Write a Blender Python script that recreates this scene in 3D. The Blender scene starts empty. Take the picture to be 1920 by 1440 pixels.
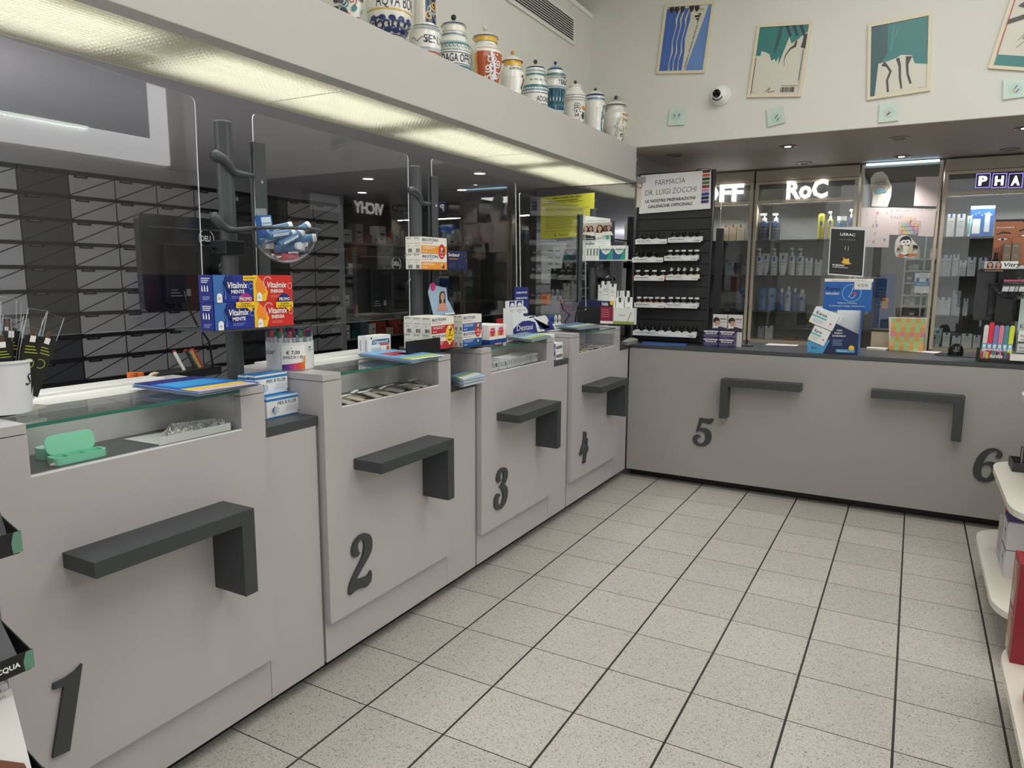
import bpy, math, random
from mathutils import Vector, Matrix
from mathutils.geometry import tessellate_polygon
random.seed(7)
S = bpy.context.scene
COL = S.collection
pi = math.pi

# ------------------------------------------------------------------ camera
CAM = Vector((1.8704, 0.0, 1.55)); YAW, PIT, ROL, FPX = -0.5086, -0.1503, 0.0056, 1343.85
_f = Vector((math.sin(YAW)*math.cos(PIT), math.cos(YAW)*math.cos(PIT), math.sin(PIT)))
_r0 = Vector((math.cos(YAW), -math.sin(YAW), 0)); _u0 = _r0.cross(_f)
_r = _r0*math.cos(ROL)+_u0*math.sin(ROL); _u = -_r0*math.sin(ROL)+_u0*math.cos(ROL)
cd = bpy.data.cameras.new('camera'); cam = bpy.data.objects.new('camera', cd); COL.objects.link(cam)
cd.sensor_fit = 'HORIZONTAL'; cd.sensor_width = 36.0; cd.lens = 36.0*FPX/1920
cd.clip_start = 0.02; cd.clip_end = 100
cam.matrix_world = Matrix(((_r.x, _u.x, -_f.x, CAM.x), (_r.y, _u.y, -_f.y, CAM.y), (_r.z, _u.z, -_f.z, CAM.z), (0, 0, 0, 1)))
S.camera = cam
S.view_settings.view_transform = 'Standard'; S.view_settings.look = 'None'
S.view_settings.exposure = 0.0; S.view_settings.gamma = 1.0; S.view_settings.use_curve_mapping = False
# ------------------------------------------------------------------ light
W = bpy.data.worlds.new('world'); S.world = W; W.use_nodes = True
W.node_tree.nodes['Background'].inputs[0].default_value = (0.85, 0.93, 1.0, 1)
W.node_tree.nodes['Background'].inputs[1].default_value = 1.0
def area(name, loc, rot, sx, sy, watts, col=(1, 1, 1)):
    l = bpy.data.lights.new(name, 'AREA'); l.shape = 'RECTANGLE'; l.size = sx; l.size_y = sy
    l.energy = watts; l.color = col
    o = bpy.data.objects.new(name, l); COL.objects.link(o); o.location = loc; o.rotation_euler = rot
    return o
DAY = (0.93, 0.97, 1.0)
area('shopfront_daylight', (2.6, -2.9, 2.3), (pi/2, 0, 0), 4.4, 3.6, 42, DAY)
area('added_ceiling_fill', (-1.7, -.9, 1.85), (pi, 0, 0), 1.8, 1.8, 110, DAY)  # added unseen fill that lifts the dispensary ceiling, no real lamp
area('added_drawer_fill', (-.62, .30, 1.95), (0, pi/2, 0), .4, 1.3, 42, (1, 1, .98))  # added fill out of view, brightens the drawer fronts
area('hall_light_near', (2.4, 0.6, 3.9), (0, 0, 0), 2.6, 1.8, 52, (1.0, 0.99, 0.98))
area('hall_light_far', (2.2, 3.2, 3.9), (0, 0, 0), 2.6, 1.8, 50, (1.0, 0.99, 0.98))
for k in range(4):       # fluorescent strips over the louvre (hang above the grille)
    area('louvre_tube_light', (-0.32, 0.9+1.36*k, 2.36), (0, 0, 0), 0.34, 1.16, 14, (0.99, 1.0, 0.95))

# ------------------------------------------------------------------ helpers
def PX(px, py, ax, v):
    """point of the real plane ax=v seen at this place of the 1920x1440 photograph"""
    d = _f + _r*((px-960)/FPX) - _u*((py-720)/FPX)
    i = 'xyz'.index(ax); t = (v-CAM[i])/d[i]
    return CAM + d*t
def lin(c):
    return c/12.92 if c <= 0.04045 else ((c+0.055)/1.055)**2.4
def rgb(h):
    h = h.lstrip('#'); return tuple(lin(int(h[i:i+2], 16)/255) for i in (0, 2, 4))+(1,)
_mats = {}
def M(hx, rough=0.5, metal=0.0, emit=0.0, spec=0.5, coat=0.0):
    key = (hx, rough, metal, emit, spec, coat)
    if key in _mats: return _mats[key]
    m = bpy.data.materials.new('m_'+hx.lstrip('#')); m.use_nodes = True
    b = m.node_tree.nodes['Principled BSDF']
    b.inputs['Base Color'].default_value = rgb(hx); b.inputs['Roughness'].default_value = rough
    b.inputs['Metallic'].default_value = metal; b.inputs['Specular IOR Level'].default_value = spec
    b.inputs['Coat Weight'].default_value = coat
    if emit: b.inputs['Emission Color'].default_value = rgb(hx); b.inputs['Emission Strength'].default_value = emit
    m.diffuse_color = rgb(hx); _mats[key] = m; return m
def noisy(name, hx, hx2, scale=40, rough=0.5, bump=0.0, stretch=(1, 1, 1), spec=0.5, coat=0.0):
    m = bpy.data.materials.new(name); m.use_nodes = True; nt = m.node_tree; b = nt.nodes['Principled BSDF']
    tc = nt.nodes.new('ShaderNodeTexCoord'); mp = nt.nodes.new('ShaderNodeMapping'); mp.inputs['Scale'].default_value = stretch
    n = nt.nodes.new('ShaderNodeTexNoise'); n.inputs['Scale'].default_value = scale; n.inputs['Detail'].default_value = 4
    r = nt.nodes.new('ShaderNodeMix'); r.data_type = 'RGBA'
    nt.links.new(tc.outputs['Object'], mp.inputs[0]); nt.links.new(mp.outputs[0], n.inputs['Vector'])
    nt.links.new(n.outputs[0], r.inputs[0]); r.inputs[6].default_value = rgb(hx); r.inputs[7].default_value = rgb(hx2)
    nt.links.new(r.outputs[2], b.inputs['Base Color']); b.inputs['Roughness'].default_value = rough
    b.inputs['Specular IOR Level'].default_value = spec; b.inputs['Coat Weight'].default_value = coat
    if bump:
        bp = nt.nodes.new('ShaderNodeBump'); bp.inputs['Strength'].default_value = bump
        nt.links.new(n.outputs[0], bp.inputs['Height']); nt.links.new(bp.outputs[0], b.inputs['Normal'])
    m.diffuse_color = rgb(hx); return m
def glass(name, tint=(1, 1, 1), ior=1.45, boost=1.0, rough=0.0):
    m = bpy.data.materials.new(name); m.use_nodes = True; nt = m.node_tree; nt.nodes.clear()
    o = nt.nodes.new('ShaderNodeOutputMaterial'); mx = nt.nodes.new('ShaderNodeMixShader')
    t = nt.nodes.new('ShaderNodeBsdfTransparent'); t.inputs[0].default_value = tint+(1,)
    g = nt.nodes.new('ShaderNodeBsdfGlossy'); g.inputs['Roughness'].default_value = rough
    fr = nt.nodes.new('ShaderNodeFresnel'); ge = nt.nodes.new('ShaderNodeNewGeometry'); mp = nt.nodes.new('ShaderNodeMapRange')
    mp.inputs[3].default_value = ior; mp.inputs[4].default_value = 1/ior; nt.links.new(ge.outputs['Backfacing'], mp.inputs[0]); nt.links.new(mp.outputs[0], fr.inputs[0])
    mu = nt.nodes.new('ShaderNodeMath'); mu.operation = 'MULTIPLY'; mu.inputs[1].default_value = boost; mu.use_clamp = True
    nt.links.new(fr.outputs[0], mu.inputs[0]); nt.links.new(mu.outputs[0], mx.inputs[0])
    nt.links.new(t.outputs[0], mx.inputs[1]); nt.links.new(g.outputs[0], mx.inputs[2]); nt.links.new(mx.outputs[0], o.inputs[0])
    m.diffuse_color = (0.8, 0.9, 0.9, 0.3); return m
GL = glass('clear_acrylic', (0.97, 0.97, 0.97), 1.46, 1.0)
GLV = glass('vitrine_glass', (0.975, 0.985, 0.98), 1.5, 1.0)
GLS = glass('showcase_glass', (0.92, 0.94, 0.94), 1.5, 1.3)
GLM = glass('matt_picture_glass', (0.97, 0.97, 0.97), 1.35, .7, .3)
GLB = glass('thin_plastic', (0.95, 0.96, 0.97), 1.4, 1.0, 0.05)
EDGE = M('#dfe6e2', 0.2, 0, 0.0)
GEDGE = M('#2f6f62', 0.15)
WHITE = noisy('white_paint', '#d6d6cb', '#d0d0c5', 3, 0.55)
GREY = noisy('grey_laminate', '#a9a5a6', '#a5a2a1', 5, 0.38)
GREYT = noisy('pale_worktop', '#dcdcd8', '#d2d2ce', 5, 0.3)
ANTH = noisy('anthracite_coat', '#3b4042', '#363b3d', 60, 0.42)
DWORK = noisy('dark_worktop', '#3d4044', '#44474b', 30, 0.4)
BLACK = M('#0b0c0e', 0.45); INK = M('#15161c', 0.5); PAPER = M('#eceae6', 0.6); NAVY = M('#1b2a63', 0.45)

_gly = {}
def glyphs(s, bold=0.0, shear=0.0):
    k = (s, bold, shear)
    if k in _gly: return _gly[k]
    c = bpy.data.curves.new('t', 'FONT'); c.body = s; c.size = 1; c.shear = shear; c.offset = bold; c.resolution_u = 2; c.fill_mode = 'FRONT'
    o = bpy.data.objects.new('t', c); COL.objects.link(o)
    me = bpy.data.meshes.new_from_object(o, depsgraph=bpy.context.evaluated_depsgraph_get())
    vs = [(v.co.x, v.co.y) for v in me.vertices]; fs = [tuple(p.vertices) for p in me.polygons]
    bpy.data.objects.remove(o); bpy.data.curves.remove(c); bpy.data.meshes.remove(me)
    x0 = min([v[0] for v in vs] or [0]); x1 = max([v[0] for v in vs] or [1]); y0 = min([v[1] for v in vs] or [0]); y1 = max([v[1] for v in vs] or [1])
    _gly[k] = (vs, fs, x0, x1, y0, y1); return _gly[k]

class MB:
    def __init__(s): s.v = []; s.f = []; s.mi = []; s.sm = []; s.mats = []
    def idx(s, m):
        if m not in s.mats: s.mats.append(m)
        return s.mats.index(m)
    def add(s, vs, fs, m, smooth=False):
        b = len(s.v); s.v += [Vector(v) for v in vs]
        i = s.idx(m)
        for f in fs: s.f.append([b+k for k in f]); s.mi.append(i); s.sm.append(smooth)
    def box(s, x0, x1, y0, y1, z0, z1, m):
        if x0 > x1: x0, x1 = x1, x0
        if y0 > y1: y0, y1 = y1, y0
        if z0 > z1: z0, z1 = z1, z0
        s.obox(Vector((x0, y0, z0)), Vector((x1-x0, 0, 0)), Vector((0, y1-y0, 0)), Vector((0, 0, z1-z0)), m)
        return s
    def obox(s, o, a, b, c, m):
        o, a, b, c = map(Vector, (o, a, b, c))
        if a.cross(b).dot(c) < 0: a, b = b, a
        vs = [o, o+a, o+a+b, o+b, o+c, o+a+c, o+a+b+c, o+b+c]
        s.add(vs, [(3, 2, 1, 0), (4, 5, 6, 7), (0, 1, 5, 4), (1, 2, 6, 5), (2, 3, 7, 6), (3, 0, 4, 7)], m); return s
    def quad(s, a, b, c, d, m): s.add([a, b, c, d], [(0, 1, 2, 3)], m); return s
    def flat(s, pts, m, holes=()):
        loops = [[Vector(p) for p in pts]]+[[Vector(p) for p in h] for h in holes]
        tr = tessellate_polygon(loops); s.add([p for l in loops for p in l], [tuple(t) for t in tr], m); return s
    def prism(s, pts, n, m, holes=(), me=None):
        """outline of 3D points pushed along n"""
        n = Vector(n); loops = [[Vector(p) for p in pts]]+[[Vector(p) for p in h] for h in holes]
        tr = tessellate_polygon(loops); al = [p for l in loops for p in l]
        # orientation
        if tr:
            a, b, c = [al[i] for i in tr[0]]
            flip = (b-a).cross(c-a).dot(n) > 0
        else: flip = False
        s.add(al, [tuple(reversed(t)) if flip else tuple(t) for t in tr], m)
        s.add([p+n for p in al], [tuple(t) if flip else tuple(reversed(t)) for t in tr], m)
        for l in loops:
            k = len(l); vs = l+[p+n for p in l]
            s.add(vs, [(i, (i+1) % k, k+(i+1) % k, k+i) for i in range(k)], me or m)
        return s
    def cyl(s, p0, p1, r, m, seg=16, r2=None, caps=True, mc=None):
        p0 = Vector(p0); p1 = Vector(p1); r2 = r if r2 is None else r2
        d = (p1-p0).normalized(); a = d.orthogonal().normalized(); b = d.cross(a)
        vs = []
        for p, rr in ((p0, r), (p1, r2)):
            for i in range(seg):
                t = 2*pi*i/seg; vs.append(p+a*(rr*math.cos(t))+b*(rr*math.sin(t)))
        s.add(vs, [(i, (i+1) % seg, seg+(i+1) % seg, seg+i) for i in range(seg)], m, True)
        if caps:
            s.add(vs[:seg], [tuple(reversed(range(seg)))], mc or m); s.add(vs[seg:], [tuple(range(seg))], mc or m)
        return s
    def lathe(s, prof, c, m, seg=32, mats=None, open_=False):
        """prof: (radius, z) bottom to top; mats: one material per band"""
        c = Vector(c); n = len(prof)
        vs = [c+Vector((r*math.cos(2*pi*i/seg), r*math.sin(2*pi*i/seg), z)) for r, z in prof for i in range(seg)]
        for j in range(n-1):
            s.add(vs[j*seg:(j+2)*seg], [(i, (i+1) % seg, seg+(i+1) % seg, seg+i) for i in range(seg)], mats[j] if mats else m, True)
        return s
    def tube(s, pts, r, m, seg=8, rs=None):
        pts = [Vector(p) for p in pts]; n = len(pts); rings = []; up = None
        for i, p in enumerate(pts):
            d = (pts[min(i+1, n-1)]-pts[max(i-1, 0)]).normalized()
            a = d.orthogonal().normalized() if up is None else (up-d*up.dot(d)).normalized()
            up = a; b = d.cross(a); rr = rs[i] if rs else r
            rings += [p+a*(rr*math.cos(2*pi*k/seg))+b*(rr*math.sin(2*pi*k/seg)) for k in range(seg)]
        s.add(rings, [(j*seg+i, j*seg+(i+1) % seg, (j+1)*seg+(i+1) % seg, (j+1)*seg+i) for j in range(n-1) for i in range(seg)]
              + [tuple(reversed(range(seg))), tuple(range((n-1)*seg, n*seg))], m, True); return s
    def text(s, t, o, u, v, h, m, bold=0.0, shear=0.0, w=None, align='l', thick=0.0):
        """lettering: cap height h from lower-left o, along u, up v; w fixes the width"""
        vs, fs, x0, x1, y0, y1 = glyphs(t, bold, shear); u = Vector(u).normalized(); v = Vector(v).normalized(); o = Vector(o)
        k = h/0.70; kx = k if w is None else w/max(1e-6, (x1-x0))
        ofs = {'l': 0, 'c': -(x1-x0)*kx/2, 'r': -(x1-x0)*kx}[align]
        P = [o+u*((a-x0)*kx+ofs)+v*(b*k) for a, b in vs]
        s.add(P, fs, m)
        if thick:
            n = u.cross(v)*thick; q = [p+n for p in P]
            from collections import Counter
            ed = Counter()
            for f in fs:
                for i in range(len(f)): ed[tuple(sorted((f[i], f[(i+1) % len(f)])))] += 1
            b0 = len(s.v); s.v += P+q; i = s.idx(m); N = len(P)
            for (a, b), c in ed.items():
                if c == 1: s.f.append([b0+a, b0+b, b0+N+b, b0+N+a]); s.mi.append(i); s.sm.append(False)
            for f in fs: s.f.append([b0+N+a for a in f]); s.mi.append(i); s.sm.append(False)
        return s
    def build(s, name, parent=None, base=None, bevel=0.0, seg=2):
        base = Vector(base) if base is not None else (Vector(parent['_b']) if parent and '_b' in parent else Vector((0, 0, 0)))
        me = bpy.data.meshes.new(name); me.from_pydata([v-base for v in s.v], [], s.f)
        for m in s.mats: me.materials.append(m)
        me.polygons.foreach_set('material_index', s.mi); me.polygons.foreach_set('use_smooth', s.sm); me.update()
        o = bpy.data.objects.new(name, me); COL.objects.link(o)
        if parent is not None: o.parent = parent; o['_b'] = list(base)
        else: o.location = base; o['_b'] = list(base)
        if bevel:
            b = o.modifiers.new('bevel', 'BEVEL'); b.width = bevel; b.segments = seg; b.limit_method = 'ANGLE'; b.angle_limit = 0.9
            b.harden_normals = False
        return o
def thing(name, label, cat, base, group=None):
    o = bpy.data.objects.new(name, None); COL.objects.link(o); o.location = base; o['_b'] = list(base); o.empty_display_size = .05
    o['label'] = label; o['category'] = cat
    if group: o['group'] = group
    return o
def tag(o, label, cat, group=None):
    o['label'] = label; o['category'] = cat
    if group: o['group'] = group
    return o
def struct(o): o['kind'] = 'structure'; return o
def kids(o): return [c for c in bpy.data.objects if c.parent == o]
def dup(root, off, label, group=None, name=None):
    off = Vector(off); r = root.copy(); COL.objects.link(r); r.location = root.location+off; r['label'] = label
    if group: r['group'] = group
    for ch in kids(root):
        c = ch.copy(); COL.objects.link(c); c.parent = r
        for g in kids(ch):
            d = g.copy(); COL.objects.link(d); d.parent = c
    return r
ORD = ['first', 'second', 'third', 'fourth', 'fifth', 'sixth', 'seventh', 'eighth', 'ninth', 'tenth', 'eleventh', 'twelfth', 'thirteenth', 'fourteenth', 'fifteenth']

class Face:
    """printed face: o lower-left corner, u right, v up, w x h metres; drawings in 0..1, stacked in thin layers"""
    def __init__(s, mb, o, u, v, w, h):
        s.mb = mb; s.o = Vector(o); s.u = Vector(u).normalized(); s.v = Vector(v).normalized(); s.w = w; s.h = h
        s.n = s.u.cross(s.v); s.k = 1
    def p(s, x, y, lay=None): return s.o+s.u*(x*s.w)+s.v*(y*s.h)+s.n*(0.0004*(s.k if lay is None else lay))
    def rect(s, x0, y0, x1, y1, m):
        s.mb.quad(s.p(x0, y0), s.p(x1, y0), s.p(x1, y1), s.p(x0, y1), m); s.k += 1; return s
    def poly(s, pts, m): s.mb.flat([s.p(*q) for q in pts], m); s.k += 1; return s
    def circ(s, x, y, r, m, seg=20, a0=0, a1=2*pi):
        pts = [(x+r*math.cos(a0+(a1-a0)*i/seg)/s.w*s.h, y+r*math.sin(a0+(a1-a0)*i/seg)) for i in range(seg+(0 if a1-a0 > 6.2 else 1))]
        return s.poly(pts, m)
    def ring(s, x, y, r, t, m, seg=24, a0=0, a1=2*pi):
        for i in range(seg):
            a = a0+(a1-a0)*i/seg; b = a0+(a1-a0)*(i+1)/seg; k = s.h/s.w
            s.mb.quad(s.p(x+r*math.cos(a)*k, y+r*math.sin(a)), s.p(x+r*math.cos(b)*k, y+r*math.sin(b)),
                      s.p(x+(r-t)*math.cos(b)*k, y+(r-t)*math.sin(b)), s.p(x+(r-t)*math.cos(a)*k, y+(r-t)*math.sin(a)), m)
        s.k += 1; return s
    def text(s, t, x, y, hh, m, w=None, align='l', bold=0.0, shear=0.0):
        s.mb.text(t, s.p(x, y), s.u, s.v, hh*s.h, m, bold, shear, None if w is None else w*s.w, align); s.k += 1; return s
    def lines(s, x0, x1, y, n, dy, m, t=0.012):
        for i in range(n):
            e = x1-(x1-x0)*random.uniform(0, .3)
            s.mb.quad(s.p(x0, y-i*dy), s.p(e, y-i*dy), s.p(e, y-i*dy+t), s.p(x0, y-i*dy+t), m)
        s.k += 1; return s
    def bars(s, x0, x1, y0, y1, m, n=9):
        for i in range(n):
            a = x0+(x1-x0)*i/n; b = a+(x1-x0)/n*random.uniform(.3, .75)
            s.mb.quad(s.p(a, y0), s.p(b, y0), s.p(b, y1), s.p(a, y1), m)
        s.k += 1; return s
    def line(s, pts, t, m):
        """thin stroke through points (0..1), t in metres"""
        P = [s.p(*q) for q in pts]
        for a, b in zip(P, P[1:]):
            d = (b-a).normalized(); w = s.n.cross(d)*(t/2); s.mb.quad(a-w-d*t*.3, b-w+d*t*.3, b+w+d*t*.3, a+w-d*t*.3, m)
        s.k += 1; return s
    def stroke(s, pts, m):
        """pts (x, y, width m) : tapering brush stroke"""
        P = [s.p(q[0], q[1]) for q in pts]; L = []; R = []
        for i, p in enumerate(P):
            d = (P[min(i+1, len(P)-1)]-P[max(0, i-1)]).normalized(); w = s.n.cross(d)*(pts[i][2]/2); L.append(p+w); R.append(p-w)
        for i in range(len(P)-1): s.mb.quad(R[i], R[i+1], L[i+1], L[i], m)
        s.k += 1; return s
X = Vector((1, 0, 0)); Y = Vector((0, 1, 0)); Z = Vector((0, 0, 1))

# ------------------------------------------------------------------ the setting
def floor_mat():
    m = bpy.data.materials.new('terrazzo_tiles'); m.use_nodes = True; nt = m.node_tree; b = nt.nodes['Principled BSDF']
    L = nt.links.new; N = nt.nodes.new
    tc = N('ShaderNodeTexCoord'); sp = N('ShaderNodeSeparateXYZ'); L(tc.outputs['Object'], sp.inputs[0])
    def math_(op, a, b_=None):
        n = N('ShaderNodeMath'); n.operation = op
        for i, q in enumerate((a, b_)):
            if q is None: continue
            if isinstance(q, (int, float)): n.inputs[i].default_value = q
            else: L(q, n.inputs[i])
        return n.outputs[0]
    def joint(c, off, step, half):
        q = math_('DIVIDE', math_('SUBTRACT', c, off), step); fr = math_('FRACT', math_('ADD', q, 100.5))
        return math_('LESS_THAN', math_('ABSOLUTE', math_('SUBTRACT', fr, 0.5)), half/step), math_('FLOOR', math_('ADD', q, 100.0))
    jx, ix = joint(sp.outputs[0], 0.5806, 0.33538, 0.0042); jy, iy = joint(sp.outputs[1], 3.8390, 0.33238, 0.0021)
    jn = math_('MAXIMUM', jx, jy)
    v = N('ShaderNodeTexVoronoi'); v.inputs['Scale'].default_value = 230; L(tc.outputs['Object'], v.inputs['Vector'])
    v2 = N('ShaderNodeTexVoronoi'); v2.inputs['Scale'].default_value = 560; L(tc.outputs['Object'], v2.inputs['Vector'])
    n = N('ShaderNodeTexNoise'); n.inputs['Scale'].default_value = 60; L(tc.outputs['Object'], n.inputs['Vector'])
    cr = N('ShaderNodeValToRGB'); cr.color_ramp.interpolation = 'CONSTANT'
    el = cr.color_ramp.elements; el[0].position = 0; el[0].color = rgb('#3a3632'); el[1].position = 0.055; el[1].color = rgb('#b7b2a8')
    e = el.new(0.30); e.color = rgb('#c3bfb6'); e = el.new(0.75); e.color = rgb('#d2cec7')
    sep = N('ShaderNodeSeparateColor'); L(v.outputs['Color'], sep.inputs[0]); L(sep.outputs[0], cr.inputs[0])
    cr2 = N('ShaderNodeValToRGB'); cr2.color_ramp.interpolation = 'CONSTANT'
    el = cr2.color_ramp.elements; el[0].position = 0; el[0].color = rgb('#58534c'); el[1].position = 0.10; el[1].color = rgb('#c0bcb3')
    e = el.new(0.6); e.color = rgb('#cdc9c1')
    sep2 = N('ShaderNodeSeparateColor'); L(v2.outputs['Color'], sep2.inputs[0]); L(sep2.outputs[1], cr2.inputs[0])
    mx = N('ShaderNodeMix'); mx.data_type = 'RGBA'; mx.inputs[0].default_value = 0.5; L(cr.outputs[0], mx.inputs[6]); L(cr2.outputs[0], mx.inputs[7])
    wn = N('ShaderNodeTexWhiteNoise'); wn.noise_dimensions = '2D'; cb = N('ShaderNodeCombineXYZ'); L(ix, cb.inputs[0]); L(iy, cb.inputs[1]); L(cb.outputs[0], wn.inputs[0])
    hs = N('ShaderNodeHueSaturation'); L(mx.outputs[2], hs.inputs['Color'])
    mr = N('ShaderNodeMapRange'); L(wn.outputs[0], mr.inputs[0]); mr.inputs[3].default_value = 0.94; mr.inputs[4].default_value = 1.03; L(mr.outputs[0], hs.inputs['Value'])
    mj = N('ShaderNodeMix'); mj.data_type = 'RGBA'; L(jn, mj.inputs[0]); L(hs.outputs[0], mj.inputs[6]); mj.inputs[7].default_value = rgb('#2c2a26')
    L(mj.outputs[2], b.inputs['Base Color']); b.inputs['Roughness'].default_value = 0.42
    bp = N('ShaderNodeBump'); bp.inputs['Strength'].default_value = 0.25; bp.inputs['Distance'].default_value = 0.002
    L(math_('SUBTRACT', 1.0, jn), bp.inputs['Height']); L(bp.outputs[0], b.inputs['Normal']); return m
struct(MB().box(-3.4, 4.6, -3.2, 9.0, -0.05, 0, floor_mat()).build('floor'))
ZL, ZT, ZB, YC, XL = 2.478, 3.42, 2.238, 5.184, -0.37
CEIL = noisy('grey_ceiling', '#aaa7af', '#a5a2a9', 3, 0.6)
SOFF = noisy('taupe_soffit', '#b0a59d', '#aaa098', 3, 0.6)
struct(MB().box(-0.9, 4.6, -3.2, 5.3, 4.1, 4.15, WHITE).build('ceiling'))
struct(MB().box(-3.4, -0.6, -3.2, 9.0, 2.262, 2.30, CEIL).box(-0.6, 0.0, 5.42, 9.0, 2.262, 2.3, CEIL).build('ceiling'))
struct(MB().box(-0.11, 4.6, 5.27, 9.0, ZL, ZL+0.05, SOFF).box(-0.11, 4.6, YC, 5.27, ZL, ZL+0.004, SOFF).build('ceiling'))
struct(MB().box(XL-0.08, XL, -3.2, YC, 2.40, ZT, WHITE).box(-0.9, -0.84, -3.2, YC, 2.4, 4.1, M('#8c8880', 0.6)).build('wall_left'))
struct(MB().box(XL-0.09, XL+0.012, -3.2, YC, ZT, ZT+0.03, M('#e9e8e2', .4)).build('trim_1'))
struct(MB().box(XL-0.5, 4.6, YC, 5.27, ZL+0.004, 4.1, WHITE).build('wall_far'))
struct(MB().box(-0.11, -0.072, 5.50, 9.0, 0, ZL, M('#8a8482', .5)).box(-0.11, -0.072, YC, 5.50, 2.262, ZL, M('#8a8482', .5)).build('wall_side'))
struct(MB().box(4.5, 4.6, -3.2, 9.0, 0, 4.1, M('#cfc9bd', .6)).build('wall_right'))
struct(MB().box(-3.5, -3.4, -3.2, 9.0, 0, 2.3, M('#77757a', .6)).build('wall_back_left'))
struct(MB().box(-3.4, 4.6, -3.3, -3.2, 0, 4.1, M('#d9d6ce', .6)).build('wall_rear'))
struct(MB().box(-3.4, 4.6, 8.9, 9.0, 0, 2.5, M('#8c8a88', .6)).build('wall_end'))
# beam with ledge and light trough
FASC = noisy('fascia_paint', '#bfbdb8', '#bab8b2', 3, 0.5)
b = MB().box(-0.065, 0.013, -3.2, YC, ZB, ZL, FASC).box(XL, -0.065, -3.2, YC, ZL-0.03, ZL-0.002, FASC)
struct(b.build('trim_2', bevel=0.003))
struct(MB().box(-0.6, -0.59, -3.2, 5.42, 2.262, 2.42, WHITE).box(-0.59, -0.065, -3.2, 5.42, 2.42, 2.44, WHITE).build('trim_3'))
# louvre grille under the beam
LV = M('#c6c5b9', 0.45, 0, 0.0); TUBE = M('#fdfff4', .5, 0, 7.0)
for k in range(3):
    y0, y1 = 0.66+1.60*k-0.02, 0.66+1.60*(k+1)-0.026
    if k == 2: y1 = 5.41
    g = thing('louvre_grille', ['pale louvred light grille under the beam, the length nearest the camera', 'pale louvred light grille under the beam, middle length', 'pale louvred light grille under the beam, far length ending above the yellow notice'][k],
              'ceiling light', ((-0.33), (y0+y1)/2, 2.262), 'louvred light grilles under the beam')
    m = MB(); n = 24; dx = 0.50/n; amp = 0.006
    ny = int((y1-y0)/0.0225); dy = (y1-y0)/ny
    for i in range(n+1):
        x = -0.585+dx*i; m.box(x-0.0008, x+0.0008, y0, y1, 2.260, 2.284, LV)
    for j in range(ny+1):
        y = y0+dy*j
        for i in range(n):
            a = -0.585+dx*i; h = dx/2
            m.quad((a, y, 2.284), (a, y, 2.258), (a+h, y+amp, 2.268), (a+h, y+amp, 2.284), LV)
            m.quad((a+h, y+amp, 2.284), (a+h, y+amp, 2.268), (a+dx, y, 2.258), (a+dx, y, 2.284), LV)
    m.build('louvre', g)
    f = MB().box(-0.592, -0.585, y0, y1, 2.258, 2.28, M('#d8d6c6', .4)).box(-0.085, -0.078, y0, y1, 2.258, 2.28, M('#d8d6c6', .4))
    f.box(-0.585, -0.085, y0-.003, y0+.003, 2.258, 2.28, M('#d8d6c6', .4)); f.build('frame', g)
    MB().cyl((-0.33, y0+0.12, 2.345), (-0.33, y1-0.12, 2.345), 0.014, TUBE, 12).build('tube_lamp', g)
# air vent in the upper wall
v = thing('air_vent', 'white linear air vent with dark slots high on the left wall', 'vent', (XL, 3.9, 3.16))
VW = M('#dcdad4', .4)
MB().box(XL, XL+.012, 2.9, 4.885, 3.152, 3.172, VW).box(XL, XL+.012, 2.9, 4.885, 3.315, 3.335, VW).box(XL, XL+.012, 4.865, 4.885, 3.172, 3.315, VW).box(XL, XL+.012, 2.9, 2.92, 3.172, 3.315, VW).build('frame', v)
m = MB()
for i in range(9): m.obox((XL+.002, 2.92, 3.178+.0155*i), (0.004, 0, 0), (0, 1.945, 0), (0, 0, 0.0045), VW)
m.build('slats', v); MB().box(XL-.0, XL+.0015, 2.92, 4.865, 3.172, 3.315, M('#1b1b1b', .8)).build('duct', v)
# white recess on the right wall, its lit look added as glow (seen mirrored in the nearest screen)
c = thing('glowing_wall_recess', 'white wall recess with added glow and a grey blind, high on the right wall', 'light', (4.5, 3.2, 2.65))
MB().box(4.44, 4.498, 1.2, 4.95, 2.65, 3.45, M('#ffffff', .5, 0, 5.0)).build('glowing_reveal', c)
MB().box(4.41, 4.42, 1.2, 4.72, 2.88, 3.45, M('#9aa6aa', .5, 0, 0.9)).build('blind', c)  # grey panel given a glow as well
MB().box(4.40, 4.43, 1.2, 4.1, 2.865, 2.885, M('#f4fff4', .5, 0, 9.0)).build('tube_lamp', c)
# dark plinth wall part and glossy partition
mir = bpy.data.materials.new('mirror_grey'); mir.use_nodes = True; bb = mir.node_tree.nodes['Principled BSDF']
bb.inputs['Base Color'].default_value = rgb('#a9a9ac'); bb.inputs['Metallic'].default_value = 1.0; bb.inputs['Roughness'].default_value = 0.03
struct(MB().box(-0.93, -0.07, 5.425, 5.46, 1.0, 2.26, M('#6f6f73', .3)).box(-0.925, -0.075, 5.419, 5.425, 1.0, 2.255, mir).box(-0.93, -0.07, 5.425, 5.46, 0, 1.0, M('#6f6f73', .4)).build('wall_partition'))

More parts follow.
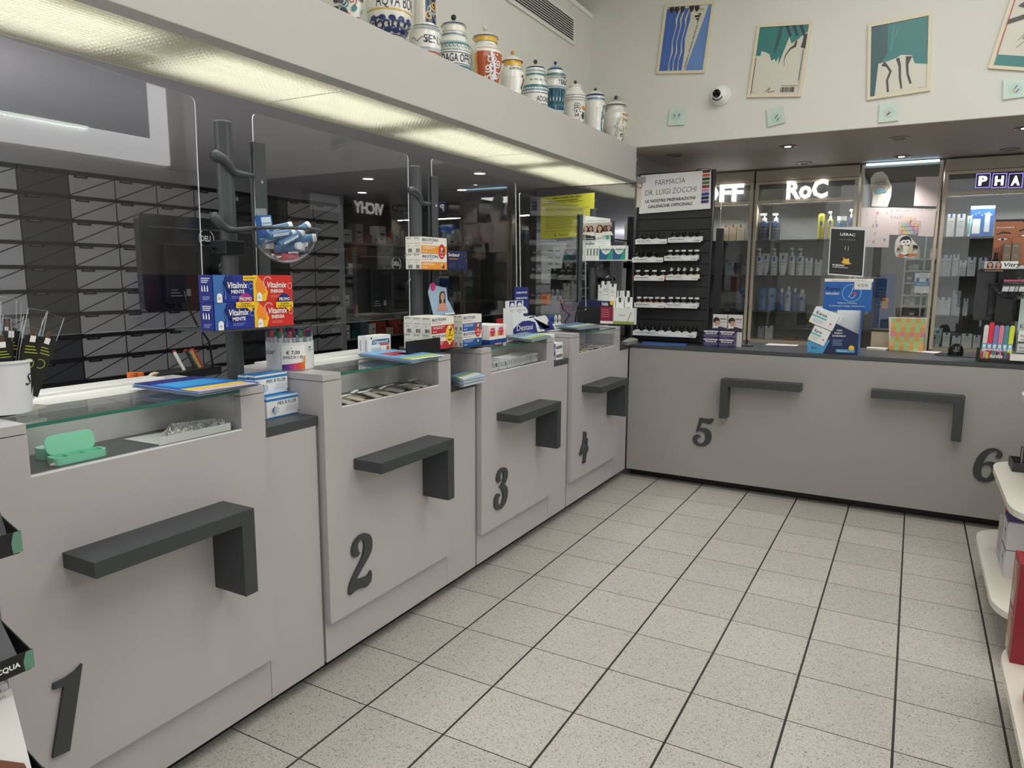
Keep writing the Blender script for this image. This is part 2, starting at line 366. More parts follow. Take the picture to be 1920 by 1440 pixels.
# recessed downlights of the soffit
n = 0
for yi, yy in enumerate((5.625, 6.48)):
    for xi, xx in enumerate((0.165, 0.99, 1.695, 2.39)):
        lit = (xi, yi) in ((1, 0), (2, 1), (3, 0))
        lab = ('lit' if lit else 'unlit')+' round recessed downlight in the soffit, '+['above the black price rack', 'above the RoC bay', 'above the taped drawings', 'near the right edge'][xi]+', '+('front row' if yi == 0 else 'row nearest the showcase')
        d = thing('downlight', lab, 'downlight', (xx, yy, ZL), 'recessed downlights'); R1 = 0.062
        MB().lathe([(R1, -0.001), (R1, -0.006), (0.048, -0.009), (0.042, -0.004), (0.040, 0.0)], (xx, yy, ZL), M('#8a8580', .3, .6), 28).build('bezel', d)
        MB().lathe([(0.040, -0.0008), (0.026, -0.004), (0.024, -0.0015), (0.001, -0.0012)], (xx, yy, ZL), M('#3a3634', .3, .5), 24).build('gimbal', d)
        MB().lathe([(0.022, -0.0045), (0.012, -0.006), (0.0002, -0.0065)], (xx, yy, ZL), M('#fffdf6', .4, 0, 22.0 if lit else 0.0) if lit else M('#55504c', .3), 20).build('bulb', d)
        if lit:
            l = bpy.data.lights.new('downlight_beam', 'SPOT'); l.energy = 24; l.spot_size = 1.9; l.spot_blend = .7; l.shadow_soft_size = .03; l.color = (1, .96, .9)
            o = bpy.data.objects.new('downlight_beam', l); COL.objects.link(o); o.location = (xx, yy, ZL-.02)
for i, (px, py) in enumerate(((547/3.43+740, 280+150/3.43), (432/3.43+740, 280+257/3.43), (690, 334), (679, 360))):
    p = PX(px, py, 'z', 2.262)
    if p.x < -2.6 or p.y > 8.8: continue
    d = thing('downlight', ['lit round downlight in the dispensary ceiling seen above the third screen', 'lit round downlight in the dispensary ceiling just right of the second pole', 'lit round downlight in the dispensary ceiling above the mirrored sign', 'farthest lit downlight of the dispensary ceiling, behind the second screen'][i], 'downlight', (p.x, p.y, 2.262), 'dispensary downlights')
    MB().lathe([(0.055, -0.001), (0.055, -0.006), (0.042, -0.008), (0.040, -0.001)], p, M('#a5a5a8', .3, .5), 24).build('bezel', d)
    MB().lathe([(0.041, -0.003), (0.0002, -0.004)], p, M('#fffdf6', .4, 0, 22.0), 20).build('bulb', d)

# ------------------------------------------------------------------ drawer wall
DG = M('#8f8f93', .32); DD = M('#37393d', .3); GAP = M('#0d0e10', .5)
XD, Y0D, PW, RH, ZTOP = -2.75, 2.35, 0.2967, 0.1443, 2.172
NR = 11
def drawer(yy, zz, parent, dark, first):
    """front of one drawer: two creased facets, black grip gap, name tab"""
    cm = DD if dark else DG; m = MB(); g = 0.0035; y0, y1, z1, z0 = yy+g, yy+PW-g, zz-0.020, zz-RH
    x = XD; e = 0.006
    A, B, C, D = (x, y0, z0), (x, y1, z0), (x, y1, z1), (x, y0, z1)
    k = 0.0035
    a2 = Vector((x-e, y0+k, z0+k*.5+.0015)); c2 = Vector((x-e, y1-k*.2, z1-.0015))
    m.flat([(x, y0+k*2.2, z0), B, (x, y1, z1-k*1.3)], cm); m.flat([(x+.001, y0, z0+k*1.3), (x, y1-k*2.2, z1), D], cm)
    m.box(x-.02, x-.002, y0, y1, z0, z1+.018, GAP)
    m.box(x-.03, x-.012, y0-g, y1+g, z1, zz, GAP)
    o = m.build('drawer', parent)
    h = MB().box(x-.005, x+.012, y0, y1, z1-.003, z1+.018, GAP).build('grip_strip', o)
    t = MB().box(x+.0, x+.006, y0+.03, y0+.115, z1-.016, z1+.006, BLACK); F = Face(t, (x+.0061, y0+.03, z1-.016), Y, Z, .085, .022)
    for i in range(6): F.rect(.2+.1*i, .4, .26+.1*i, .62, M('#8b8e94', .5))
    t.build('name_tab', o)
    return o
protos = {}
for k in range(-3, 9):
    yy = Y0D+PW*k; dark = k in (0, 5, 6)
    place = ('leftmost of those in view' if k == -3 else 'beside the far end panel' if k == 8 else '%s column from the left' % ORD[k+3])
    cab = thing('drawer_cabinet', ('dark grey' if dark else 'light grey')+' floor to ceiling drawer cabinet of the dispensary, '+place, 'drawer cabinet', (XD, yy, 0), 'dispensary drawer cabinets')
    MB().box(XD-.45, XD-.03, yy+.001, yy+PW-.001, 0.08, ZTOP+.003, DD if dark else DG).box(XD-.03, XD, yy+.002, yy+PW-.002, 0.08, ZTOP-RH*NR-.004, DD if dark else DG).build('carcass', cab)
    for r in range(NR):
        zz = ZTOP-RH*r
        if dark not in protos: protos[dark] = (drawer(yy, zz, cab, dark, 1), yy, zz)
        else:
            p, py_, pz_ = protos[dark]
            c = p.copy(); COL.objects.link(c); c.parent = cab; c.location = (0, 0, zz-pz_)
            for ch in kids(p):
                d = ch.copy(); COL.objects.link(d); d.parent = c
struct(MB().box(-3.3, XD+.03, -3.2, 5.08, ZTOP+.004, 2.262, M('#7a7a80', .4)).build('trim_4'))
MBend = MB().box(-3.2, XD+.02, 5.0215, 5.08, 0, ZTOP+.003, DG); tag(MBend.build('end_panel'), 'plain grey vertical end panel closing the wall of drawers', 'panel')
for nm, px, py, t in (('a', 267, 409, 'POMATE'), ('b', 321, 371, 'LADON'), ('c', 0, 0, '')):
    pass
# name cards on drawers
for i, (px, py, t) in enumerate(((270, 411, 'POMATE'), (437, 371, 'LADON'), (629, 560, 'CISTITE'), (630, 619, 'OCCHI'))):
    p = PX(px, py, 'x', XD+.004); w, h = .10, .035
    m = MB().box(XD+.001, XD+.003, p.y-w/2, p.y+w/2, p.z-h/2, p.z+h/2, M('#b9b9ba', .5))
    Face(m, (XD+.003, p.y-w/2, p.z-h/2), Y, Z, w, h).text(t, .12, .3, .4, INK, w=.76)
    tag(m.build('name_card'), 'small card lettered %s stuck on a dispensary drawer' % t, 'label')

# ------------------------------------------------------------------ service counter modules
MOD = [0.81+1.09*k for k in range(4)]; WD = 0.82; PFX = 0.03; ZC = 1.192; DEEP = -0.43
CO = noisy('counter_laminate', '#b9b4b6', '#b4b0b0', 4, 0.36)
DIG = {
 1: (2.4833, 0, 860, [(375,952),(368,1000),(317,1353),(238,1390),(290,1055),(240,1072),(243,1045),(300,1018),(345,985)]),
 2: (9.6, 620, 980, [(605,183),(660,195),(700,240),(720,320),(720,420),(700,510),(655,610),(600,710),(530,830),(460,960),(428,1045),(480,1010),(550,985),(620,960),(660,920),(697,852),(712,900),(712,980),(690,1060),(640,1125),(590,1158),(500,1175),(420,1210),(360,1265),(322,1300),(305,1270),(305,1180),(330,1080),(370,980),(430,850),(490,730),(540,620),(570,510),(580,400),(570,330),(537,288),(490,320),(462,380),(460,440),(475,500),(500,538),(470,590),(415,625),(375,600),(357,540),(358,460),(385,370),(430,290),(490,230),(550,195)]),
 3: (13.09, 900, 860, [(565,210),(610,225),(640,270),(652,350),(645,430),(615,530),(572,628),(615,660),(642,710),(652,800),(640,930),(600,1070),(540,1170),(470,1235),(400,1255),(350,1230),(325,1160),(325,1040),(345,940),(385,870),(430,848),(462,870),(462,900),(430,950),(412,1030),(415,1110),(445,1150),(490,1120),(520,1040),(540,930),(530,820),(500,740),(450,688),(490,650),(530,560),(550,450),(545,340),(520,300),(485,340),(465,420),(470,480),(485,515),(465,560),(415,590),(385,550),(378,480),(395,390),(430,300),(490,240)]),
 4: (19.2, 1070, 800, [(440,190),(480,170),(520,185),(537,260),(522,400),(540,408),(582,405),(575,520),(558,690),(590,682),(597,780),(580,870),(530,960),(515,1120),(495,1275),(410,1325),(400,1300),(425,1150),(442,965),(375,972),(330,1005),(305,1035),(285,1010),(298,930),(350,760),(400,600),(428,430)]),
 5: (18.0, 1280, 770, [(585,228),(700,258),(850,275),(1045,260),(1040,340),(1000,410),(930,445),(850,435),(750,405),(655,382),(595,592),(700,575),(800,590),(890,640),(950,720),(980,820),(980,920),(950,1030),(880,1120),(780,1180),(680,1195),(570,1190),(460,1150),(380,1080),(342,990),(345,910),(390,835),(460,800),(540,805),(600,850),(615,895),(540,900),(495,940),(490,1000),(520,1070),(590,1105),(660,1095),(720,1050),(770,950),(775,850),(750,760),(700,700),(620,680),(530,690),(452,720)]),
 6: (12.0, 1800, 820, [(720,238),(800,243),(880,275),(940,330),(958,380),(940,430),(890,465),(840,462),(792,425),(830,395),(840,350),(810,312),(760,305),(690,330),(620,390),(560,480),(510,600),(570,555),(650,540),(740,550),(820,590),(865,660),(880,740),(865,820),(810,900),(720,970),(620,1003),(520,1000),(420,970),(340,900),(298,820),(290,720),(310,610),(360,490),(440,380),(530,300),(620,255)])}
HOL = {6: [(620,612),(680,630),(715,680),(712,750),(670,850),(610,910),(560,918),(500,880),(470,800),(475,710),(510,640),(560,612)], 4: [(510,440),(522,600),(480,770),(462,800),(400,800),(440,680),(480,560)]}
def digit(n, ax, v, parent):
    sc, ox, oy, pts = DIG[n]
    f = lambda q: [PX(ox+a/sc, oy+b/sc, ax, v) for a, b in q]
    m = MB(); d = X*0.010 if ax == 'x' else -Y*0.010
    m.prism([p-d*.0 for p in f(pts)], d, ANTH, holes=[f(HOL[n])] if n in HOL else [])
    o = m.build('number_sign', parent); o['label'] = 'anthracite raised number %d' % n; return o
LNAM = ['nearest the camera', 'second from the camera', 'third from the camera', 'last before the corner']
for k, y0 in enumerate(MOD):
    y1 = y0+WD; c0, c1 = y0+0.095, y1-0.095
    t = thing('counter_unit', 'grey service counter unit with glass vitrine and raised number %d, %s' % (k+1, LNAM[k]), 'counter', (0, (y0+y1)/2, 0), 'grey counter units')
    z0p, z1p, zc = 0.235, 1.165, 1.058
    out = [(0.001, y0, z0p), (0.001, y1, z0p), (0.001, y1, z1p), (0.001, c1, z1p), (0.001, c1, zc), (0.001, c0, zc), (0.001, c0, z1p), (0.001, y0, z1p)]
    MB().prism(out, X*(PFX-.001), CO).build('front_panel', t, bevel=.0012, seg=1)
    MB().box(DEEP, -0.001, y0+.002, c0, .07, z1p, CO).box(DEEP, -0.001, c1, y1-.002, .07, z1p, CO).box(-.02, -.001, c0, c1, .07, zc-.03, CO).build('carcass', t)
    MB().box(DEEP, PFX, y0, c0, z1p+.002, ZC, CO).build('end_cap', t, bevel=.0012, seg=1); MB().box(DEEP, PFX, c1, y1, z1p+.002, ZC, CO).build('end_cap', t, bevel=.0012, seg=1)
    MB().box(-.43, -.075, y0+.003, y1-.003, 0, .066, BLACK).build('plinth', t)
    MB().box(-.43, 0, c0, c1, zc-.028, zc, noisy('vitrine_floor', '#4a4f52', '#454a4c', 10, .5)).build('vitrine_floor', t)
    MB().box(-.215, -.20, c0, c1, zc, z1p, M('#c9c7c6', .4)).build('vitrine_back', t)
    MB().box(-.205, PFX-.002, c0+.001, c1-.001, 1.179, 1.189, GLV).build('glass_top', t)
    MB().box(PFX-.0015, PFX-.0, c0+.001, c1-.001, 1.1795, 1.1888, GEDGE).build('glass_edge', t)
    MB().box(PFX-.012, PFX-.004, c0+.001, c1-.001, zc+.001, 1.178, GLV).build('front_glass', t)
    MB().box(PFX-.004, PFX-.0, c0, c1, zc, zc+.004, M('#e9e9e6', .3)).build('glass_channel', t)
    MB().box(-.34, -.205, c0, c1, z1p, 1.190, GREYT).box(DEEP, -.34, c0, c1, z1p, 1.200, GREYT).build('counter_top', t, bevel=.0015, seg=1)
    MB().box(-.001, -.0005, y0+.001, y1-.001, .068, .235, CO).build('base_panel', t)
    # L shaped bag shelf
    ys, ye = y0+.15, y0+.64; zs = .848; th = .042
    m = MB(); o_ = [(PFX, ys, zs), (PFX, ye, zs), (PFX, ye, zs-.268), (PFX, ye-.047, zs-.268), (PFX, ye-.047, zs-th), (PFX, ys, zs-th)]
    m.prism(o_, X*.137, ANTH); s_ = m.build('bag_shelf', t, bevel=.0015, seg=1); s_['label'] = 'anthracite L shaped bag shelf'
    digit(k+1, 'x', PFX, t)
LNK = [(0.30, 0.81), (1.63, 1.90), (2.72, 2.99), (3.81, 4.08), (4.90, YC-.006)]
for k, (a, b_) in enumerate(LNK):
    t = thing('counter_link', ['low grey counter section left of unit one', 'low grey counter section between units one and two, boxes on it', 'low grey counter section between units two and three, leaflets on it', 'low grey counter section between units three and four', 'low grey counter section between unit four and the corner'][k], 'counter', (-.01, (a+b_)/2, 0), 'low counter sections')
    MB().box(-.025, 0, a+.001, b_-.012, .068, 1.005, CO).build('front_panel', t); MB().box(-.024, -.010, b_-.012, b_-.001, .24, 1.004, BLACK).build('gap_shade_strip', t)  # black backing strip stands in for the shade beside the panel
    MB().box(-.45, .002, a+.001, b_-.001, 1.006, 1.040, DWORK).build('worktop', t, bevel=.0015, seg=1)
    MB().box(-.45, -.075, a, b_, 0, .066, BLACK).build('plinth', t)
# far counter with numbers 5 and 6
t = thing('service_counter', 'long grey far service counter with dark worktop and raised numbers 5 and 6', 'counter', (1.5, 5.4, 0))
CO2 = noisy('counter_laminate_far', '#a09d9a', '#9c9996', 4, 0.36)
MB().box(.004, 3.0, YC, YC+.025, .068, 1.012, CO2).build('front_panel', t)
MB().box(.0, 3.0, YC-.004, 5.82, 1.014, 1.040, DWORK).box(-.45, 0, YC-.004, 5.40, 1.014, 1.040, DWORK).build('worktop', t, bevel=.0015, seg=1)
MB().box(.0, 3.0, YC+.11, 5.8, 0, .066, BLACK).build('plinth', t)
MB().box(.004, 3.0, 5.70, 5.80, .07, 1.01, CO2).build('back_panel', t)
for (xa, xb, left) in ((.72, 1.25, True), (1.672, 2.185, False)):
    zs = .836; th = .05; vx = (xa, xa+.05) if left else (xb-.05, xb); y = YC
    o_ = [(xa, y, zs), (xb, y, zs), (xb, y, zs-.28), (xb-.05, y, zs-.28), (xb-.05, y, zs-th), (xa, y, zs-th)] if not left else [(xa, y, zs), (xb, y, zs), (xb, y, zs-th), (xa+.05, y, zs-th), (xa+.05, y, zs-.28), (xa, y, zs-.28)]
    s_ = MB().prism(o_, -Y*.10, ANTH).build('bag_shelf', t, bevel=.0015, seg=1); s_['label'] = 'anthracite L shaped bag shelf, '+('upright on its left' if left else 'upright on its right')
digit(5, 'y', YC, t); digit(6, 'y', YC, t)

# ------------------------------------------------------------------ majolica jars on the ledge
GLZ = M('#eceae0', .18, 0, 0, .5, .4); BLU = M('#24356e', .2, 0, 0, .5, .3); TEAL = M('#3e7f86', .2, 0, 0, .5, .3); LBLU = M('#7ea6c4', .2, 0, 0, .5, .3)
YEL = M('#e3b33a', .2, 0, 0, .5, .3); ORA = M('#b3542c', .2, 0, 0, .5, .3); GRN = M('#4f7a4c', .3); DKB = M('#1b2348', .25, 0, 0, .5, .3); GRY = M('#5b6a70', .3)
RED = M('#b04535', .3); JX = -0.15; JZ = ZL-0.002
def rad(prof, z):
    for (r0, z0), (r1, z1) in zip(prof, prof[1:]):
        if z0 <= z <= z1 and z1 > z0: return r0+(r1-r0)*(z-z0)/(z1-z0)
    return prof[-1][0]
class Wrap:
    def __init__(s, mb, c, prof): s.mb = mb; s.c = Vector(c); s.prof = prof; s.k = 1
    def at(s, a, z):
        r = rad(s.prof, z)+0.0006*s.k+.0004; return s.c+Vector((r*math.cos(a), r*math.sin(a), z))
    def text(s, t, a, z, h, m, bold=0.02, w=None, shear=0):
        vs, fs, x0, x1, y0, y1 = glyphs(t, bold, shear); k = h/.7; r = rad(s.prof, z+h/2); kx = k if w is None else w/(x1-x0)
        s.mb.add([s.at(a+((x-(x0+x1)/2)*kx)/r, z+y*k) for x, y in vs], fs, m); s.k += 1
    def patch(s, a0, a1, z0, z1, m, n=10, nz=6):
        for i in range(n):
            for j in range(nz):
                p, q = a0+(a1-a0)*i/n, a0+(a1-a0)*(i+1)/n; u, v = z0+(z1-z0)*j/nz, z0+(z1-z0)*(j+1)/nz
                s.mb.add([s.at(p, u), s.at(q, u), s.at(q, v), s.at(p, v)], [(0, 1, 2, 3)], m, True)
        s.k += 1
    def dot(s, a, z, r, m, n=8, sx=1.0):
        R = rad(s.prof, z); s.mb.add([s.at(a+r*sx*math.cos(2*pi*i/n)/R, z+r*math.sin(2*pi*i/n)) for i in range(n)], [tuple(range(n))], m)
    def stroke(s, pts, w, m):
        P = [s.at(a, z) for a, z in pts]; n = len(P)
        for i in range(n-1):
            d = (P[i+1]-P[i]).normalized(); nn = ((P[i]+P[i+1])/2-s.c); nn.z = 0; nn.normalize(); q = nn.cross(d)*(w/2)
            s.mb.add([P[i]-q, P[i+1]-q, P[i+1]+q, P[i]+q], [(0, 1, 2, 3)], m)
        s.k += .5
    def scroll(s, a, z, r, m, w=.003, turns=1.3, ph=0, ccw=1):
        R = rad(s.prof, z); n = 14
        s.stroke([(a+ccw*r*(1-i/n*.75)*math.cos(ph+turns*2*pi*i/n)/R, z+r*(1-i/n*.75)*math.sin(ph+turns*2*pi*i/n)) for i in range(n+1)], w, m)
FA = -0.62   # the direction (radians) the jars' fronts face
def jar(label, px0, px1, top, body, deco, lidp=None, lidm=None, knobm=None, x=JX, y=None, scale=None):
    """body: list of (r, z, material of the band above), normalised; px0/px1 side edges in the photo"""
    zm = JZ+.12
    ya = PX(px0, top[1], 'x', x); yb = PX(px1, top[1], 'x', x)
    yc = (ya.y+yb.y)/2 if y is None else y
    dist = (Vector((x, yc, zm))-CAM).length; ang = math.atan2(abs(CAM.x-x), yc); 
    W_ = (px1-px0)/FPX*((Vector((x, yc, zm))-CAM).dot(_f))*1.0
    R = W_/2*.97; H = top[0]; kr = .13*R*1.15
    if len(top) == 3: H = (PX((px0+px1)/2, top[2], 'x', x).z-JZ-kr*2.3)/(body[-1][1]+lidp[-1][1])
    t = thing('apothecary_jar', label, 'jar', (x, yc, JZ), 'painted apothecary jars on the ledge')
    prof = [(0.0001, 0)]+[(r*R, z*H) for r, z, m in body]; mats = [GLZ]+[m for r, z, m in body][:-1]
    m = MB(); m.lathe(prof, (x, yc, JZ), GLZ, 40, mats); w = Wrap(m, (x, yc, JZ), [(r, z) for r, z in prof]); deco(w, R, H); m.build('body', t)
    zt = body[-1][1]*H; rt = body[-1][0]*R
    if lidp:
        l = MB(); l.lathe([(r*R, zt+z*H) for r, z in lidp], (x, yc, JZ), GLZ, 36, lidm); l.build('lid', t)
        kz = zt+lidp[-1][1]*H; kr = .13*R*1.15
        MB().lathe([(kr*.55, kz-.001), (kr*.6, kz+kr*.35), (kr, kz+kr*.9), (kr*1.05, kz+kr*1.5), (kr*.7, kz+kr*2.1), (.0001, kz+kr*2.3)], (x, yc, JZ), knobm or BLU, 20).build('knob', t)
    return t
def d0(w, R, H):
    for i in range(16): w.scroll(FA+random.uniform(-1.2, 1.2), random.uniform(.1, .6)*H, .02, random.choice([BLU, TEAL, RED]), .004, ph=random.random()*6)
    for i in range(14): w.dot(FA+random.uniform(-1.3, 1.3), random.uniform(.1, .5)*H, .010, random.choice([TEAL, DKB]), 7)
G = GLZ
LID = [(0.62, 0), (.74, .005), (.70, .03), (.45, .075), (.16, .10), (.07, .115)]
jar('painted jar cut off by the top edge, leftmost of the ledge, teal flowers', 622, 680, (.30, 20), [(.55, 0, G), (.60, .03, G), (.62, .06, G), (.85, .25, G), (1, .5, G), (.95, .7, G), (.6, .85, G), (.55, .9, G)], d0, LID, None, BLU)
def d1(w, R, H):
    w.text('AQVA BOR', FA+.12, .44*H, .046, DKB, .0, w=.19)
    w.patch(FA-1.5, FA+1.5, .405*H, .42*H, YEL, 20, 1); w.patch(FA-1.5, FA+1.5, .73*H, .745*H, ORA, 20, 1)
    for i in range(7): w.scroll(FA-1.2+.4*i, .26*H, .026, DKB if i % 2 else BLU, .008, ph=i, ccw=1 if i % 2 else -1)
    for i in range(12): w.dot(FA-1.3+.23*i, (.20+.12*(i % 2))*H, .011, BLU, 7, 1.4)
    for i in range(3): w.patch(FA-1.5, FA+1.5, (.12+.035*i)*H, (.13+.035*i)*H, (RED, DKB, DKB)[i], 16, 1)
jar('large round jar with cream band lettered AQVA above blue scrolls', 684, 772, (.36, 30), [(.50, 0, G), (.52, .05, G), (.66, .16, G), (.88, .30, G), (.99, .45, G), (1, .55, G), (.93, .72, G), (.7, .85, G), (.5, .9, G), (.52, .95, G)], d1)
def d2(w, R, H):
    w.text('SENA', FA+.35, .20*H, .034, DKB, .01, w=.11); w.patch(FA-.25, FA+1.2, .40*H, .66*H, DKB, 12, 6)
    for i in range(5): w.scroll(FA+.1+.25*i, (.46+.05*(i % 3))*H, .022, (YEL, LBLU)[i % 2], .006, ph=i*1.7)
    w.text('#', FA-.18, .21*H, .022, BLU, .0); w.stroke([(FA-1.2+.1*i, (.23+.02*math.sin(i*1.1))*H) for i in range(9)], .0025, BLU)
    for z, m in ((.05, YEL), (.075, ORA), (.095, TEAL), (.115, RED), (.145, LBLU), (.33, LBLU), (.36, BLU)): w.patch(FA-1.6, FA+1.5, z*H, (z+.010)*H, m, 18, 1)
jar('tall waisted jar lettered SE with a dark blue panel of yellow scrolls', 764, 827, (.46, 60), [(.62, 0, G), (.66, .03, G), (.93, .14, G), (1, .22, G), (.92, .32, G), (.70, .38, G), (.66, .42, G), (.64, .62, G), (.8, .7, G), (.95, .78, G), (.9, .9, G), (.6, .98, G)], d2)
def d3(w, R, H):
    w.text('DAGA OFFICIN', FA+.1, .27*H, .036, DKB, .015, w=.20)
    for z, m, t in ((.23, BLU, .012), (.43, BLU, .012), (.18, TEAL, .03), (.48, TEAL, .01), (.60, TEAL, .02), (.64, LBLU, .01), (.78, TEAL, .02), (.84, BLU, .008), (.08, BLU, .012)): w.patch(FA-1.6, FA+1.6, z*H, (z+t)*H, m, 20, 1)
    for i in range(13): w.scroll(FA-1.4+.22*i, .545*H, .012, TEAL, .003, turns=1, ph=0)
    for i in range(13): w.dot(FA-1.4+.22*i, .13*H, .006, TEAL, 7)
jar('blue banded bulbous jar lettered OFFIC with a stepped lid', 816, 883, (.225, 85, 27), [(.72, 0, G), (.80, .06, G), (.97, .2, G), (1, .35, G), (1, .45, G), (.93, .6, G), (.72, .76, G), (.66, .85, G), (.66, .97, G)], d3, LID, [G, BLU, G, LBLU, G], M('#2b2f38', .2))
def d4(w, R, H):
    w.patch(FA-.95, FA+1.5, .10*H, .78*H, ORA, 18, 8); w.patch(FA-1.12, FA-.98, .12*H, .78*H, YEL, 2, 6)
    w.stroke([(FA-1.3+.05*math.sin(i), (.2+.07*i)*H) for i in range(8)], .002, DKB)
    for a, z, r in ((-.1, .55, .02), (.15, .58, .018), (.1, .42, .024), (-.25, .4, .02), (.2, .28, .024), (-.1, .22, .022), (.45, .5, .02), (.4, .3, .02)): w.scroll(FA+a, z*H, r, GLZ, .006, ph=a*9)
    for i in range(9): w.dot(FA-.4+.18*i, (.25+.5*((i*37) % 10)/10)*H, .005, GLZ, 7)
    w.stroke([(FA-.05, .7*H), (FA+.0, .6*H), (FA+.1, .5*H), (FA+.2, .45*H), (FA+.25, .3*H), (FA+.1, .2*H)], .016, M('#d9dcec', .3))
    w.patch(FA-1.6, FA+1.6, .92*H, 1.0*H, YEL, 18, 1); w.text('- ~ -', FA, .83*H, .012, DKB)
    for z in (.03, .07): w.patch(FA-1.6, FA+1.6, z*H, (z+.012)*H, BLU, 18, 1)
jar('rust orange jar with white winged figure, yellow neck and domed lid', 877, 941, (.225, 110, 48), [(.70, 0, G), (.72, .04, G), (.85, .3, G), (1, .62, G), (.98, .74, G), (.74, .84, G), (.66, .9, G), (.66, 1, G)], d4, [(0.66, 0), (.80, .002), (.78, .02), (.48, .085), (.16, .11), (.09, .13)], [G, BLU, G, BLU, G], M('#dcd7c6', .2))
def d5(w, R, H):
    w.text('Genziana', FA+.05, .77*H, .020, DKB, 0, w=.085, shear=.3); w.patch(FA-1.6, FA+1.6, .88*H, .99*H, YEL, 18, 2)
    w.stroke([(FA+.75, .08*H), (FA+.7, .3*H), (FA+.72, .5*H), (FA+.62, .66*H)], .003, GRN)
    for i in range(9): w.dot(FA+.55+.1*(i % 4), (.12+.065*i)*H, .009, (RED, GRN, M('#6e5a3a', .4))[i % 3], 7)
jar('cream jar lettered Genzian with yellow neck and orange knob', 937, 983, (.185, 140, 95), [(.74, 0, G), (.78, .05, G), (.86, .3, G), (1, .62, G), (.96, .76, G), (.80, .86, G), (.74, .9, G), (.74, 1, G)], d5, [(0.74, 0), (.92, .002), (.86, .03), (.5, .11), (.16, .14), (.09, .16)], [ORA, GLZ, GLZ, GLZ, GLZ], M('#c98a2e', .2))
def d6(w, R, H):
    w.text('·ADONIS', FA+.25, .24*H, .030, DKB, .01, w=.10)
    for z, m, t in ((.19, BLU, .01), (.13, TEAL, .03), (.42, BLU, .014), (.48, LBLU, .06), (.55, TEAL, .05), (.82, TEAL, .03), (.9, LBLU, .02)): w.patch(FA-1.6, FA+1.6, z*H, (z+t)*H, m, 18, 1)
    for i in range(12): w.dot(FA-1.3+.22*i, .52*H, .005, GLZ, 6, 1.5)
    for i in range(5): w.stroke([(FA-1+.45*i, .70*H), (FA-.85+.45*i, .72*H), (FA-.7+.45*i, .70*H)], .004, GRY)
jar('grey blue banded bulbous jar lettered ADONI', 977, 1028, (.19, 165, 111), [(.76, 0, G), (.84, .06, G), (.98, .22, G), (1, .4, G), (.97, .54, G), (.82, .68, G), (.72, .76, G), (.72, .97, G)], d6, LID, [G, BLU, G, G, G], M('#3a4446', .2))
def d7(w, R, H):
    w.patch(FA-1.6, FA+1.6, .22*H, .62*H, M('#1d4b70', .2, 0, 0, .5, .3), 20, 4); w.text('TERIA', FA+.35, .69*H, .026, DKB, .02, w=.075)
    for i in range(9):
        a = FA-1.3+.33*i
        for (z, s_) in ((.42, 1), (.30, .6), (.54, .6)):
            w.mb.add([w.at(a-.07*s_, z*H), w.at(a, (z-.05*s_)*H), w.at(a+.07*s_, z*H), w.at(a, (z+.05*s_)*H)], [(0, 1, 2, 3)], (GLZ, LBLU)[s_ < 1])
        w.scroll(a, .13*H, .013, BLU, .004, 1.2)
        w.stroke([(a-.16, .24*H), (a, .60*H)], .003, TEAL); w.stroke([(a+.16, .24*H), (a, .60*H)], .003, TEAL)
    for z, m, t in ((.03, BLU, .02), (.2, LBLU, .015), (.63, LBLU, .02), (.80, BLU, .012), (.86, TEAL, .04)): w.patch(FA-1.6, FA+1.6, z*H, (z+t)*H, m, 18, 1)
jar('deep blue and teal jar with diamond pattern lettered TERI', 1019, 1061, (.215, 175, 114), [(.90, 0, G), (.88, .04, G), (.84, .3, G), (.87, .55, G), (1, .68, G), (.98, .78, G), (.78, .85, G), (.74, .97, G)], d7, LID, [G, BLU, LBLU, G, G], BLU)
def d8(w, R, H):
    for i in range(120): w.dot(FA-.25+random.uniform(-.35, .35), random.uniform(.08, .72)*H, random.uniform(.002, .004), INK, 5)
    for a, z, m in ((.45, .62, YEL), (.6, .6, ORA), (.5, .2, ORA), (.62, .22, YEL)): w.dot(FA+a, z*H, .014, m, 8, 1.2)
    w.patch(FA+.3, FA+.8, .32*H, .5*H, M('#4b5560', .3), 5, 2); w.text('IPEC', FA+.5, .37*H, .014, INK, 0)
    for z, m in ((.80, GRY), (.86, INK), (.93, GRY)): w.patch(FA-1.6, FA+1.6, z*H, (z+.012)*H, m, 16, 1)
jar('white jar sprinkled with tiny black leaves and shouldered lid', 1057, 1098, (.165, 195, 150), [(.84, 0, G), (.82, .04, G), (.88, .4, G), (.95, .74, G), (1, .80, G), (1, .97, G)], d8, [(1.0, 0), (.9, .05), (.55, .2), (.66, .23), (.55, .27), (.12, .30)], None, M('#3a3f42', .2))
def d9(w, R, H):
    for i in range(40):
        t = 2*pi*i/40; w.dot(FA+.55+.30*math.cos(t)+random.uniform(-.04, .04), (.45+.30*math.sin(t))*H, .008, random.choice([M('#7f93b4', .3), M('#5f7c96', .3), TEAL]), 6)
    w.text('R', FA+.55, .46*H, .03, INK, .0); w.dot(FA+.72, .72*H, .006, ORA); w.patch(FA-1.6, FA+1.6, .88*H, .93*H, LBLU, 16, 1)
    for i in range(20): w.dot(FA-1.5+.16*i, .905*H, .003, BLU, 5)
jar('plain white jar with a pale blue leafy wreath, flat lid', 1095, 1135, (.165, 205, 164), [(.80, 0, G), (.80, .04, G), (.90, .4, G), (1, .7, G), (.96, .84, G), (.88, .88, G), (.92, .96, G)], d9, [(0.92, 0), (.98, .01), (.9, .05), (.55, .13), (.3, .14)], [G, BLU, G, G], M('#4a4f52', .2))
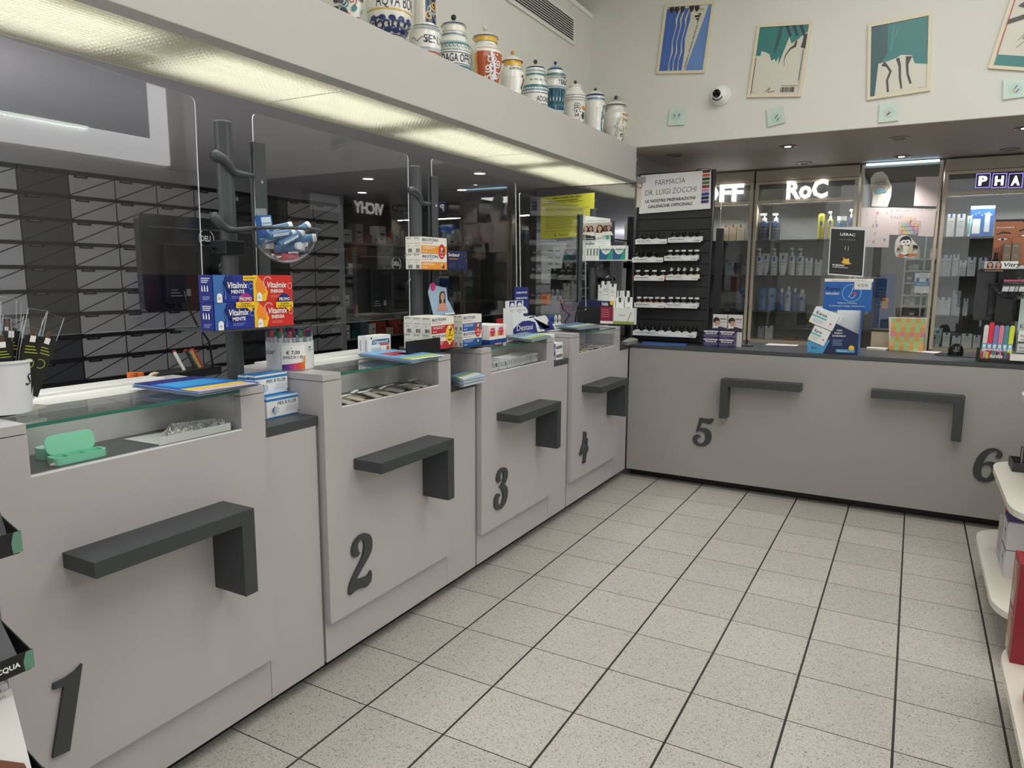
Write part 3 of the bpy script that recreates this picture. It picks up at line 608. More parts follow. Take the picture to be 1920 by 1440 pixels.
def d10(w, R, H):
    w.patch(FA+.05, FA+1.0, .60*H, .68*H, M('#e6dfc9', .3), 8, 1); w.patch(FA+.05, FA+.15, .54*H, .70*H, YEL, 2, 2); w.text('VALE', FA+.50, .615*H, .016, DKB, .01, w=.055)
    for i in range(28): w.dot(FA+.15+random.uniform(-.15, .75), random.uniform(.1, .5)*H, random.uniform(.004, .008), random.choice([YEL, GRN, RED, GRY]), 6)
    for i in range(5): w.dot(FA+.2+.15*i, .76*H, .008, (ORA, YEL)[i % 2], 7)
    for i in range(6): w.scroll(FA-.5+.12*(i % 3), (.25+.08*i)*H, .016, (DKB, GRN)[i % 2], .002, ph=i)
jar('white vase shaped jar lettered VALE with fruit garlands, nearest the corner', 1130, 1176, (.19, 230, 178), [(.55, 0, G), (.55, .03, G), (.66, .25, G), (.92, .5, G), (1, .66, G), (.94, .8, G), (.70, .9, G), (.70, .97, G)], d10, [(0.70, 0), (.88, .0), (.86, .025), (.6, .1), (.16, .14), (.09, .16)], [G, DKB, G, GRY, G], M('#4c4744', .2))

# ------------------------------------------------------------------ pictures and plaques on the far upper wall
FRM = M('#d8ccb0', .45)
def picture(label, c4, draw, gl=True):
    """c4: pixel corners tl, tr, br, bl of the frame"""
    P = [PX(a, b, 'y', YC-.012) for a, b in c4]; cen = sum(P, Vector())/4; cen.y = YC
    tl, tr, br, bl = P; u = ((tr-tl)+(br-bl)); w = u.length/2; u.normalize(); v0 = ((tl-bl)+(tr-br)); h = v0.length/2; v = (v0-u*v0.dot(u)).normalized()
    o = (tl+tr+br+bl)/4-u*w/2-v*h/2; o.y = YC-.001; t = thing('framed_print', label, 'picture', cen, 'framed prints on the far wall')
    n = -Y*.014; fr = .018; m = MB()
    P4 = [o, o+u*w, o+u*w+v*h, o+v*h]; I4 = [o+u*fr+v*fr, o+u*(w-fr)+v*fr, o+u*(w-fr)+v*(h-fr), o+u*fr+v*(h-fr)]
    m.prism(P4, n, FRM, holes=[I4]); m.build('frame', t)
    m = MB(); m.prism([p for p in I4], -Y*.006, M('#dcd9c8', .6)); F = Face(m, I4[0]-Y*.0062, u, v, w-2*fr, h-2*fr); draw(F); m.build('print', t)
    m = MB(); m.prism([p-Y*.0105 for p in I4], -Y*.0015, GLM); m.build('glass', t)
    return t
BP = M('#4a6fb8', .5); BP2 = M('#6f93cc', .5); TL = M('#2f7f7c', .5); TLD = M('#2b565c', .5); BRN = M('#3c3630', .5); CRM = M('#dcd9c8', .6)
def a1(F):
    F.rect(0, 0, .62, .97, BP); F.poly([(.60, 0), (1, 0), (1, 1), (.93, 1), (.60, .02)], BP2)
    F.poly([(.52, 0), (.60, 0), (.93, 1), (.55, 1), (.56, .8), (.50, .5), (.53, .3)], CRM)
    for x in (.22, .32, .43): F.stroke([(x, 0, .008), (x-.01, .15, .004), (x+.03, .3, .010), (x, .45, .005), (x+.05, .7, .006), (x+.03, .8, .012), (x+.09, .96, .006)], CRM)
    for x in (.05, .17, .3, .5, .62): F.poly([(x, .99), (x+.03, .92), (x+.08, .90), (x+.12, .96), (x+.10, 1)], BRN)
    F.line([(.1, .1), (.12, .5), (.1, .9)], .002, BP2)
    F.mb.text('Adesso Adele Andrea Mada', F.p(.60, .03), F.u*.17+F.v, -F.u+F.v*.17, .012, INK, 0, .3, .36); F.k += 1
    F.text('ospitalia', .64, .93, .02, INK, w=.2, shear=.4); F.rect(.72, .86, .80, .87, INK); F.rect(.66, .82, .76, .845, INK); F.rect(.70, .78, .75, .80, INK)
picture('framed blue print with white dripping lines, leftmost print', [(1245, 8), (1338, 3), (1324, 136), (1232, 139)], a1)
def a2(F):
    F.poly([(0, 1), (1, 1), (1, .90), (.93, .88), (.83, .80), (.78, .78), (.7, .74), (.64, .84), (.50, .44), (.48, .56), (.44, .48), (.40, .53), (.34, .50), (.28, .60), (.2, .63), (.10, .65), (.1, .58), (0, .58)], TL)
    F.poly([(.40, 1), (.48, 1), (.46, .8), (.40, .62), (.36, .62)], TLD)
    for x in (.52, .66, .80): F.poly([(x, 1), (x+.07, 1), (x+.16, .86), (x+.12, .84)], M('#123c40', .5))
    F.stroke([(.80, .78, .01), (.78, .70, .018), (.70, .67, .010), (.62, .58, .006), (.60, .5, .003), (.63, .42, .002)], BRN); F.poly([(.93, .86), (1, .88), (1, .66), (.9, .68), (.92, .75)], BRN)
    F.line([(.96, .64), (.96, .2)], .004, M('#3a3560', .5)); F.line([(.01, .55), (.01, .02)], .004, M('#3a3560', .5))
    F.text('Autoritratto', .62, .115, .02, INK, w=.34, shear=.3); F.bars(.62, .92, .03, .10, INK, 9); F.line([(.3, .04), (.4, .1), (.36, .03), (.5, .05)], .003, RED); F.text('A1', .03, .03, .02, RED, w=.05)
picture('framed print with torn teal shape over cream, lettered Autoritratto', [(1420, 46), (1523, 40), (1502, 181), (1401, 183)], a2)
def a3(F):
    F.rect(0, 0, .45, 1, TLD); F.poly([(.3, 1), (1, 1), (1, .34), (.78, .38), (.73, .5), (.55, .53), (.5, .48), (.2, .46), (.3, .6)], TL)
    F.poly([(.08, 0), (1, 0), (1, .33), (.78, .37), (.73, .48), (.62, .5), (.53, .53), (.48, .50), (.3, .47), (.14, .46)], CRM)
    for p in ([(.22, .45, .03), (.30, .40, .012), (.36, .32, .014), (.30, .2, .013), (.32, .03, .012)], [(.48, .49, .02), (.52, .38, .014), (.53, .2, .012), (.56, .05, .010)], [(.68, .49, .035), (.65, .38, .014), (.66, .25, .012), (.72, .1, .012)]): F.stroke(p, BRN)
    F.line([(.4, .95), (.36, .6)], .006, M('#4f9a98', .5)); F.line([(.52, .95), (.4, .75)], .004, M('#4f9a98', .5)); F.text('Mirio', .85, .02, .012, INK, w=.1)
picture('framed print of three dark strokes under a teal cloud', [(1628, 46), (1747, 22), (1745, 170), (1625, 188)], a3)
def a4(F):
    F.rect(.02, .0, 1, .17, TL); F.line([(.02, .17), (.02, 1)], .006, M('#c0485a', .5)); F.poly([(.02, .62), (.3, .72), (.8, .66), (.8, .74), (.3, .80), (.02, .70)], BRN); F.poly([(.1, .9), (.3, .86), (.4, .96), (.2, .98)], BRN)
    F.line([(.3, .4), (.4, .55), (.36, .42), (.5, .55), (.42, .4), (.3, .28)], .002, INK)
picture('tilted framed print with red line and teal strip, cut by the right edge', [(1896, -8), (2020, -6), (1980, 138), (1853, 127)], a4)
def plaque(label, c4, cols):
    P = [PX(a, b, 'y', YC-.01) for a, b in c4]; m = MB(); m.prism([Vector((p.x, YC-.002, p.z)) for p in reversed(P)], -Y*.010, M('#c6d6cb', .15, 0, 0, .5, .5))
    tl, tr, br, bl = P; F = Face(m, Vector((bl.x, YC-.0125, bl.z)), X, Z, (tr-tl).length, (tl-bl).length)
    F.circ(.5, .5, .30, M('#b7cdc2', .2)); 
    for (x, y, q, c) in cols: F.poly([(x, y), (x+.05, y-.02), (x+.05+q*.1, y+.15), (x+q*.1, y+.17)], M(c, .3))
    tag(m.build('glass_plaque', None, base=(P[0]+P[2])/2), label, 'plaque', 'small square glass plaques')
plaque('square glass plaque with two blue chips, below the blue print', [(1256, 203), (1286, 203), (1283, 234), (1252, 235)], [(.45, .45, -1, '#2b4f9a'), (.62, .45, 1, '#2b4f9a'), (.34, .4, 0, '#b9b090')])
plaque('tilted square glass plaque with brown and grey chips', [(1437, 206), (1468, 198), (1473, 229), (1440, 238)], [(.42, .5, 1, '#8a4a38'), (.5, .3, 1, '#3b4550'), (.36, .42, 1, '#6b7f78')])
plaque('square glass plaque with ochre chip, below the three strokes print', [(1649, 195), (1686, 190), (1684, 226), (1647, 230)], [(.4, .42, 1, '#b98a58'), (.36, .34, 2, '#3a332c')])
plaque('square glass plaque with blue and green chips, rightmost', [(1881, 150), (1925, 143), (1925, 181), (1880, 187)], [(.45, .5, 1, '#3f6b62'), (.5, .3, 1.4, '#2b5a9a'), (.42, .35, 0, '#c99a78')])
# dome camera
p = PX(1350, 178, 'y', YC-.03); t = thing('security_camera', 'white dome security camera on the far wall between two prints', 'camera', (p.x, YC, p.z)); c0 = Vector((p.x, YC-.001, p.z))
WP = M('#e4e4e0', .35); MB().cyl(c0, c0-Y*.02, .068, WP, 32, .064).build('mount', t)
m = MB(); cc = c0+Vector((-.008, -.045, -.002)); n = 10
for j in range(n):
    a, b_ = pi/2*j/n, pi/2*(j+1)/n
    m.cyl(cc+Vector((0, .025-.05*math.sin(a), 0)), cc+Vector((0, .025-.05*math.sin(b_), 0)), .058*math.cos(a)+.002, WP, 28, .058*math.cos(b_)+.002, caps=False)
m.build('dome', t); hd = cc+Vector((-.004, -.022, .004)); m = MB().cyl(hd, hd-Y*.012, .026, M('#08080a', .12), 28)
for a in (0.4, 2.5, 4.6): m.cyl(hd+Vector((.017*math.cos(a), -.0121, .017*math.sin(a))), hd+Vector((.017*math.cos(a), -.0135, .017*math.sin(a))), .003, M('#8d8f94', .2), 8)
m.build('lens', t); MB().tube([cc+Vector((.04*math.cos(a), -.030, -.04*math.sin(a))) for a in [0.5+.2*i for i in range(11)]], .004, M('#1a1a1c', .4), 8).build('slot', t)

# ------------------------------------------------------------------ poles, screens, monitors
PG = M('#42484a', .38, .2); PB = M('#15171a', .35); XS = -.25
def rrect(pts, r=.022, n=5):
    out = []
    for i, p in enumerate(pts):
        a = (pts[i-1]-p).normalized(); b = (pts[(i+1) % len(pts)]-p).normalized(); q0, q1 = p+a*r, p+b*r
        for j in range(n+1):
            t = j/n; out.append(q0*(1-t)**2+p*2*t*(1-t)+q1*t*t)
    return out
def screen(label, tl, tr, br, bl, ups, x=XS, armto=None):
    P = [PX(a, b, 'x', x) for a, b in (tl, tr, br, bl)]; P[3].z = P[2].z = (P[2].z+P[3].z)/2
    t = thing('acrylic_screen', label, 'screen', (x, (P[0].y+P[1].y)/2, P[2].z), 'clear acrylic counter screens')
    MB().prism(rrect(P), X*.005, GL, me=EDGE).build('panel', t)
    for (yy, z0, z1) in ups:
        m = MB().box(x-.012, x-.001, yy-.03, yy+.03, z0, z1, PG).box(x+.006, x+.014, yy-.026, yy+.026, z0, z1, PG)
        m.build('upright', t, bevel=.002)
        if armto: MB().cyl((x-.006, yy, z1-.14), (x-.006, armto, z1-.14), .007, PG, 8).cyl((x-.006, yy, z0+.1), (x-.006, armto, z0+.1), .007, PG, 8).build('rod', t)
        for zz in (z1-.14, z0+.1): MB().cyl((x+.014, yy, zz), (x+.018, yy, zz), .006, M('#c9ccd0', .2, 1), 10).build('screw', t)
    return t
yu = [PX(483, 300, 'x', XS).y, PX(812, 360, 'x', XS).y]
screen('clear acrylic screen over counter unit one, nearest the camera', (-190, 10), (364, 183), (383, 614), (-160, 640), [])
screen('clear acrylic screen over counter unit two, left of the second pole', (472, 212), (764, 290), (768, 602), (484, 610), [(yu[0], 1.36, 2.02)])
screen('clear acrylic screen over counter unit three, right of the second pole', (808, 297), (966, 343), (969, 588), (816, 597), [(yu[1], 1.36, 2.03)])
screen('clear acrylic screen over counter unit four, in front of the yellow notice', (973, 361), (1096, 391), (1098, 585), (976, 590), [(PX(1090, 440, 'x', XS).y-.03, 1.36, 1.98)], armto=4.995)
screen('clear acrylic screen by the corner, behind the white sample boxes', (1161, 397), (1190, 402), (1190, 578), (1162, 580), [(PX(1150, 440, 'x', XS).y, 1.10, 1.98)], armto=5.04)
POLY = [1.75, 2.84, 5.02]
for k, py in enumerate(POLY):
    t = thing('display_pole', ['grey round pole behind the blue and red packs, nearest the camera', 'grey round pole between screens two and three, beside the yellow packs', 'dark round pole near the corner holding the Ansiben shelf'][k], 'pole', (XS+.005, py, 1.04), 'grey counter poles')
    zt = (2.062, 2.055, 2.035)[k]; x = XS+.005
    MB().cyl((x, py, 1.041), (x, py, zt), .029, PG, 28).cyl((x, py, zt), (x, py, zt+.004), .028, M('#8c9093', .3), 28).build('tube', t)
    MB().cyl((x, py, 1.041), (x, py, 1.049), .055, PG, 28).build('foot', t)
    MB().box(x-.045, x+.036, py-.045, py+.040, 1.615, 1.665, PB).cyl((x-.02, py-.06, 1.64), (x-.02, py+.055, 1.64), .008, M('#74787c', .2, 1), 10).build('clamp', t, bevel=.004)
def horn(label, pts, parent=None, r0=.017, r1=.008):
    P = [Vector(p) for p in pts]; m = MB(); n = len(P); rs = [r0*.7]+[r0-(r0-r1)*i/(n-2) for i in range(n-1)]
    m.tube(P, r0, PG, 10, rs); return m
def P2(px, py, x): return PX(px, py, 'x', x)
for k, (pts, nm) in enumerate((([(398, 292), (404, 292), (415, 297), (427, 308), (436, 322), (446, 326), (462, 328), (475, 330)], 'first'), ([(768, 356), (772, 357), (780, 361), (786, 368), (790, 380), (796, 382), (806, 382)], 'second'))):
    m = horn('', [P2(a, b, XS+.034) for a, b in pts], r0=.021, r1=.008); o = m.build('support_arm')
    pl = [c for c in bpy.data.objects if c.name.startswith('display_pole')][k]; o.parent = pl; o.location = -Vector(pl['_b'])
def monitor(label, x, y, zc, w=.52, h=.33, yaw=0, logo=True, tilt=0.0):
    t = thing('computer_monitor', label, 'monitor', (x, y, zc-h/2), 'black computer monitors on pole arms')
    BK = M('#121417', .28, 0, 0, .5, .2); R_ = Matrix.Rotation(yaw, 4, 'Z')
    def T(a, b, c): return Vector((x, y, zc))+R_@Vector((a, b, c))
    pts = rrect([T(0, -w/2, -h/2), T(0, w/2, -h/2), T(0, w/2, h/2), T(0, -w/2, h/2)], .018)
    n = R_@Vector((-.028, 0, 0)); MB().prism(pts, n, BK).build('shell', t, bevel=.006, seg=3)
    m = MB().obox(T(0, -w*.36, -h*.42), R_@Vector((.022, 0, 0)), R_@Vector((0, w*.72, 0)), R_@Vector((0, 0, h*.62)), M('#0e1013', .35)); m.obox(T(.001, -w*.45, h*.36), R_@Vector((.003, 0, 0)), R_@Vector((0, w*.9, 0)), R_@Vector((0, 0, .006)), M('#2a2d31', .3)); m.build('back_cover', t, bevel=.006, seg=2)
    m = MB(); F = Face(m, T(.003, -w/2, -h/2), R_@Y, Z, w, h); F.ring(.5, .78, .10, .010, M('#c8cbcf', .3)); F.text('DELL', .5, .750, .060, M('#d6d9dc', .3), w=.092, align='c', bold=.02); m.build('logo', t)
    m = MB(); F = Face(m, T(.0225, -w*.36, -h*.42), R_@Y, Z, w*.72, h*.62)
    for i in range(3): F.rect(.04, .12+.05*i, .04+.12*(1-.2*i), .135+.05*i, M('#6e7175', .5))
    F.bars(.2, .25, .12, .24, M('#8a8d91', .5), 5); m.build('rating_label', t)
    m = MB()
    for a in (-.05, .05):
        for b in (-.05, .05): m.cyl(T(.022, a, b-.02), T(.026, a, b-.02), .006, M('#b9bcc0', .2, 1), 10)
    m.obox(T(.022, -.06, -.08), R_@Vector((.006, 0, 0)), R_@Vector((0, .12, 0)), R_@Vector((0, 0, .12)), M('#1a1c1f', .3)); m.build('mount_plate', t)
    m = MB().tube([T(.03, 0, -.02), T(.07, .0, -.02), T(.12, -.01, 0)], .022, M('#17191c', .2), 12); m.build('arm', t); return t
q = PX(386, 447, 'x', -.42); m1 = monitor('black monitor seen from behind on the first pole, left of the blue packs', -.42, q.y, q.z-.093)
q = PX(747, 494, 'x', -.42); m2 = monitor('black monitor seen from behind through the second screen', -.42, q.y-.02, q.z-.093, yaw=-.12)
q = PX(1119, 498, 'x', -.36); monitor('black monitor seen from behind on the corner pole, under the Ansiben shelf', -.36, q.y, q.z-.093, w=.40)
q = PX(1066, 520, 'x', -.62); m4 = monitor('black monitor seen edge on, left of the corner pole', -.62, q.y, q.z+.0, w=.46, h=.36, yaw=-1.75, logo=False)
MB().tube([P2(345, 545, -.40), P2(352, 575, -.40), P2(368, 606, -.40), P2(392, 640, -.42), P2(400, 690, -.44)], .004, BLACK, 8).build('cable', m1)
(MB().tube([P2(1050, 563, -.6), P2(1056, 580, -.6), P2(1068, 590, -.58), P2(1060, 603, -.6), P2(1063, 640, -.6)], .005, BLACK, 8).build('cable', m4))

# ------------------------------------------------------------------ packs
def pack(name, label, cat, x, l, t, r, b, depth, col, front=None, side=None, group=None, top=None, shift=(0, 0), zb=None, hh=None):
    """upright carton facing +x: pixel sides of its front face on plane x"""
    y0 = PX(l, b, 'x', x).y; y1 = PX(r, b, 'x', x).y; z0 = PX(l, b, 'x', x).z if zb is None else zb; z1 = PX(l, t, 'x', x).z if hh is None else z0+hh
    return carton(name, label, cat, x, y0, y1, z0, z1, depth, col, front, side, group, top)
def carton(name, label, cat, x, y0, y1, z0, z1, depth, col, front=None, side=None, group=None, top=None):
    m = MB(); c = M(col, .45) if isinstance(col, str) else col; g = .0006
    m.box(x-depth+g, x-g*0, y0+g, y1-g, z0+g*.3, z1-g, c); w, h = y1-y0-2*g, z1-z0-g
    if front: front(Face(m, (x, y0+g, z0), Y, Z, w, h))
    if side: side(Face(m, (x-depth, y0+g, z0), X, Z, depth, h))
    if top:
        mt = M(top, .45); m.quad((x-depth+g, y0+g, z1-g+.0004), (x, y0+g, z1-g+.0004), (x, y1-g, z1-g+.0004), (x-depth+g, y1-g, z1-g+.0004), mt)
    o = m.build(name, None, base=(x-depth/2, (y0+y1)/2, z0)); tag(o, label, cat, group); return o
def fcarton(name, label, cat, y, x0, x1, z0, z1, depth, col, front=None, side=None, group=None, lside=None):
    """carton facing -y"""
    m = MB(); c = M(col, .45) if isinstance(col, str) else col
    m.box(x0, x1, y, y+depth, z0, z1, c)
    if front: front(Face(m, (x0, y, z0), X, Z, x1-x0, z1-z0))
    if lside: lside(Face(m, (x0, y+depth, z0), -Y, Z, depth, z1-z0))
    if side: side(Face(m, (x1, y, z0), Y, Z, depth, z1-z0))
    o = m.build(name, None, base=((x0+x1)/2, y+depth/2, z0)); tag(o, label, cat, group); return o
WH = M('#f0efec', .5); BLV = M('#1c2f8f', .4); REDV = M('#cf2f2a', .4); YLW = M('#f2c62c', .4)
def vm(word, bg, acc):
    def f(F):
        F.rect(0, 0, 1, 1, bg)
        if bg is BLV:
            for i in range(9):
                a = 1.2+i*.42; cl = lambda c: min(1, max(0, c)); F.poly([(.30, .55), (cl(.30+.3*math.cos(a)), cl(.55+.44*math.sin(a))), (cl(.30+.3*math.cos(a+.16)), cl(.55+.44*math.sin(a+.16)))], M('#4f86c0', .4))
            F.poly([(.0, 0), (.16, 0), (.24, .3), (.2, .6), (.3, 1), (0, 1)], M('#3a6cb0', .4)); F.poly([(.25, .82), (.38, .98), (.46, .95), (.5, .78), (.45, .3), (.3, .5)], M('#16246e', .4))
        else:
            F.poly([(0, 0), (.30, 0), (.36, .35), (.25, .7), (.1, 1), (0, 1)], YLW); F.poly([(.1, .2), (.3, .3), (.28, .7), (.12, .95), (.05, .6)], M('#ef8d2a', .4)); F.ring(.36, .72, .24, .05, M('#e9a9a0', .4), 16, .6, 4.4)
        F.text('Vitalmix', .34, .52, .22, WH, w=.50, bold=.02, shear=.2); F.text(word, .42, .32, .13, WH, w=.33, bold=.025)
        F.lines(.42, .75, .2, 2, .06, M('#b9c3e4', .5) if bg is BLV else M('#f0b8a8', .5), .012); F.ring(.92, .58, .12, .02, M('#7fb0d8', .4) if bg is BLV else M('#f6c9bc', .4))
        F.rect(.06, .0, .19, .22, WH); F.circ(.125, .22, .12, WH, 16); F.text('14', .09, .1, .1, acc, w=.05)
    return f
def vs(F):
    F.rect(0, 0, 1, 1, M('#1a2a80', .4)); F.lines(.2, .85, .86, 3, .07, WH, .03); F.lines(.25, .85, .2, 3, .05, M('#b9c3e4', .5), .015)
    for i in range(3): F.rect(.22+.22*i, .4, .31+.22*i, .56, WH); F.rect(.24+.22*i, .56, .29+.22*i, .62, WH)
xF = -.05; yv = [PX(402, 616, 'x', xF).y, PX(478, 616, 'x', xF).y, PX(551, 616, 'x', xF).y]; z2 = [1.372, 1.4595, 1.547]; DV = xF-PX(371, 516, 'y', yv[0]).x
for j in range(2):
    for i in range(2):
        w_ = ('blue carton lettered Vitalmix Mente', 'red carton lettered Vitalmix Energia')[i]+(', bottom of its stack', ', top of its stack')[j]
        o = carton('medicine_carton', w_, 'carton', xF, yv[i], yv[i+1], z2[j]+.0005, z2[j+1], DV, ('#1a2a80', '#c42c28')[i], vm(('MENTE', 'ENERGIA')[i], (BLV, REDV)[i], (BLV, REDV)[i]), vs, 'Vitalmix cartons on the first pole')
# promo stickers
for i, (cx_, cy_, c_) in enumerate((((460, 560), 0, M('#a5287a', .4)), ((533, 560), 0, M('#1e2870', .4)))):
    q = PX(cx_[0], cx_[1], 'x', xF+.004); m = MB(); w = .078; F = Face(m, (xF+.0042, q.y-w/2, q.z-.040), Y, Z, w, .066)
    F.circ(.5, .45, .44, c_, 24, 0, pi); F.rect(.0, .15, 1, .45, YLW); F.poly([(.55, .15), (.85, .15), (.80, -.08)], YLW); F.text('PROMO', .5, .52, .16, WH, w=.62, align='c', bold=.02); F.text('DOPPIA', .5, .31, .09, INK, w=.5, align='c'); F.text('CONFEZIONE', .5, .19, .09, INK, w=.84, align='c')
    tag(m.build('promo_sticker'), ('purple', 'navy')[i]+' and yellow promo sticker across the '+('blue', 'red')[i]+' cartons', 'sticker', 'promo stickers')
m = MB(); F = Face(m, (xF+.001, PX(455, 520, 'x', xF).y, 1.528), Y, Z, .055, .016); F.rect(0, 0, 1, 1, YLW); F.text('NUOVA FORMULA', .5, .35, .32, INK, w=.85, align='c'); tag(m.build('promo_sticker'), 'small yellow Nuova Formula flash on the upper blue carton', 'sticker', 'promo stickers')
tr = thing('pole_tray', 'thin grey tray on the first pole carrying the blue and red cartons', 'tray', (xF-.1, 1.7, 1.366))
MB().box(xF-.19, xF+.004, yv[0]-.004, yv[2]+.004, 1.366, 1.3715, PG).build('plate', tr, bevel=.001); MB().box(XS+.0342, xF-.06, 1.73, 1.77, 1.356, 1.366, PG).build('bracket', tr)
# bioton cartons
def bio(sub, bandm, c2):
    def f(F):
        F.text('BIOTON', .04, .74, .17, M('#1f3470', .4), w=.60, bold=.025); F.text(sub, .04, .60, .08, RED, w=.40); F.rect(0, 0, 1, .48, bandm)
        F.lines(.06, .60, .38, 2, .09, WH, .03); F.circ(.09, .12, .05, WH, 12); F.circ(.18, .12, .05, WH, 12); F.circ(.84, .2, .14, c2, 14); F.circ(.78, .30, .10, M('#e8e2d0', .4), 12)
    return f
def bs(F):
    F.text('BIOTON', .12, .86, .08, INK, w=.6, bold=.02); F.rect(.1, .585, .9, .60, INK); F.lines(.3, .6, .45, 2, .06, M('#9a9a98', .5), .02); F.bars(.35, .85, .06, .28, INK, 9)
OB = M('#e79a3c', .4); RB = M('#b8303c', .4); BB = M('#2a62ae', .4)
def grid(nm, x, l, r, zz, ndeep, backx_px, sub, band, c2, lab, grp):
    y0 = PX(l, zz[0], 'x', x).y; y1 = PX(r, zz[0], 'x', x).y; zs = [PX(l, q, 'x', x).z for q in zz]
    D = (x-PX(backx_px[0], backx_px[1], 'y', y0).x)/ndeep
    for j in range(len(zz)-1):
        for i in range(ndeep):
            la = lab+', '+(('lower', 'upper')[j] if len(zz) > 2 else '')+' layer, '+('front one' if i == 0 else ('back one' if i == ndeep-1 else 'middle one'))
            carton('medicine_carton', la, 'carton', x-D*i-.0004*i, y0, y1, zs[j]+.0004, zs[j+1], D, '#e9e6dc', bio(sub, band, c2), bs, grp)
    return y0, y1, zs, D*ndeep
y0, y1, zs, dd = grid('', -.12, 790, 838, (505, 474.5, 443), 2, (760, 446), 'Fosforo 1000', OB, M('#6b3a2a', .4), 'white and orange carton lettered Bioton on the second pole', 'orange Bioton cartons')
c = carton('medicine_carton', 'navy carton lettered Sedatol beside the orange Bioton cartons', 'carton', -.15, PX(840, 508, 'x', -.15).y, PX(876, 508, 'x', -.15).y, zs[0]+.0004, PX(858, 470, 'x', -.15).z, .07, '#14204e',
           lambda F: (F.text('Sedatol', .02, .70, .17, WH, w=.55, bold=.01), F.lines(.05, .5, .55, 1, .1, OB, .03), F.lines(.05, .4, .3, 4, .06, M('#5a6488', .5), .015), [F.circ(.7+.22*math.cos(i*.7), .5+.35*math.sin(i*.7), .02, (YLW, OB, GRN)[i % 3], 6) for i in range(12)]))
tr = thing('pole_tray', 'thin dark tray on the second pole under the orange Bioton cartons', 'tray', (-.2, 2.85, zs[0]-.006))
MB().box(-.205, -.118, y0-.004, PX(876, 508, 'x', -.15).y+.004, zs[0]-.005, zs[0]-.0002, PB).build('plate', tr); MB().box(-.212, -.204, 2.80, 2.88, zs[0]-.005, zs[0]+.03, PB).build('bracket', tr)
# red circle stickers
def rsticker(x, px, py, m_, tm, r, lab):
    q = PX(px, py, 'x', x); m = MB(); F = Face(m, (x+.0012, q.y-r*.8, q.z-r), Y, Z, r*1.6, 2*r); F.poly([(.5+.5*math.cos(a*.314), .5+.5*math.sin(a*.314)) for a in range(20)], m_); F.text('2', .5, .5, .24, tm, align='c', bold=.03); F.text('CONFEZIONI', .5, .38, .08, tm, w=.7, align='c'); F.text('PROMO', .5, .14, .1, tm, w=.5, align='c', bold=.02)
    tag(m.build('promo_sticker'), lab, 'sticker', 'promo stickers')
rsticker(-.12, 828, 472, REDV, WH, .035, 'round red promo sticker on the orange Bioton cartons')
TX = .0
a0, a1_, zr, dd = grid('', TX, 809, 851, (657, 627, 595), 3, (757, 597), 'Forte vigore', RB, M('#8a3a2c', .4), 'white and red carton lettered Bioton on the black tray', 'red Bioton cartons')
b0, b1, zb_, dd2 = grid('', TX-.035, 867.5, 903, (651, 622, 591), 2, (850, 592), 'Memoria', BB, M('#44583a', .4), 'white and blue carton lettered Bioton on the black tray', 'blue Bioton cartons')
rsticker(TX, 843, 626, YLW, INK, .042, 'oval yellow promo sticker on the red Bioton cartons'); rsticker(TX-.035, 896, 618, REDV, WH, .036, 'oval red promo sticker on the blue Bioton cartons')
zt = min(zr[0], zb_[0]); tr = thing('counter_tray', 'black tray bridging units two and three under the Bioton cartons', 'tray', (-.1, 2.9, zt-.008))
MB().box(-.19, TX+.006, a0-.04, b1+.02, ZC+.0105, zt-.0002, PB).build('plate', tr); q0 = PX(752, 640, 'x', TX-.02)
MB().box(TX+.003, TX+.007, q0.y, PX(823, 640, 'x', TX).y, zt, zt+.068, BLACK).build('front_plate', tr)
# small boxes with pink labels next to the blue cartons
def tubef(F):
    F.rect(.0, .22, 1, .62, M('#ef9a5f', .4)); F.poly([(.12, .45), (.12, .8), (.62, .8), (.62, .45), (.37, .36)], M('#cf2468', .4)); F.text('80%', .2, .6, .1, WH, w=.3); F.text('20', .15, .27, .1, INK, w=.35, bold=.03); F.rect(.66, .2, .92, .7, M('#f3e4dc', .4)); F.text('aminoV', .1, .86, .06, M('#6a6a80', .5), w=.6)
pz = zr[0]; yy0 = b1+.012
dsp = thing('countertop_display', 'small navy display tray with orange and pink boxes beside the blue Bioton cartons', 'display', (TX-.05, yy0+.06, pz))
zd0 = PX(920, 652, 'x', .0).z; ya, yb = PX(918, 650, 'x', .0).y, PX(949, 640, 'x', .0).y
MB().box(-.14, .002, ya-.001, yb+.002, ZC+.0105, zd0+.038, M('#1d3f8c', .4)).build('tray', dsp); m = MB(); F = Face(m, (.0022, ya, zd0), Y, Z, yb-ya, .038); F.text('zambon', .5, .35, .25, WH, w=.4, align='c'); m.build('tray_lettering', dsp)
for i in range(2):
    for j in range(3):
        w = (yb-ya)/2; carton('medicine_box', 'white box with orange band and pink tag, %s column, %s' % (('left', 'right')[i], ('front', 'middle', 'rear')[j]), 'box', .0-.045*j-.001, ya+w*i, ya+w*(i+1), zd0+.039, PX(930, 609, 'x', 0).z, .043, '#f0eeea', tubef, None, 'pink tagged boxes')
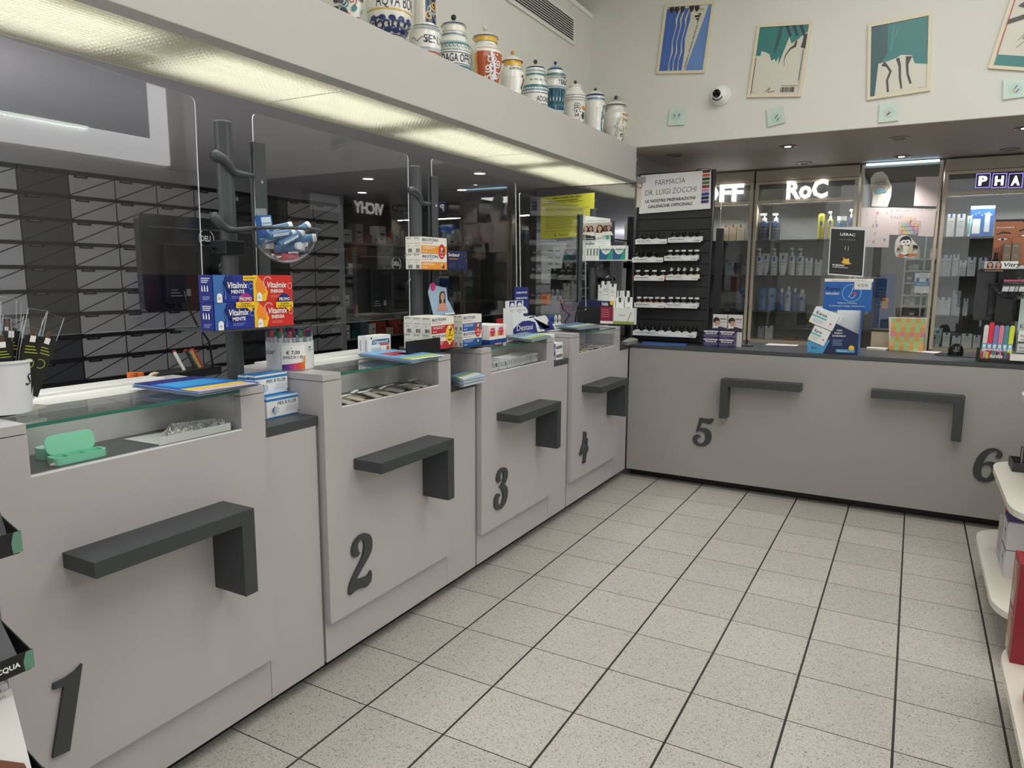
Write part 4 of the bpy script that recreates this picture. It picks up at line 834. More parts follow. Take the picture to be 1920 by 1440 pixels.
# card with a woman
def portrait(F, x, y, r, hair, skin, bg=None, top=None):
    k = 1
    F.circ(x, y-.2*r, r*1.25, M(hair, .6), 18); F.poly([(x-1.2*r*F.h/F.w, y), (x-1.4*r*F.h/F.w, y-2.4*r), (x+1.3*r*F.h/F.w, y-2.4*r), (x+1.2*r*F.h/F.w, y)], M(hair, .6))
    F.poly([(x-2.2*r*F.h/F.w, y-3.4*r), (x-1.3*r*F.h/F.w, y-1.7*r), (x+1.3*r*F.h/F.w, y-1.7*r), (x+2.2*r*F.h/F.w, y-3.4*r)], M(top or skin, .6))
    F.rect(x-.35*r*F.h/F.w, y-1.9*r, x+.35*r*F.h/F.w, y-.7*r, M(skin, .6)); F.poly([(x+.8*r*math.cos(a*.39)*F.h/F.w, y-.15*r+r*math.sin(a*.39)) for a in range(16)], M(skin, .6))
    F.circ(x-.3*r*F.h/F.w, y, r*.1, INK, 8); F.circ(x+.3*r*F.h/F.w, y, r*.1, INK, 8); F.poly([(x-.3*r*F.h/F.w, y-.55*r), (x+.3*r*F.h/F.w, y-.55*r), (x, y-.75*r)], M('#a8423c', .5)); F.poly([(x-.85*r*F.h/F.w, y+.25*r), (x-.2*r*F.h/F.w, y+.9*r), (x+.85*r*F.h/F.w, y+.25*r), (x+.6*r*F.h/F.w, y+1.05*r), (x-.6*r*F.h/F.w, y+1.05*r)], M(hair, .6))
q = [PX(a, b, 'x', -.20) for a, b in ((812, 592), (852, 588), (838, 560), (836, 540), (806, 533), (802, 548))]
m = MB(); m.prism(q, X*.003, M('#a9c4dc', .5)); yy, zz = q[0].y, q[0].z; F = Face(m, (-.1968, yy, zz), Y, Z, q[1].y-yy, q[4].z-zz); F.circ(-.02, .92, .14, M('#e0368c', .4)); portrait(F, .40, .62, .14, '#3a2a26', '#d9a98a', top='#d99a8c'); F.rect(.5, .0, .95, .06, WH)
tag(m.build('standing_card'), 'standing card with a smiling long haired woman and pink disc, behind the Bioton cartons', 'card')
# digeracid
q = PX(709, 664, 'z', 1.201); yd0, yd1 = PX(691, 663, 'x', q.x).y, PX(733, 663, 'x', q.x).y; hz = PX(700, 630, 'x', q.x).z
def dig(F):
    F.text('1 ', .1, .84, .1, INK, w=.06); F.poly([(.14, .55), (.95, .55), (.93, .80), (.18, .80)], M('#1c5f8e', .4)); F.text('Digeracid', .2, .60, .16, WH, w=.68, bold=.02, shear=.2); F.rect(.5, .46, .92, .53, REDV); F.circ(.86, .30, .12, M('#e4653a', .4)); F.lines(.1, .7, .34, 3, .07, M('#9aa4b0', .5), .02); F.rect(.5, .06, .9, .10, M('#b9c3cc', .4))
for i in range(2):
    carton('medicine_box', 'white box lettered Digeracid on unit two, '+('front', 'rear')[i]+' one of the pair', 'box', q.x-.03*i-.0005*i, yd0, yd1, 1.2012, hz, .029, '#eeeeea', dig, lambda F: F.rect(.3, .2, .7, .8, M('#b7bfc6', .5)), 'Digeracid boxes')
# mix b flor boxes
def mbf(F):
    F.rect(0, .80, 1, .92, M('#2f7fc0', .4)); F.rect(0, 0, 1, .06, M('#2f7fc0', .4)); F.text('MIX B FLOR', .34, .58, .17, M('#1d2d60', .4), w=.60, bold=.0)
    for i in range(30):
        a = i*2.4; r = .19*math.sqrt(i/30); F.circ(.20+r*math.cos(a)*F.h/F.w, .38+r*math.sin(a), .028, M('#2f5f9c', .4), 6)
    F.lines(.55, .95, .50, 3, .06, M('#8fa0b8', .5), .018); F.lines(.5, .95, .30, 1, .05, M('#6a7a98', .5), .015); F.text('OEF', .85, .14, .09, INK, w=.1, bold=.02)
def mbs(F): F.rect(0, .80, 1, .92, M('#2f7fc0', .4)); F.lines(.2, .8, .6, 4, .14, M('#9aa8bc', .5), .02)
xb = -.10; yb0, yb1 = PX(501, 786, 'x', xb).y, PX(560, 776, 'x', xb).y; hb = PX(502, 746, 'x', xb).z-1.0405; db = .037
for i, (dx, dz, la) in enumerate(((0, 0, 'front one on the low counter'), (1, 0, 'second row, bottom'), (1, 1, 'second row, top'), (2, 0, 'third row, bottom'), (2, 1, 'third row, top'))):
    carton('medicine_box', 'white and blue box lettered Mix B Flor, '+la, 'box', xb-dx*(db+.001), yb0-.012*dx, yb1-.012*dx, 1.0405+dz*(hb+.0004), 1.0405+dz*(hb+.0004)+hb, db, '#eef0f0', mbf, mbs, 'Mix B Flor boxes', '#3d8cc8')
# ------------------------------------------------------------------ leaflets
def leaflets(label, top, z0, n, cols, group='leaflet stacks', zt=.0016):
    """stack of leaflets: pixel corners of the top sheet on its own level"""
    P = [PX(a, b, 'z', z0+n*zt) for a, b in top]; c = sum(P, Vector())/4; t = thing('leaflet_stack', label, 'leaflets', (c.x, c.y, z0), group)
    for i in range(n):
        j = Vector((random.uniform(-.004, .004), random.uniform(-.006, .006), 0)); Q = [Vector((p.x, p.y, z0+.0003+i*zt))+j for p in P]; m = MB()
        m.prism(Q, Z*(zt*.72), M(cols[0], .4), me=M(cols[1] if i % 2 else '#d9dde0', .5))
        if i == n-1:
            u = (Q[1]-Q[0]); v = (Q[3]-Q[0]); F = lambda a, b: Q[0]+u*a+v*b+Z*(zt*.72+.0004)
            for (x0, y0_, x1, y1_, c_) in cols[2:]: m.quad(F(x0, y0_), F(x1, y0_), F(x1, y1_), F(x0, y1_), M(c_, .4)) if (u.cross(v)).z > 0 else m.quad(F(x0, y1_), F(x1, y1_), F(x1, y0_), F(x0, y0_), M(c_, .4))
        m.build('leaflet', t)
    return t
leaflets('fanned stack of blue and yellow leaflets on unit one', [(250, 719), (372, 735), (486, 716), (362, 705)], 1.2005, 8, ['#2f6fbe', '#223a80', (.0, 0, .25, 1, '#2b2f7c'), (.25, .1, .6, .9, '#3f9ad8'), (.72, 0, .86, 1, '#e3c33c'), (.86, 0, 1, 1, '#c9b9c4')])
leaflets('stack of light blue leaflets with red patch on unit two', [(672, 662), (772, 675), (829, 664), (735, 655)], 1.2005, 10, ['#6fa6d4', '#5a86b4', (.25, .2, .55, .8, '#b03a48'), (.4, .5, .6, .7, '#20304c'), (.78, 0, .9, 1, '#b8c83c'), (.92, 0, 1, 1, '#e4e6e0')])
leaflets('stack of grey blue leaflets with green end on unit three', [(948, 630), (997, 637), (1033, 629), (985, 622)], 1.2005, 8, ['#6b7f8c', '#8fa0a8', (.5, 0, .72, 1, '#86b4d2'), (.72, 0, .9, 1, '#a4b83c')])
leaflets('stack of grey blue leaflets with green end on unit four', [(1040, 610), (1083, 615), (1125, 611), (1082, 604)], 1.2005, 7, ['#6b7fa0', '#8fa0b4', (.5, 0, .72, 1, '#a4c4dc'), (.72, 0, .9, 1, '#a4b458')])
leaflets('thick curled stack of leaflets in the gap between units two and three', [(846, 704), (868, 712), (908, 703), (880, 694)], 1.0405, 16, ['#86b4d2', '#dfe2de', (.0, .0, .3, 1, '#6a9ccc'), (.3, 0, .5, 1, '#a4b83c'), (.55, 0, 1, 1, '#e2e4e0')], zt=.0022)
leaflets('loose grey papers beside unit four at the corner', [(1166, 640), (1176, 641), (1196, 636), (1184, 631)], 1.0405, 12, ['#b9b6b0', '#8f8a80'], zt=.0022)
# pen tub
q = PX(545, 690, 'z', ZC+.001); t = thing('pen_tub', 'round white pen tub with a price card of 7,00 euro, on unit two', 'tub', (q.x, q.y-.0, ZC+.001)); rr = .088; xc, yc, zc_ = q.x, q.y, ZC+.001
MB().lathe([(.0001, 0), (rr*.98, 0), (rr, .004), (rr, .105), (rr-.002, .105), (rr-.002, .006)], (xc, yc, zc_), M('#dcdedd', .35), 40).build('wrap', t)
MB().lathe([(rr+.0004, .106), (rr+.0008, .145), (rr+.0014, .145), (rr-.0002, .106)], (xc, yc, zc_), GLB, 40).build('clear_rim', t)
w = Wrap(MB(), (xc, yc, zc_), [(rr+.0005, 0), (rr+.0005, .2)]); a0_ = math.atan2(CAM.y-yc, CAM.x-xc)+.02
w.patch(a0_-.38, a0_+.62, .002, .095, M('#eeeeec', .4), 14, 1); w.text('€ 7,00', a0_+.10, .062, .013, INK, .02); w.text('(INVECE DI 11,00)', a0_+.10, .046, .010, INK, .01, w=.072)
for i, c_ in enumerate(('#4a2a70', '#6a2f8c', '#a8338c', '#cf3f6c', '#d8542c', '#dd6a2c')): w.patch(a0_-.36+.155*i, a0_-.36+.155*(i+1), .003+.0*i, .024+.0015*i, M(c_, .4), 3, 1)
w.patch(a0_+.52, a0_+.58, .025, .055, M('#e0902c', .4), 1, 1); w.patch(a0_-.02, a0_+.08, .085, .088, M('#b4c83c', .4), 1, 1)
w.text('Color', a0_-1.0, .062, .020, M('#20264c', .4), 0, shear=.3); w.text('T-', a0_+.86, .07, .018, INK, .01); w.mb.build('price_card', t)
for i in range(26):
    a = 2*pi*i/26*1.0; r = .078 if i % 2 else .062; c_ = ['#1c6a4c', '#20264c', '#a8283c', '#3a2a4c', '#1c6a4c', '#c03c4c', '#20304c'][i % 7]; cc_ = M(c_, .3)
    x_, y_ = xc+r*math.cos(a), yc+r*math.sin(a); p = thing('pen', 'clear barrelled pen with a %s cap in the white tub' % {'#1c6a4c': 'green', '#20264c': 'navy', '#a8283c': 'red', '#3a2a4c': 'violet', '#c03c4c': 'pink', '#20304c': 'dark blue'}[c_], 'pen', (x_, y_, zc_+.006), 'pens in the white tub')
    MB().cyl((x_, y_, zc_+.007), (x_, y_, zc_+.122), .0068, M('#c9cdd2', .2), 8).build('barrel', p); MB().cyl((x_, y_, zc_+.1225), (x_, y_, zc_+.147), .0072, cc_, 8).build('cap', p)
# bowl with effervescent tubes
xb_ = -.07; q = PX(534, 431, 'x', xb_); RB_ = 64/FPX*((q-CAM).dot(_f)); t = thing('display_bowl', 'clear hemispherical bowl on a grey ring arm of the first pole', 'bowl', (q.x, q.y, q.z-RB_))
pr = [(max(.0005, RB_*.97*math.sin(a*pi/32)), -RB_*.97*math.cos(a*pi/32)) for a in range(17)]
MB().lathe(pr+[(r*.985, z*.985) for r, z in reversed(pr)], q, GLB, 40).build('bowl', t)
MB().tube([q+Vector((RB_*math.cos(a*pi/18), RB_*math.sin(a*pi/18), 0)) for a in range(37)], .0055, PG, 8).build('ring', t)
horn('', [P2(399, 400, XS+.034), P2(402, 406, XS+.038), P2(412, 420, XS+.04), P2(428, 430, XS+.045), P2(442, 432, XS+.06), q+Vector((-.02, -RB_+.004, 0))], r0=.019, r1=.007).build('arm', t)
tm = M('#4a7aa6', .35); tw = M('#e8ebee', .35)
for i, (dx, dy, dz, ax, ay, az) in enumerate([(.03, -.045, -.018, .2, 1, .18), (.04, -.01, -.03, .3, 1, .55), (.0, -.03, .004, .4, 1, .25), (.045, .035, -.03, .7, .8, .12), (.0, .035, -.012, .3, 1, .5), (-.04, -.02, -.03, .2, 1, .3), (.01, .01, -.062, .8, .6, .1), (.02, .045, .0, .1, 1, .5)]):
    d = Vector((ax, ay, az)).normalized(); c_ = q+Vector((dx, dy, dz)); p = thing('tablet_tube', 'blue and white tablet tube in the clear bowl, '+['lowest left', 'crossing the middle', 'lying across the rim at the left', 'pointing at the right rim', 'raised at the right rim', 'at the back left', 'at the bottom', 'farthest right'][i], 'tube', c_, 'tablet tubes in the bowl')
    a_, b_ = c_-d*.052, c_+d*.035; MB().cyl(a_, b_, .0135, tm, 16).build('barrel', p); MB().cyl(b_, b_+d*.014, .0138, tw, 16).build('cap', p)
    o_ = MB(); n_ = d.cross(Z).normalized(); F = Face(o_, a_+d*.01-n_*0+X*.0138-Z*.005, d, Z, .06, .010); F.rect(0, .1, 1, .9, tw); F.text('Lactoflorene', .1, .3, .5, tm, w=.8); o_.build('label_print', p)
c_ = q+Vector((-.005, -.085, .0)); m = MB(); m.obox(c_+Vector((-.01, -.02, -.035)), (.022, 0, 0), (0, .052, .006), (0, -.012, .075), M('#2f62a8', .4)); F = Face(m, c_+Vector((.0125, -.02, -.035)), Vector((0, .052, .006)), Vector((0, -.012, .075)), .052, .076)
F.rect(.1, .55, .9, .92, M('#cfe0f0', .4)); F.text('Igiene alito', .15, .62, .1, M('#204a8c', .4), w=.7); F.rect(.4, .1, .6, .5, M('#9cc4e8', .4)); m.obox(c_+Vector((-.0, -.033, .041)), (.001, 0, 0), (0, .046, .004), (0, -.004, .022), M('#8a8f94', .3)); tag(m.build('blister_pack', None, base=c_-Z*.035), 'blue hanging pack standing in the clear bowl', 'pack')
for i in range(4):
    c_ = q+Vector((.045-.01*i, .01+.02*i, -.055+.004*i)); p = thing('tablet_tube', 'tablet tube with white cap showing at the bottom right of the bowl, %s' % ORD[i], 'tube', c_, 'tablet tubes in the bowl'); MB().cyl(c_-X*.05, c_, .010, tm, 14).build('barrel', p); MB().cyl(c_, c_+X*.012, .0125, tw, 14).build('cap', p)
c_ = q+Vector((.01, -.02, -.092)); tag(MB().cyl(c_, c_+Y*.06, .012, M('#d0607a', .4), 14).build('tablet_tube', None, base=c_), 'pink tablet tube at the very bottom of the bowl', 'tube')
# cup of liquorice sticks, black frame box, grey flat holder
q = PX(14, 772, 'z', ZC+.01); t = thing('cup', 'white tapered cup at the left edge holding wrapped sticks', 'cup', (q.x, q.y, ZC+.0095)); cx_, cy_ = q.x, q.y; RC = .066
MB().lathe([(.0001, 0), (RC*.80, 0), (RC*1.0, .125), (RC*1.06, .128), (RC*1.06, .134), (RC*.96, .134), (RC*.78, .006), (.0001, .005)], (cx_, cy_, ZC+.0095), M('#dfe0e2', .3), 40).build('body', t)
wm = Wrap(MB(), (cx_, cy_, ZC+.0095), [(RC*.80, 0), (RC, .125)]); wm.text('S', math.atan2(-cy_, CAM.x-cx_)+.95, .07, .03, INK, 0, shear=.3); wm.mb.build('lettering', t)
for i in range(12):
    a = i*2.4; r = .036*math.sqrt((i+.5)/12); b = Vector((cx_+r*math.cos(a), cy_+r*math.sin(a), ZC+.02)); ln = Vector((r*math.cos(a)*7-.03, r*math.sin(a)*9+.10, 1)).normalized(); L = random.uniform(.20, .29)
    p = thing('wrapped_stick', 'liquorice stick in a clear bag with black and green label, %s in the cup' % ORD[i], 'stick', b, 'wrapped sticks in the cup'); sd = ln.cross(X).normalized(); w_ = .023; n_ = sd.cross(ln)*.003
    m = MB(); m.prism([b-sd*w_*.6, b+sd*w_*.6, b+sd*w_+ln*L*.6, b+sd*w_+ln*L, b-sd*w_+ln*L, b-sd*w_+ln*L*.6], n_, GLB, me=M('#b9bdc0', .3)); m.build('bag', p)
    MB().cyl(b+n_*.5, b+n_*.5+ln*(L*.82), .0055, M('#5a4030', .7), 8, .0045).build('stick', p)
    m = MB(); sg = 1 if (sd.cross(ln)).x > 0 else -1; F = Face(m, b+sd*(-w_*.95 if sg > 0 else w_*.95)+ln*(.03)+X*.007, sd*sg, ln, w_*1.9, L*.62)
    F.rect(0, 0, 1, 1, M('#101110', .5)); F.ring(.5, .55, .08, .012, M('#a8b83a', .4)); [F.rect(.15, .72+.05*j, .85-.1*j, .735+.05*j, M('#a8b83a', .4)) for j in range(3)]; F.rect(.3, .9, .6, 1.0, WH); m.build('paper_label', p)
q0, q1 = PX(-12, 757, 'x', -.10), PX(22, 700, 'x', -.10); t = thing('card_holder', 'open black box frame in front of the white cup at the left edge', 'holder', (-.10, q0.y, ZC)); y_a, y_b = q0.y-.02, q1.y
MB().box(-.142, -.10, y_a, y_b, ZC+.0, ZC+.006, BLACK).box(-.142, -.10, y_a, y_b, q1.z-.006, q1.z, BLACK).box(-.142, -.10, y_b-.007, y_b, ZC+.006, q1.z-.006, BLACK).box(-.142, -.10, y_a, y_a+.007, ZC+.006, q1.z-.006, BLACK).box(-.142, -.138, y_a, y_b, ZC, q1.z, M('#060607', .5)).build('frame', t)
q = PX(44, 772, 'z', ZC+.006); tag(MB().obox((q.x-.02, q.y-.035, ZC+.0105), (.05, .012, 0), (-.015, .07, 0), (0, 0, .008), M('#b7b2a8', .3)).obox((q.x-.01, q.y-.015, ZC+.0186), (.03, .006, 0), (-.006, .03, 0), (0, 0, .004), M('#d8d5cc', .3)).build('flat_case', None, base=(q.x, q.y, ZC+.0105)), 'small flat beige case on the glass beside the white cup', 'case')
# things on the staff side desk
for i, (px, py, w_, h_, c_, nm, la) in enumerate(((247, 709, .03, .03, '#e0702c', 'tape_dispenser', 'orange tape dispenser peeping over the counter back'), (262, 709, .03, .035, '#e0702c', 'tape_dispenser', 'second orange plastic piece peeping over the counter back'))):
    q = PX(px, py, 'x', -.5); tag(MB().cyl((-.5, q.y, 1.04), (-.5, q.y, q.z+.02), w_/2, M(c_, .4), 14).build(nm, None, base=(-.5, q.y, 1.04)), la, 'stationery')
q = PX(290, 706, 'x', -.52); m = MB(); m.tube([(-.52, q.y-.04+.04*(1-math.cos(a*.2617)), q.z-.06+.07*math.sin(a*.2617)) for a in range(13)], .008, M('#cdbfa4', .5), 8); tag(m.build('paper_roll', None, base=(-.52, q.y, q.z-.06)), 'curled beige strap behind the counter', 'roll')
t = thing('pen_tray', 'dark curved pen tray with pens left of the first pole', 'pen tray', (-.5, PX(360, 700, 'x', -.5).y, 1.15)); q = PX(358, 700, 'x', -.5)
MB().prism([(-.56, q.y-.13, 1.19), (-.46, q.y-.13, 1.19), (-.46, q.y+.11, q.z+.02), (-.56, q.y+.11, q.z+.02)], -Z*.03, M('#1b1c1f', .4)).build('tray', t, bevel=.006)
for i, (dx, c_) in enumerate(((-.02, '#e9e6e0'), (.03, '#20242c'), (.05, '#c4b060'), (.06, '#b02c34'))):
    m = MB().cyl((-.5, q.y+dx, q.z+.0), (-.52, q.y+dx-.03, q.z+.085), .006, M(c_, .4), 8).cyl((-.52, q.y+dx-.03, q.z+.085), (-.5212, q.y+dx-.0318, q.z+.09), .0062, M('#b02c34', .4), 8); tag(m.build('pen', None, base=(-.5, q.y+dx, q.z)), 'pen leaning on the staff side tray, %s' % ('white', 'black', 'yellow', 'red')[i], 'pen', 'pens on the staff side')

# ------------------------------------------------------------------ price rack on the far counter
SL = M('#2a2b2d', .5); rk = thing('display_rack', 'tall black slatwall rack of own label jars under the white pharmacy sign', 'rack', (.22, 5.45, 1.04))
x0r, x1r = PX(1188, 620, 'y', 5.45).x, PX(1334, 450, 'y', 5.45).x
MB().box(x0r, x1r, 5.472, 5.49, 1.042, 2.33, SL).box(x0r, x0r+.012, 5.45, 5.49, 1.042, 2.30, M('#1c1d1f', .5)).box(x1r-.012, x1r, 5.45, 5.49, 1.042, 2.30, SL).build('frame', rk)
m = MB()
for i in range(12): m.box(x0r+.012, x1r-.012, 5.458, 5.472, 1.05+.085*i, 1.05+.085*i+.078, SL)
m.build('slats', rk); MB().box(x0r-.0, x1r+.0, 5.36, 5.50, 1.041, 1.052, BLACK).build('base', rk)
sg = [PX(a, b, 'y', 5.44) for a, b in ((1198, 401), (1332, 391), (1333, 319), (1201, 329))]; m = MB(); m.prism([Vector((p.x, 5.44, p.z)) for p in sg], Y*.006, M('#e6e5e4', .45))
u = (sg[1]-sg[0]); u.y = 0; wd = u.length; F = Face(m, (sg[0].x, 5.4398, sg[0].z), u, Z, wd, (sg[3]-sg[0]).length); HW = M('#2c2c30', .6)
F.text('FARMACIA', .43, .70, .14, HW, w=.42, align='c', shear=.12, bold=-.01); F.text('DR. LUIGI ZOCCHI', .44, .46, .14, HW, w=.72, align='c', shear=.12, bold=-.01)
F.text('LE NOSTRE PREPARAZIONI', .44, .27, .075, INK, w=.70, align='c', bold=.02); F.text('GALENICHE OFFICINALI', .44, .13, .075, INK, w=.62, align='c', bold=.02)
for i, c_ in enumerate(('#4a2c2c', '#cc5a30', '#24482f', '#56702f', '#8c2438', '#c98aa0', '#20409a', '#17182c', '#3a2f78')): F.rect(.875, .90-.094*i, .975, .97-.094*i, M(c_, .5))
o = m.build('sign_board', rk); 
stp = [((1191, 458, 1250, 449), 'DEPURATIVO', '19,00'), ((1252, 455, 1314, 446), 'CENTELLA COMPOSTA', '18,00'), ((1185, 492, 1243, 483), 'BETULLA COMPOSTA', '20,00'), ((1245, 489, 1307, 480), 'ERBE LASSATIVE', '7,50'),
       ((1187, 526, 1245, 517), 'CARDO MARIANO', '9,80'), ((1247, 525, 1308, 516), 'PROPOLI SPRAY', '9,70'), ((1189, 576, 1245, 567), 'MELATONINA COMPOSTA', '9,00'), ((1246, 577, 1307, 568), 'CAPSULE RILASSANTI', '13,00'), ((1186, 628, 1305, 618), 'RISO ROSSO FERMENTATO 10', '20,00')]
ys = 5.355; JR = []
for i, ((l, b, r, t_), nm, pr_) in enumerate(stp):
    p0, p1 = PX(l, b, 'y', ys), PX(r, b, 'y', ys); z0, z1 = p0.z, p0.z+.036
    m = MB().box(p0.x, p1.x, ys, ys+.002, z0, z1, M('#e9e9e8', .5)); F = Face(m, (p0.x, ys, z0), X, Z, p1.x-p0.x, z1-z0)
    F.text(nm, .05, .52, .24, INK, w=.45 if i < 8 else .36, bold=.02); F.rect(.1, .22, .6, .27, M('#8a8a8c', .5)); F.text('€ '+pr_, .96, .22, .26, INK, align='r', bold=.01)
    if 'PRO' in nm or 'CARDO' in nm: F.rect(0, 0, .03, 1, RED)
    m.box(p0.x, p1.x, ys+.002, 5.457, z0-.004, z0+.004, BLACK); o = m.build('shelf_rail', rk); JR.append((p0.x, p1.x, z0+.0045))
def rjar(kind, x, y, z, label, lc='#cfd3d4', s=1.0):
    t = thing('supplement_jar', label, 'jar', (x, y, z), 'own label jars on the black rack'); dk = M('#14120f', .15, 0, 0, .6)
    r = .021*s; h = .075*s
    MB().lathe([(.0001, 0), (r, .001), (r, h*.72), (r*.72, h*.82), (r*.72, h*.84)], (x, y, z), dk, 16).build('bottle', t)
    cm = M('#101113', .4) if kind == 'black' else M('#dcdcda', .4)
    if kind == 'spray':
        MB().cyl((x, y, z+h*.84), (x, y, z+h*1.0), r*.5, cm, 10).cyl((x, y, z+h), (x, y, z+h*1.18), r*.28, cm, 8).cyl((x, y, z+h*1.12), (x+.02, y-.012, z+h*1.0), r*.16, cm, 8).build('nozzle', t)
    else: MB().cyl((x, y, z+h*.84), (x, y, z+h*1.02), r*.86, cm, 16).build('lid', t)
    w = Wrap(MB(), (x, y, z), [(r+.0002, 0), (r+.0002, h)]); w.patch(-2.9, -.3, h*.08, h*.52, M(lc, .5), 10, 1); w.patch(-2.2, -1.2, h*.34, h*.38, INK, 4, 1); w.patch(-2.0, -1.4, h*.2, h*.23, M('#6a6c70', .5), 4, 1)
    w.mb.build('label_print', t); return t
RK = ['upper left', 'upper right', 'second row left', 'second row right', 'third row left', 'third row right', 'fourth row left', 'fourth row right', 'bottom row']
for i, (xa, xb_2, z) in enumerate(JR):
    kind = ('black', 'black', 'black', 'white', 'white', 'spray', 'white', 'white', 'black')[i]; n = (4, 5, 4, 5, 4, 5, 5, 5, 8)[i]; ks = {'black': 'black lidded', 'white': 'white lidded', 'spray': 'white nozzle'}[kind]
    for j in range(n):
        if i in (0, 2) and j == n-1: continue
        rjar(kind, xa+.024+(xb_2-xa-.05)*j/(n-1)+(.01 if i % 2 else 0), 5.395+(.012 if j % 2 else 0), z, '%s dark jar on the black rack, %s section, %s from the left' % (ks, RK[i], ORD[j]), ['#c9d4cf', '#cfd2d6', '#dcd6c4', '#c9cccd', '#e0d4d8', '#d4d6c4', '#e4c49c', '#b9bcd4', '#e0dcdc'][i], 1.0)
# ------------------------------------------------------------------ zzzquil, screen, poster, karos
zy = 5.30
for i in range(2):
    for j in range(2):
        a, b = ((1318, 1346), (1347.5, 1376))[i]; x0_, x1_ = PX(a, 648, 'y', zy).x, PX(b, 648, 'y', zy).x; h_ = .058
        def zf(F): F.rect(.02, .85, .98, .98, WH); F.text('ZzzQuil', .12, .58, .20, WH, w=.75, bold=.03); F.rect(0, .30, 1, .45, M('#6f6a8c', .4)); F.lines(.1, .8, .18, 2, .1, M('#8c86b4', .5), .03)
        fcarton('medicine_box', 'dark purple box lettered ZzzQuil, %s column, %s one' % (('left', 'right')[i], ('lower', 'upper')[j]), 'box', zy, x0_, x1_-.0006, 1.0407+j*(h_+.0006), 1.0407+j*(h_+.0006)+h_, .085, '#3a2c5c', zf, lambda F: F.text('ZzzQuil', .1, .3, .3, M('#b9b0dc', .4), w=.8), 'ZzzQuil boxes')
for i, (a, b) in enumerate(((1336, 1363), (1364.5, 1392))):
    x0_, x1_ = PX(a, 614, 'y', zy+.088).x, PX(b, 614, 'y', zy+.088).x; m = MB().box(x0_, x1_, zy+.088, zy+.091, 1.0405, 1.275, M('#d8d6d4', .5)); F = Face(m, (x0_, zy+.088, 1.15), X, Z, x1_-x0_, .12)
    F.rect(.0, .1, .6, .85, M('#d8cfc9', .5)); F.circ(.25, .66, .2, M('#2a211e', .6)); F.circ(.32, .5, .15, M('#c79a80', .6)); F.text('RESPIRA', .5, .72, .09, INK, w=.45, bold=.02); F.text('e dormi', .52, .55, .08, INK, w=.4); F.poly([(0, .0), (1, .0), (1, .2), (.5, .3), (0, .15)], M('#3a3044', .5)); F.rect(.1, .2, .4, .3, WH)
    tag(m.build('standing_card', None, base=((x0_+x1_)/2, zy+.09, 1.0405)), 'small standing card with dark haired man, %s of the pair behind the purple boxes' % ('left', 'right')[i], 'card', 'cards behind the purple boxes')
xs0, xs1 = PX(1347, 430, 'y', 5.40).x, PX(1640, 430, 'y', 5.40).x
t = thing('acrylic_screen', 'clear acrylic screen on the far counter with the black poster hung on it', 'screen', (1, 5.445, 1.3)); 
MB().prism(rrect([Vector((xs0, 5.445, 1.30)), Vector((xs1, 5.445, 1.30)), Vector((xs1, 5.445, 2.16)), Vector((xs0, 5.445, 2.16))]), Y*.005, GL, me=EDGE).build('panel', t)
MB().box(xs0-.022, xs0+.028, 5.430, 5.444, 1.0405, 1.90, PB).box(xs0-.022, xs0+.028, 5.451, 5.461, 1.0405, 1.90, PB).build('upright', t); MB().box(xs0-.06, xs0+.10, 5.40, 5.54, 1.0402, 1.048, PB).build('foot', t)
ps = [PX(a, b, 'y', 5.42) for a, b in ((1552, 515), (1618, 520), (1625, 425), (1557, 426))]; ps = [Vector((p.x, 5.42+(.02 if i in (1, 2) else 0), p.z)) for i, p in enumerate(ps)]
m = MB(); m.prism(ps, Y*.002, M('#d8d8d6', .4)); u = ps[1]-ps[0]; v = ps[3]-ps[0]; F = Face(m, ps[0]-Y*.0006, u, v, u.length, v.length)
F.rect(.03, .03, .97, .97, M('#0e0e10', .3)); F.text('LIERAC', .5, .84, .055, WH, w=.42, align='c', bold=.01); F.text('DAL 5 AL 31 MARZO 2024', .5, .75, .018, M('#b0b0b0', .5), w=.42, align='c'); F.line([(.46, .62), (.45, .54)], .002, WH); F.line([(.54, .62), (.54, .54)], .002, WH)
F.rect(.42, .36, .58, .53, M('#1c1b1a', .3)); F.ring(.5, .44, .08, .004, M('#4f463a', .4)); F.poly([(.36, .27), (.42, .34), (.40, .40), (.48, .33), (.58, .38), (.56, .31), (.66, .26), (.5, .24)], M('#d8a83a', .4)); F.poly([(.42, .28), (.58, .28), (.58, .36), (.42, .36)], M('#e6c04a', .4))
F.text('IN REGALO', .12, .2, .035, WH, w=.34, bold=.03); F.text('LA CREMA MANI DA BORSA', .12, .165, .018, WH, w=.44, bold=.02); F.rect(.05, .08, .9, .085, M('#5a5a5a', .5))
tag(m.build('poster', None, base=ps[0]), 'black Lierac poster with golden bottle hung on the far screen', 'poster')
# karos display
ky = 5.235; kb = 1.0405; X0, X1 = PX(1513, 660, 'y', ky).x, PX(1607, 666, 'y', ky).x; t = thing('countertop_display', 'blue Karos Reflusso counter display with tilted boxes', 'display', ((X0+X1)/2, ky+.1, kb)); BK_ = M('#16224f', .4); BKL = M('#4f9ccc', .4); BKM = M('#1c5fae', .4)
m = MB(); zz = PX(1607, 578, 'y', ky).z
m.prism([(X0, ky, kb), (X1, ky, kb), (X1, ky, zz-.17), (X0+.17, ky, zz-.105), (X0+.155, ky, zz-.11), (X0+.10, ky, kb+.01)], Y*.003, BK_)
F = Face(m, (X0, ky, kb), X, Z, X1-X0, zz-kb); F.poly([(0, 0), (.32, 0), (.45, .30), (.0, .28)], BKL); F.poly([(.58, .04), (.95, .05), (.95, .12), (.58, .11)], BKL); F.text('IBSA', .14, .09, .05, BK_, w=.12, align='c'); F.circ(.88, .15, .055, YLW)
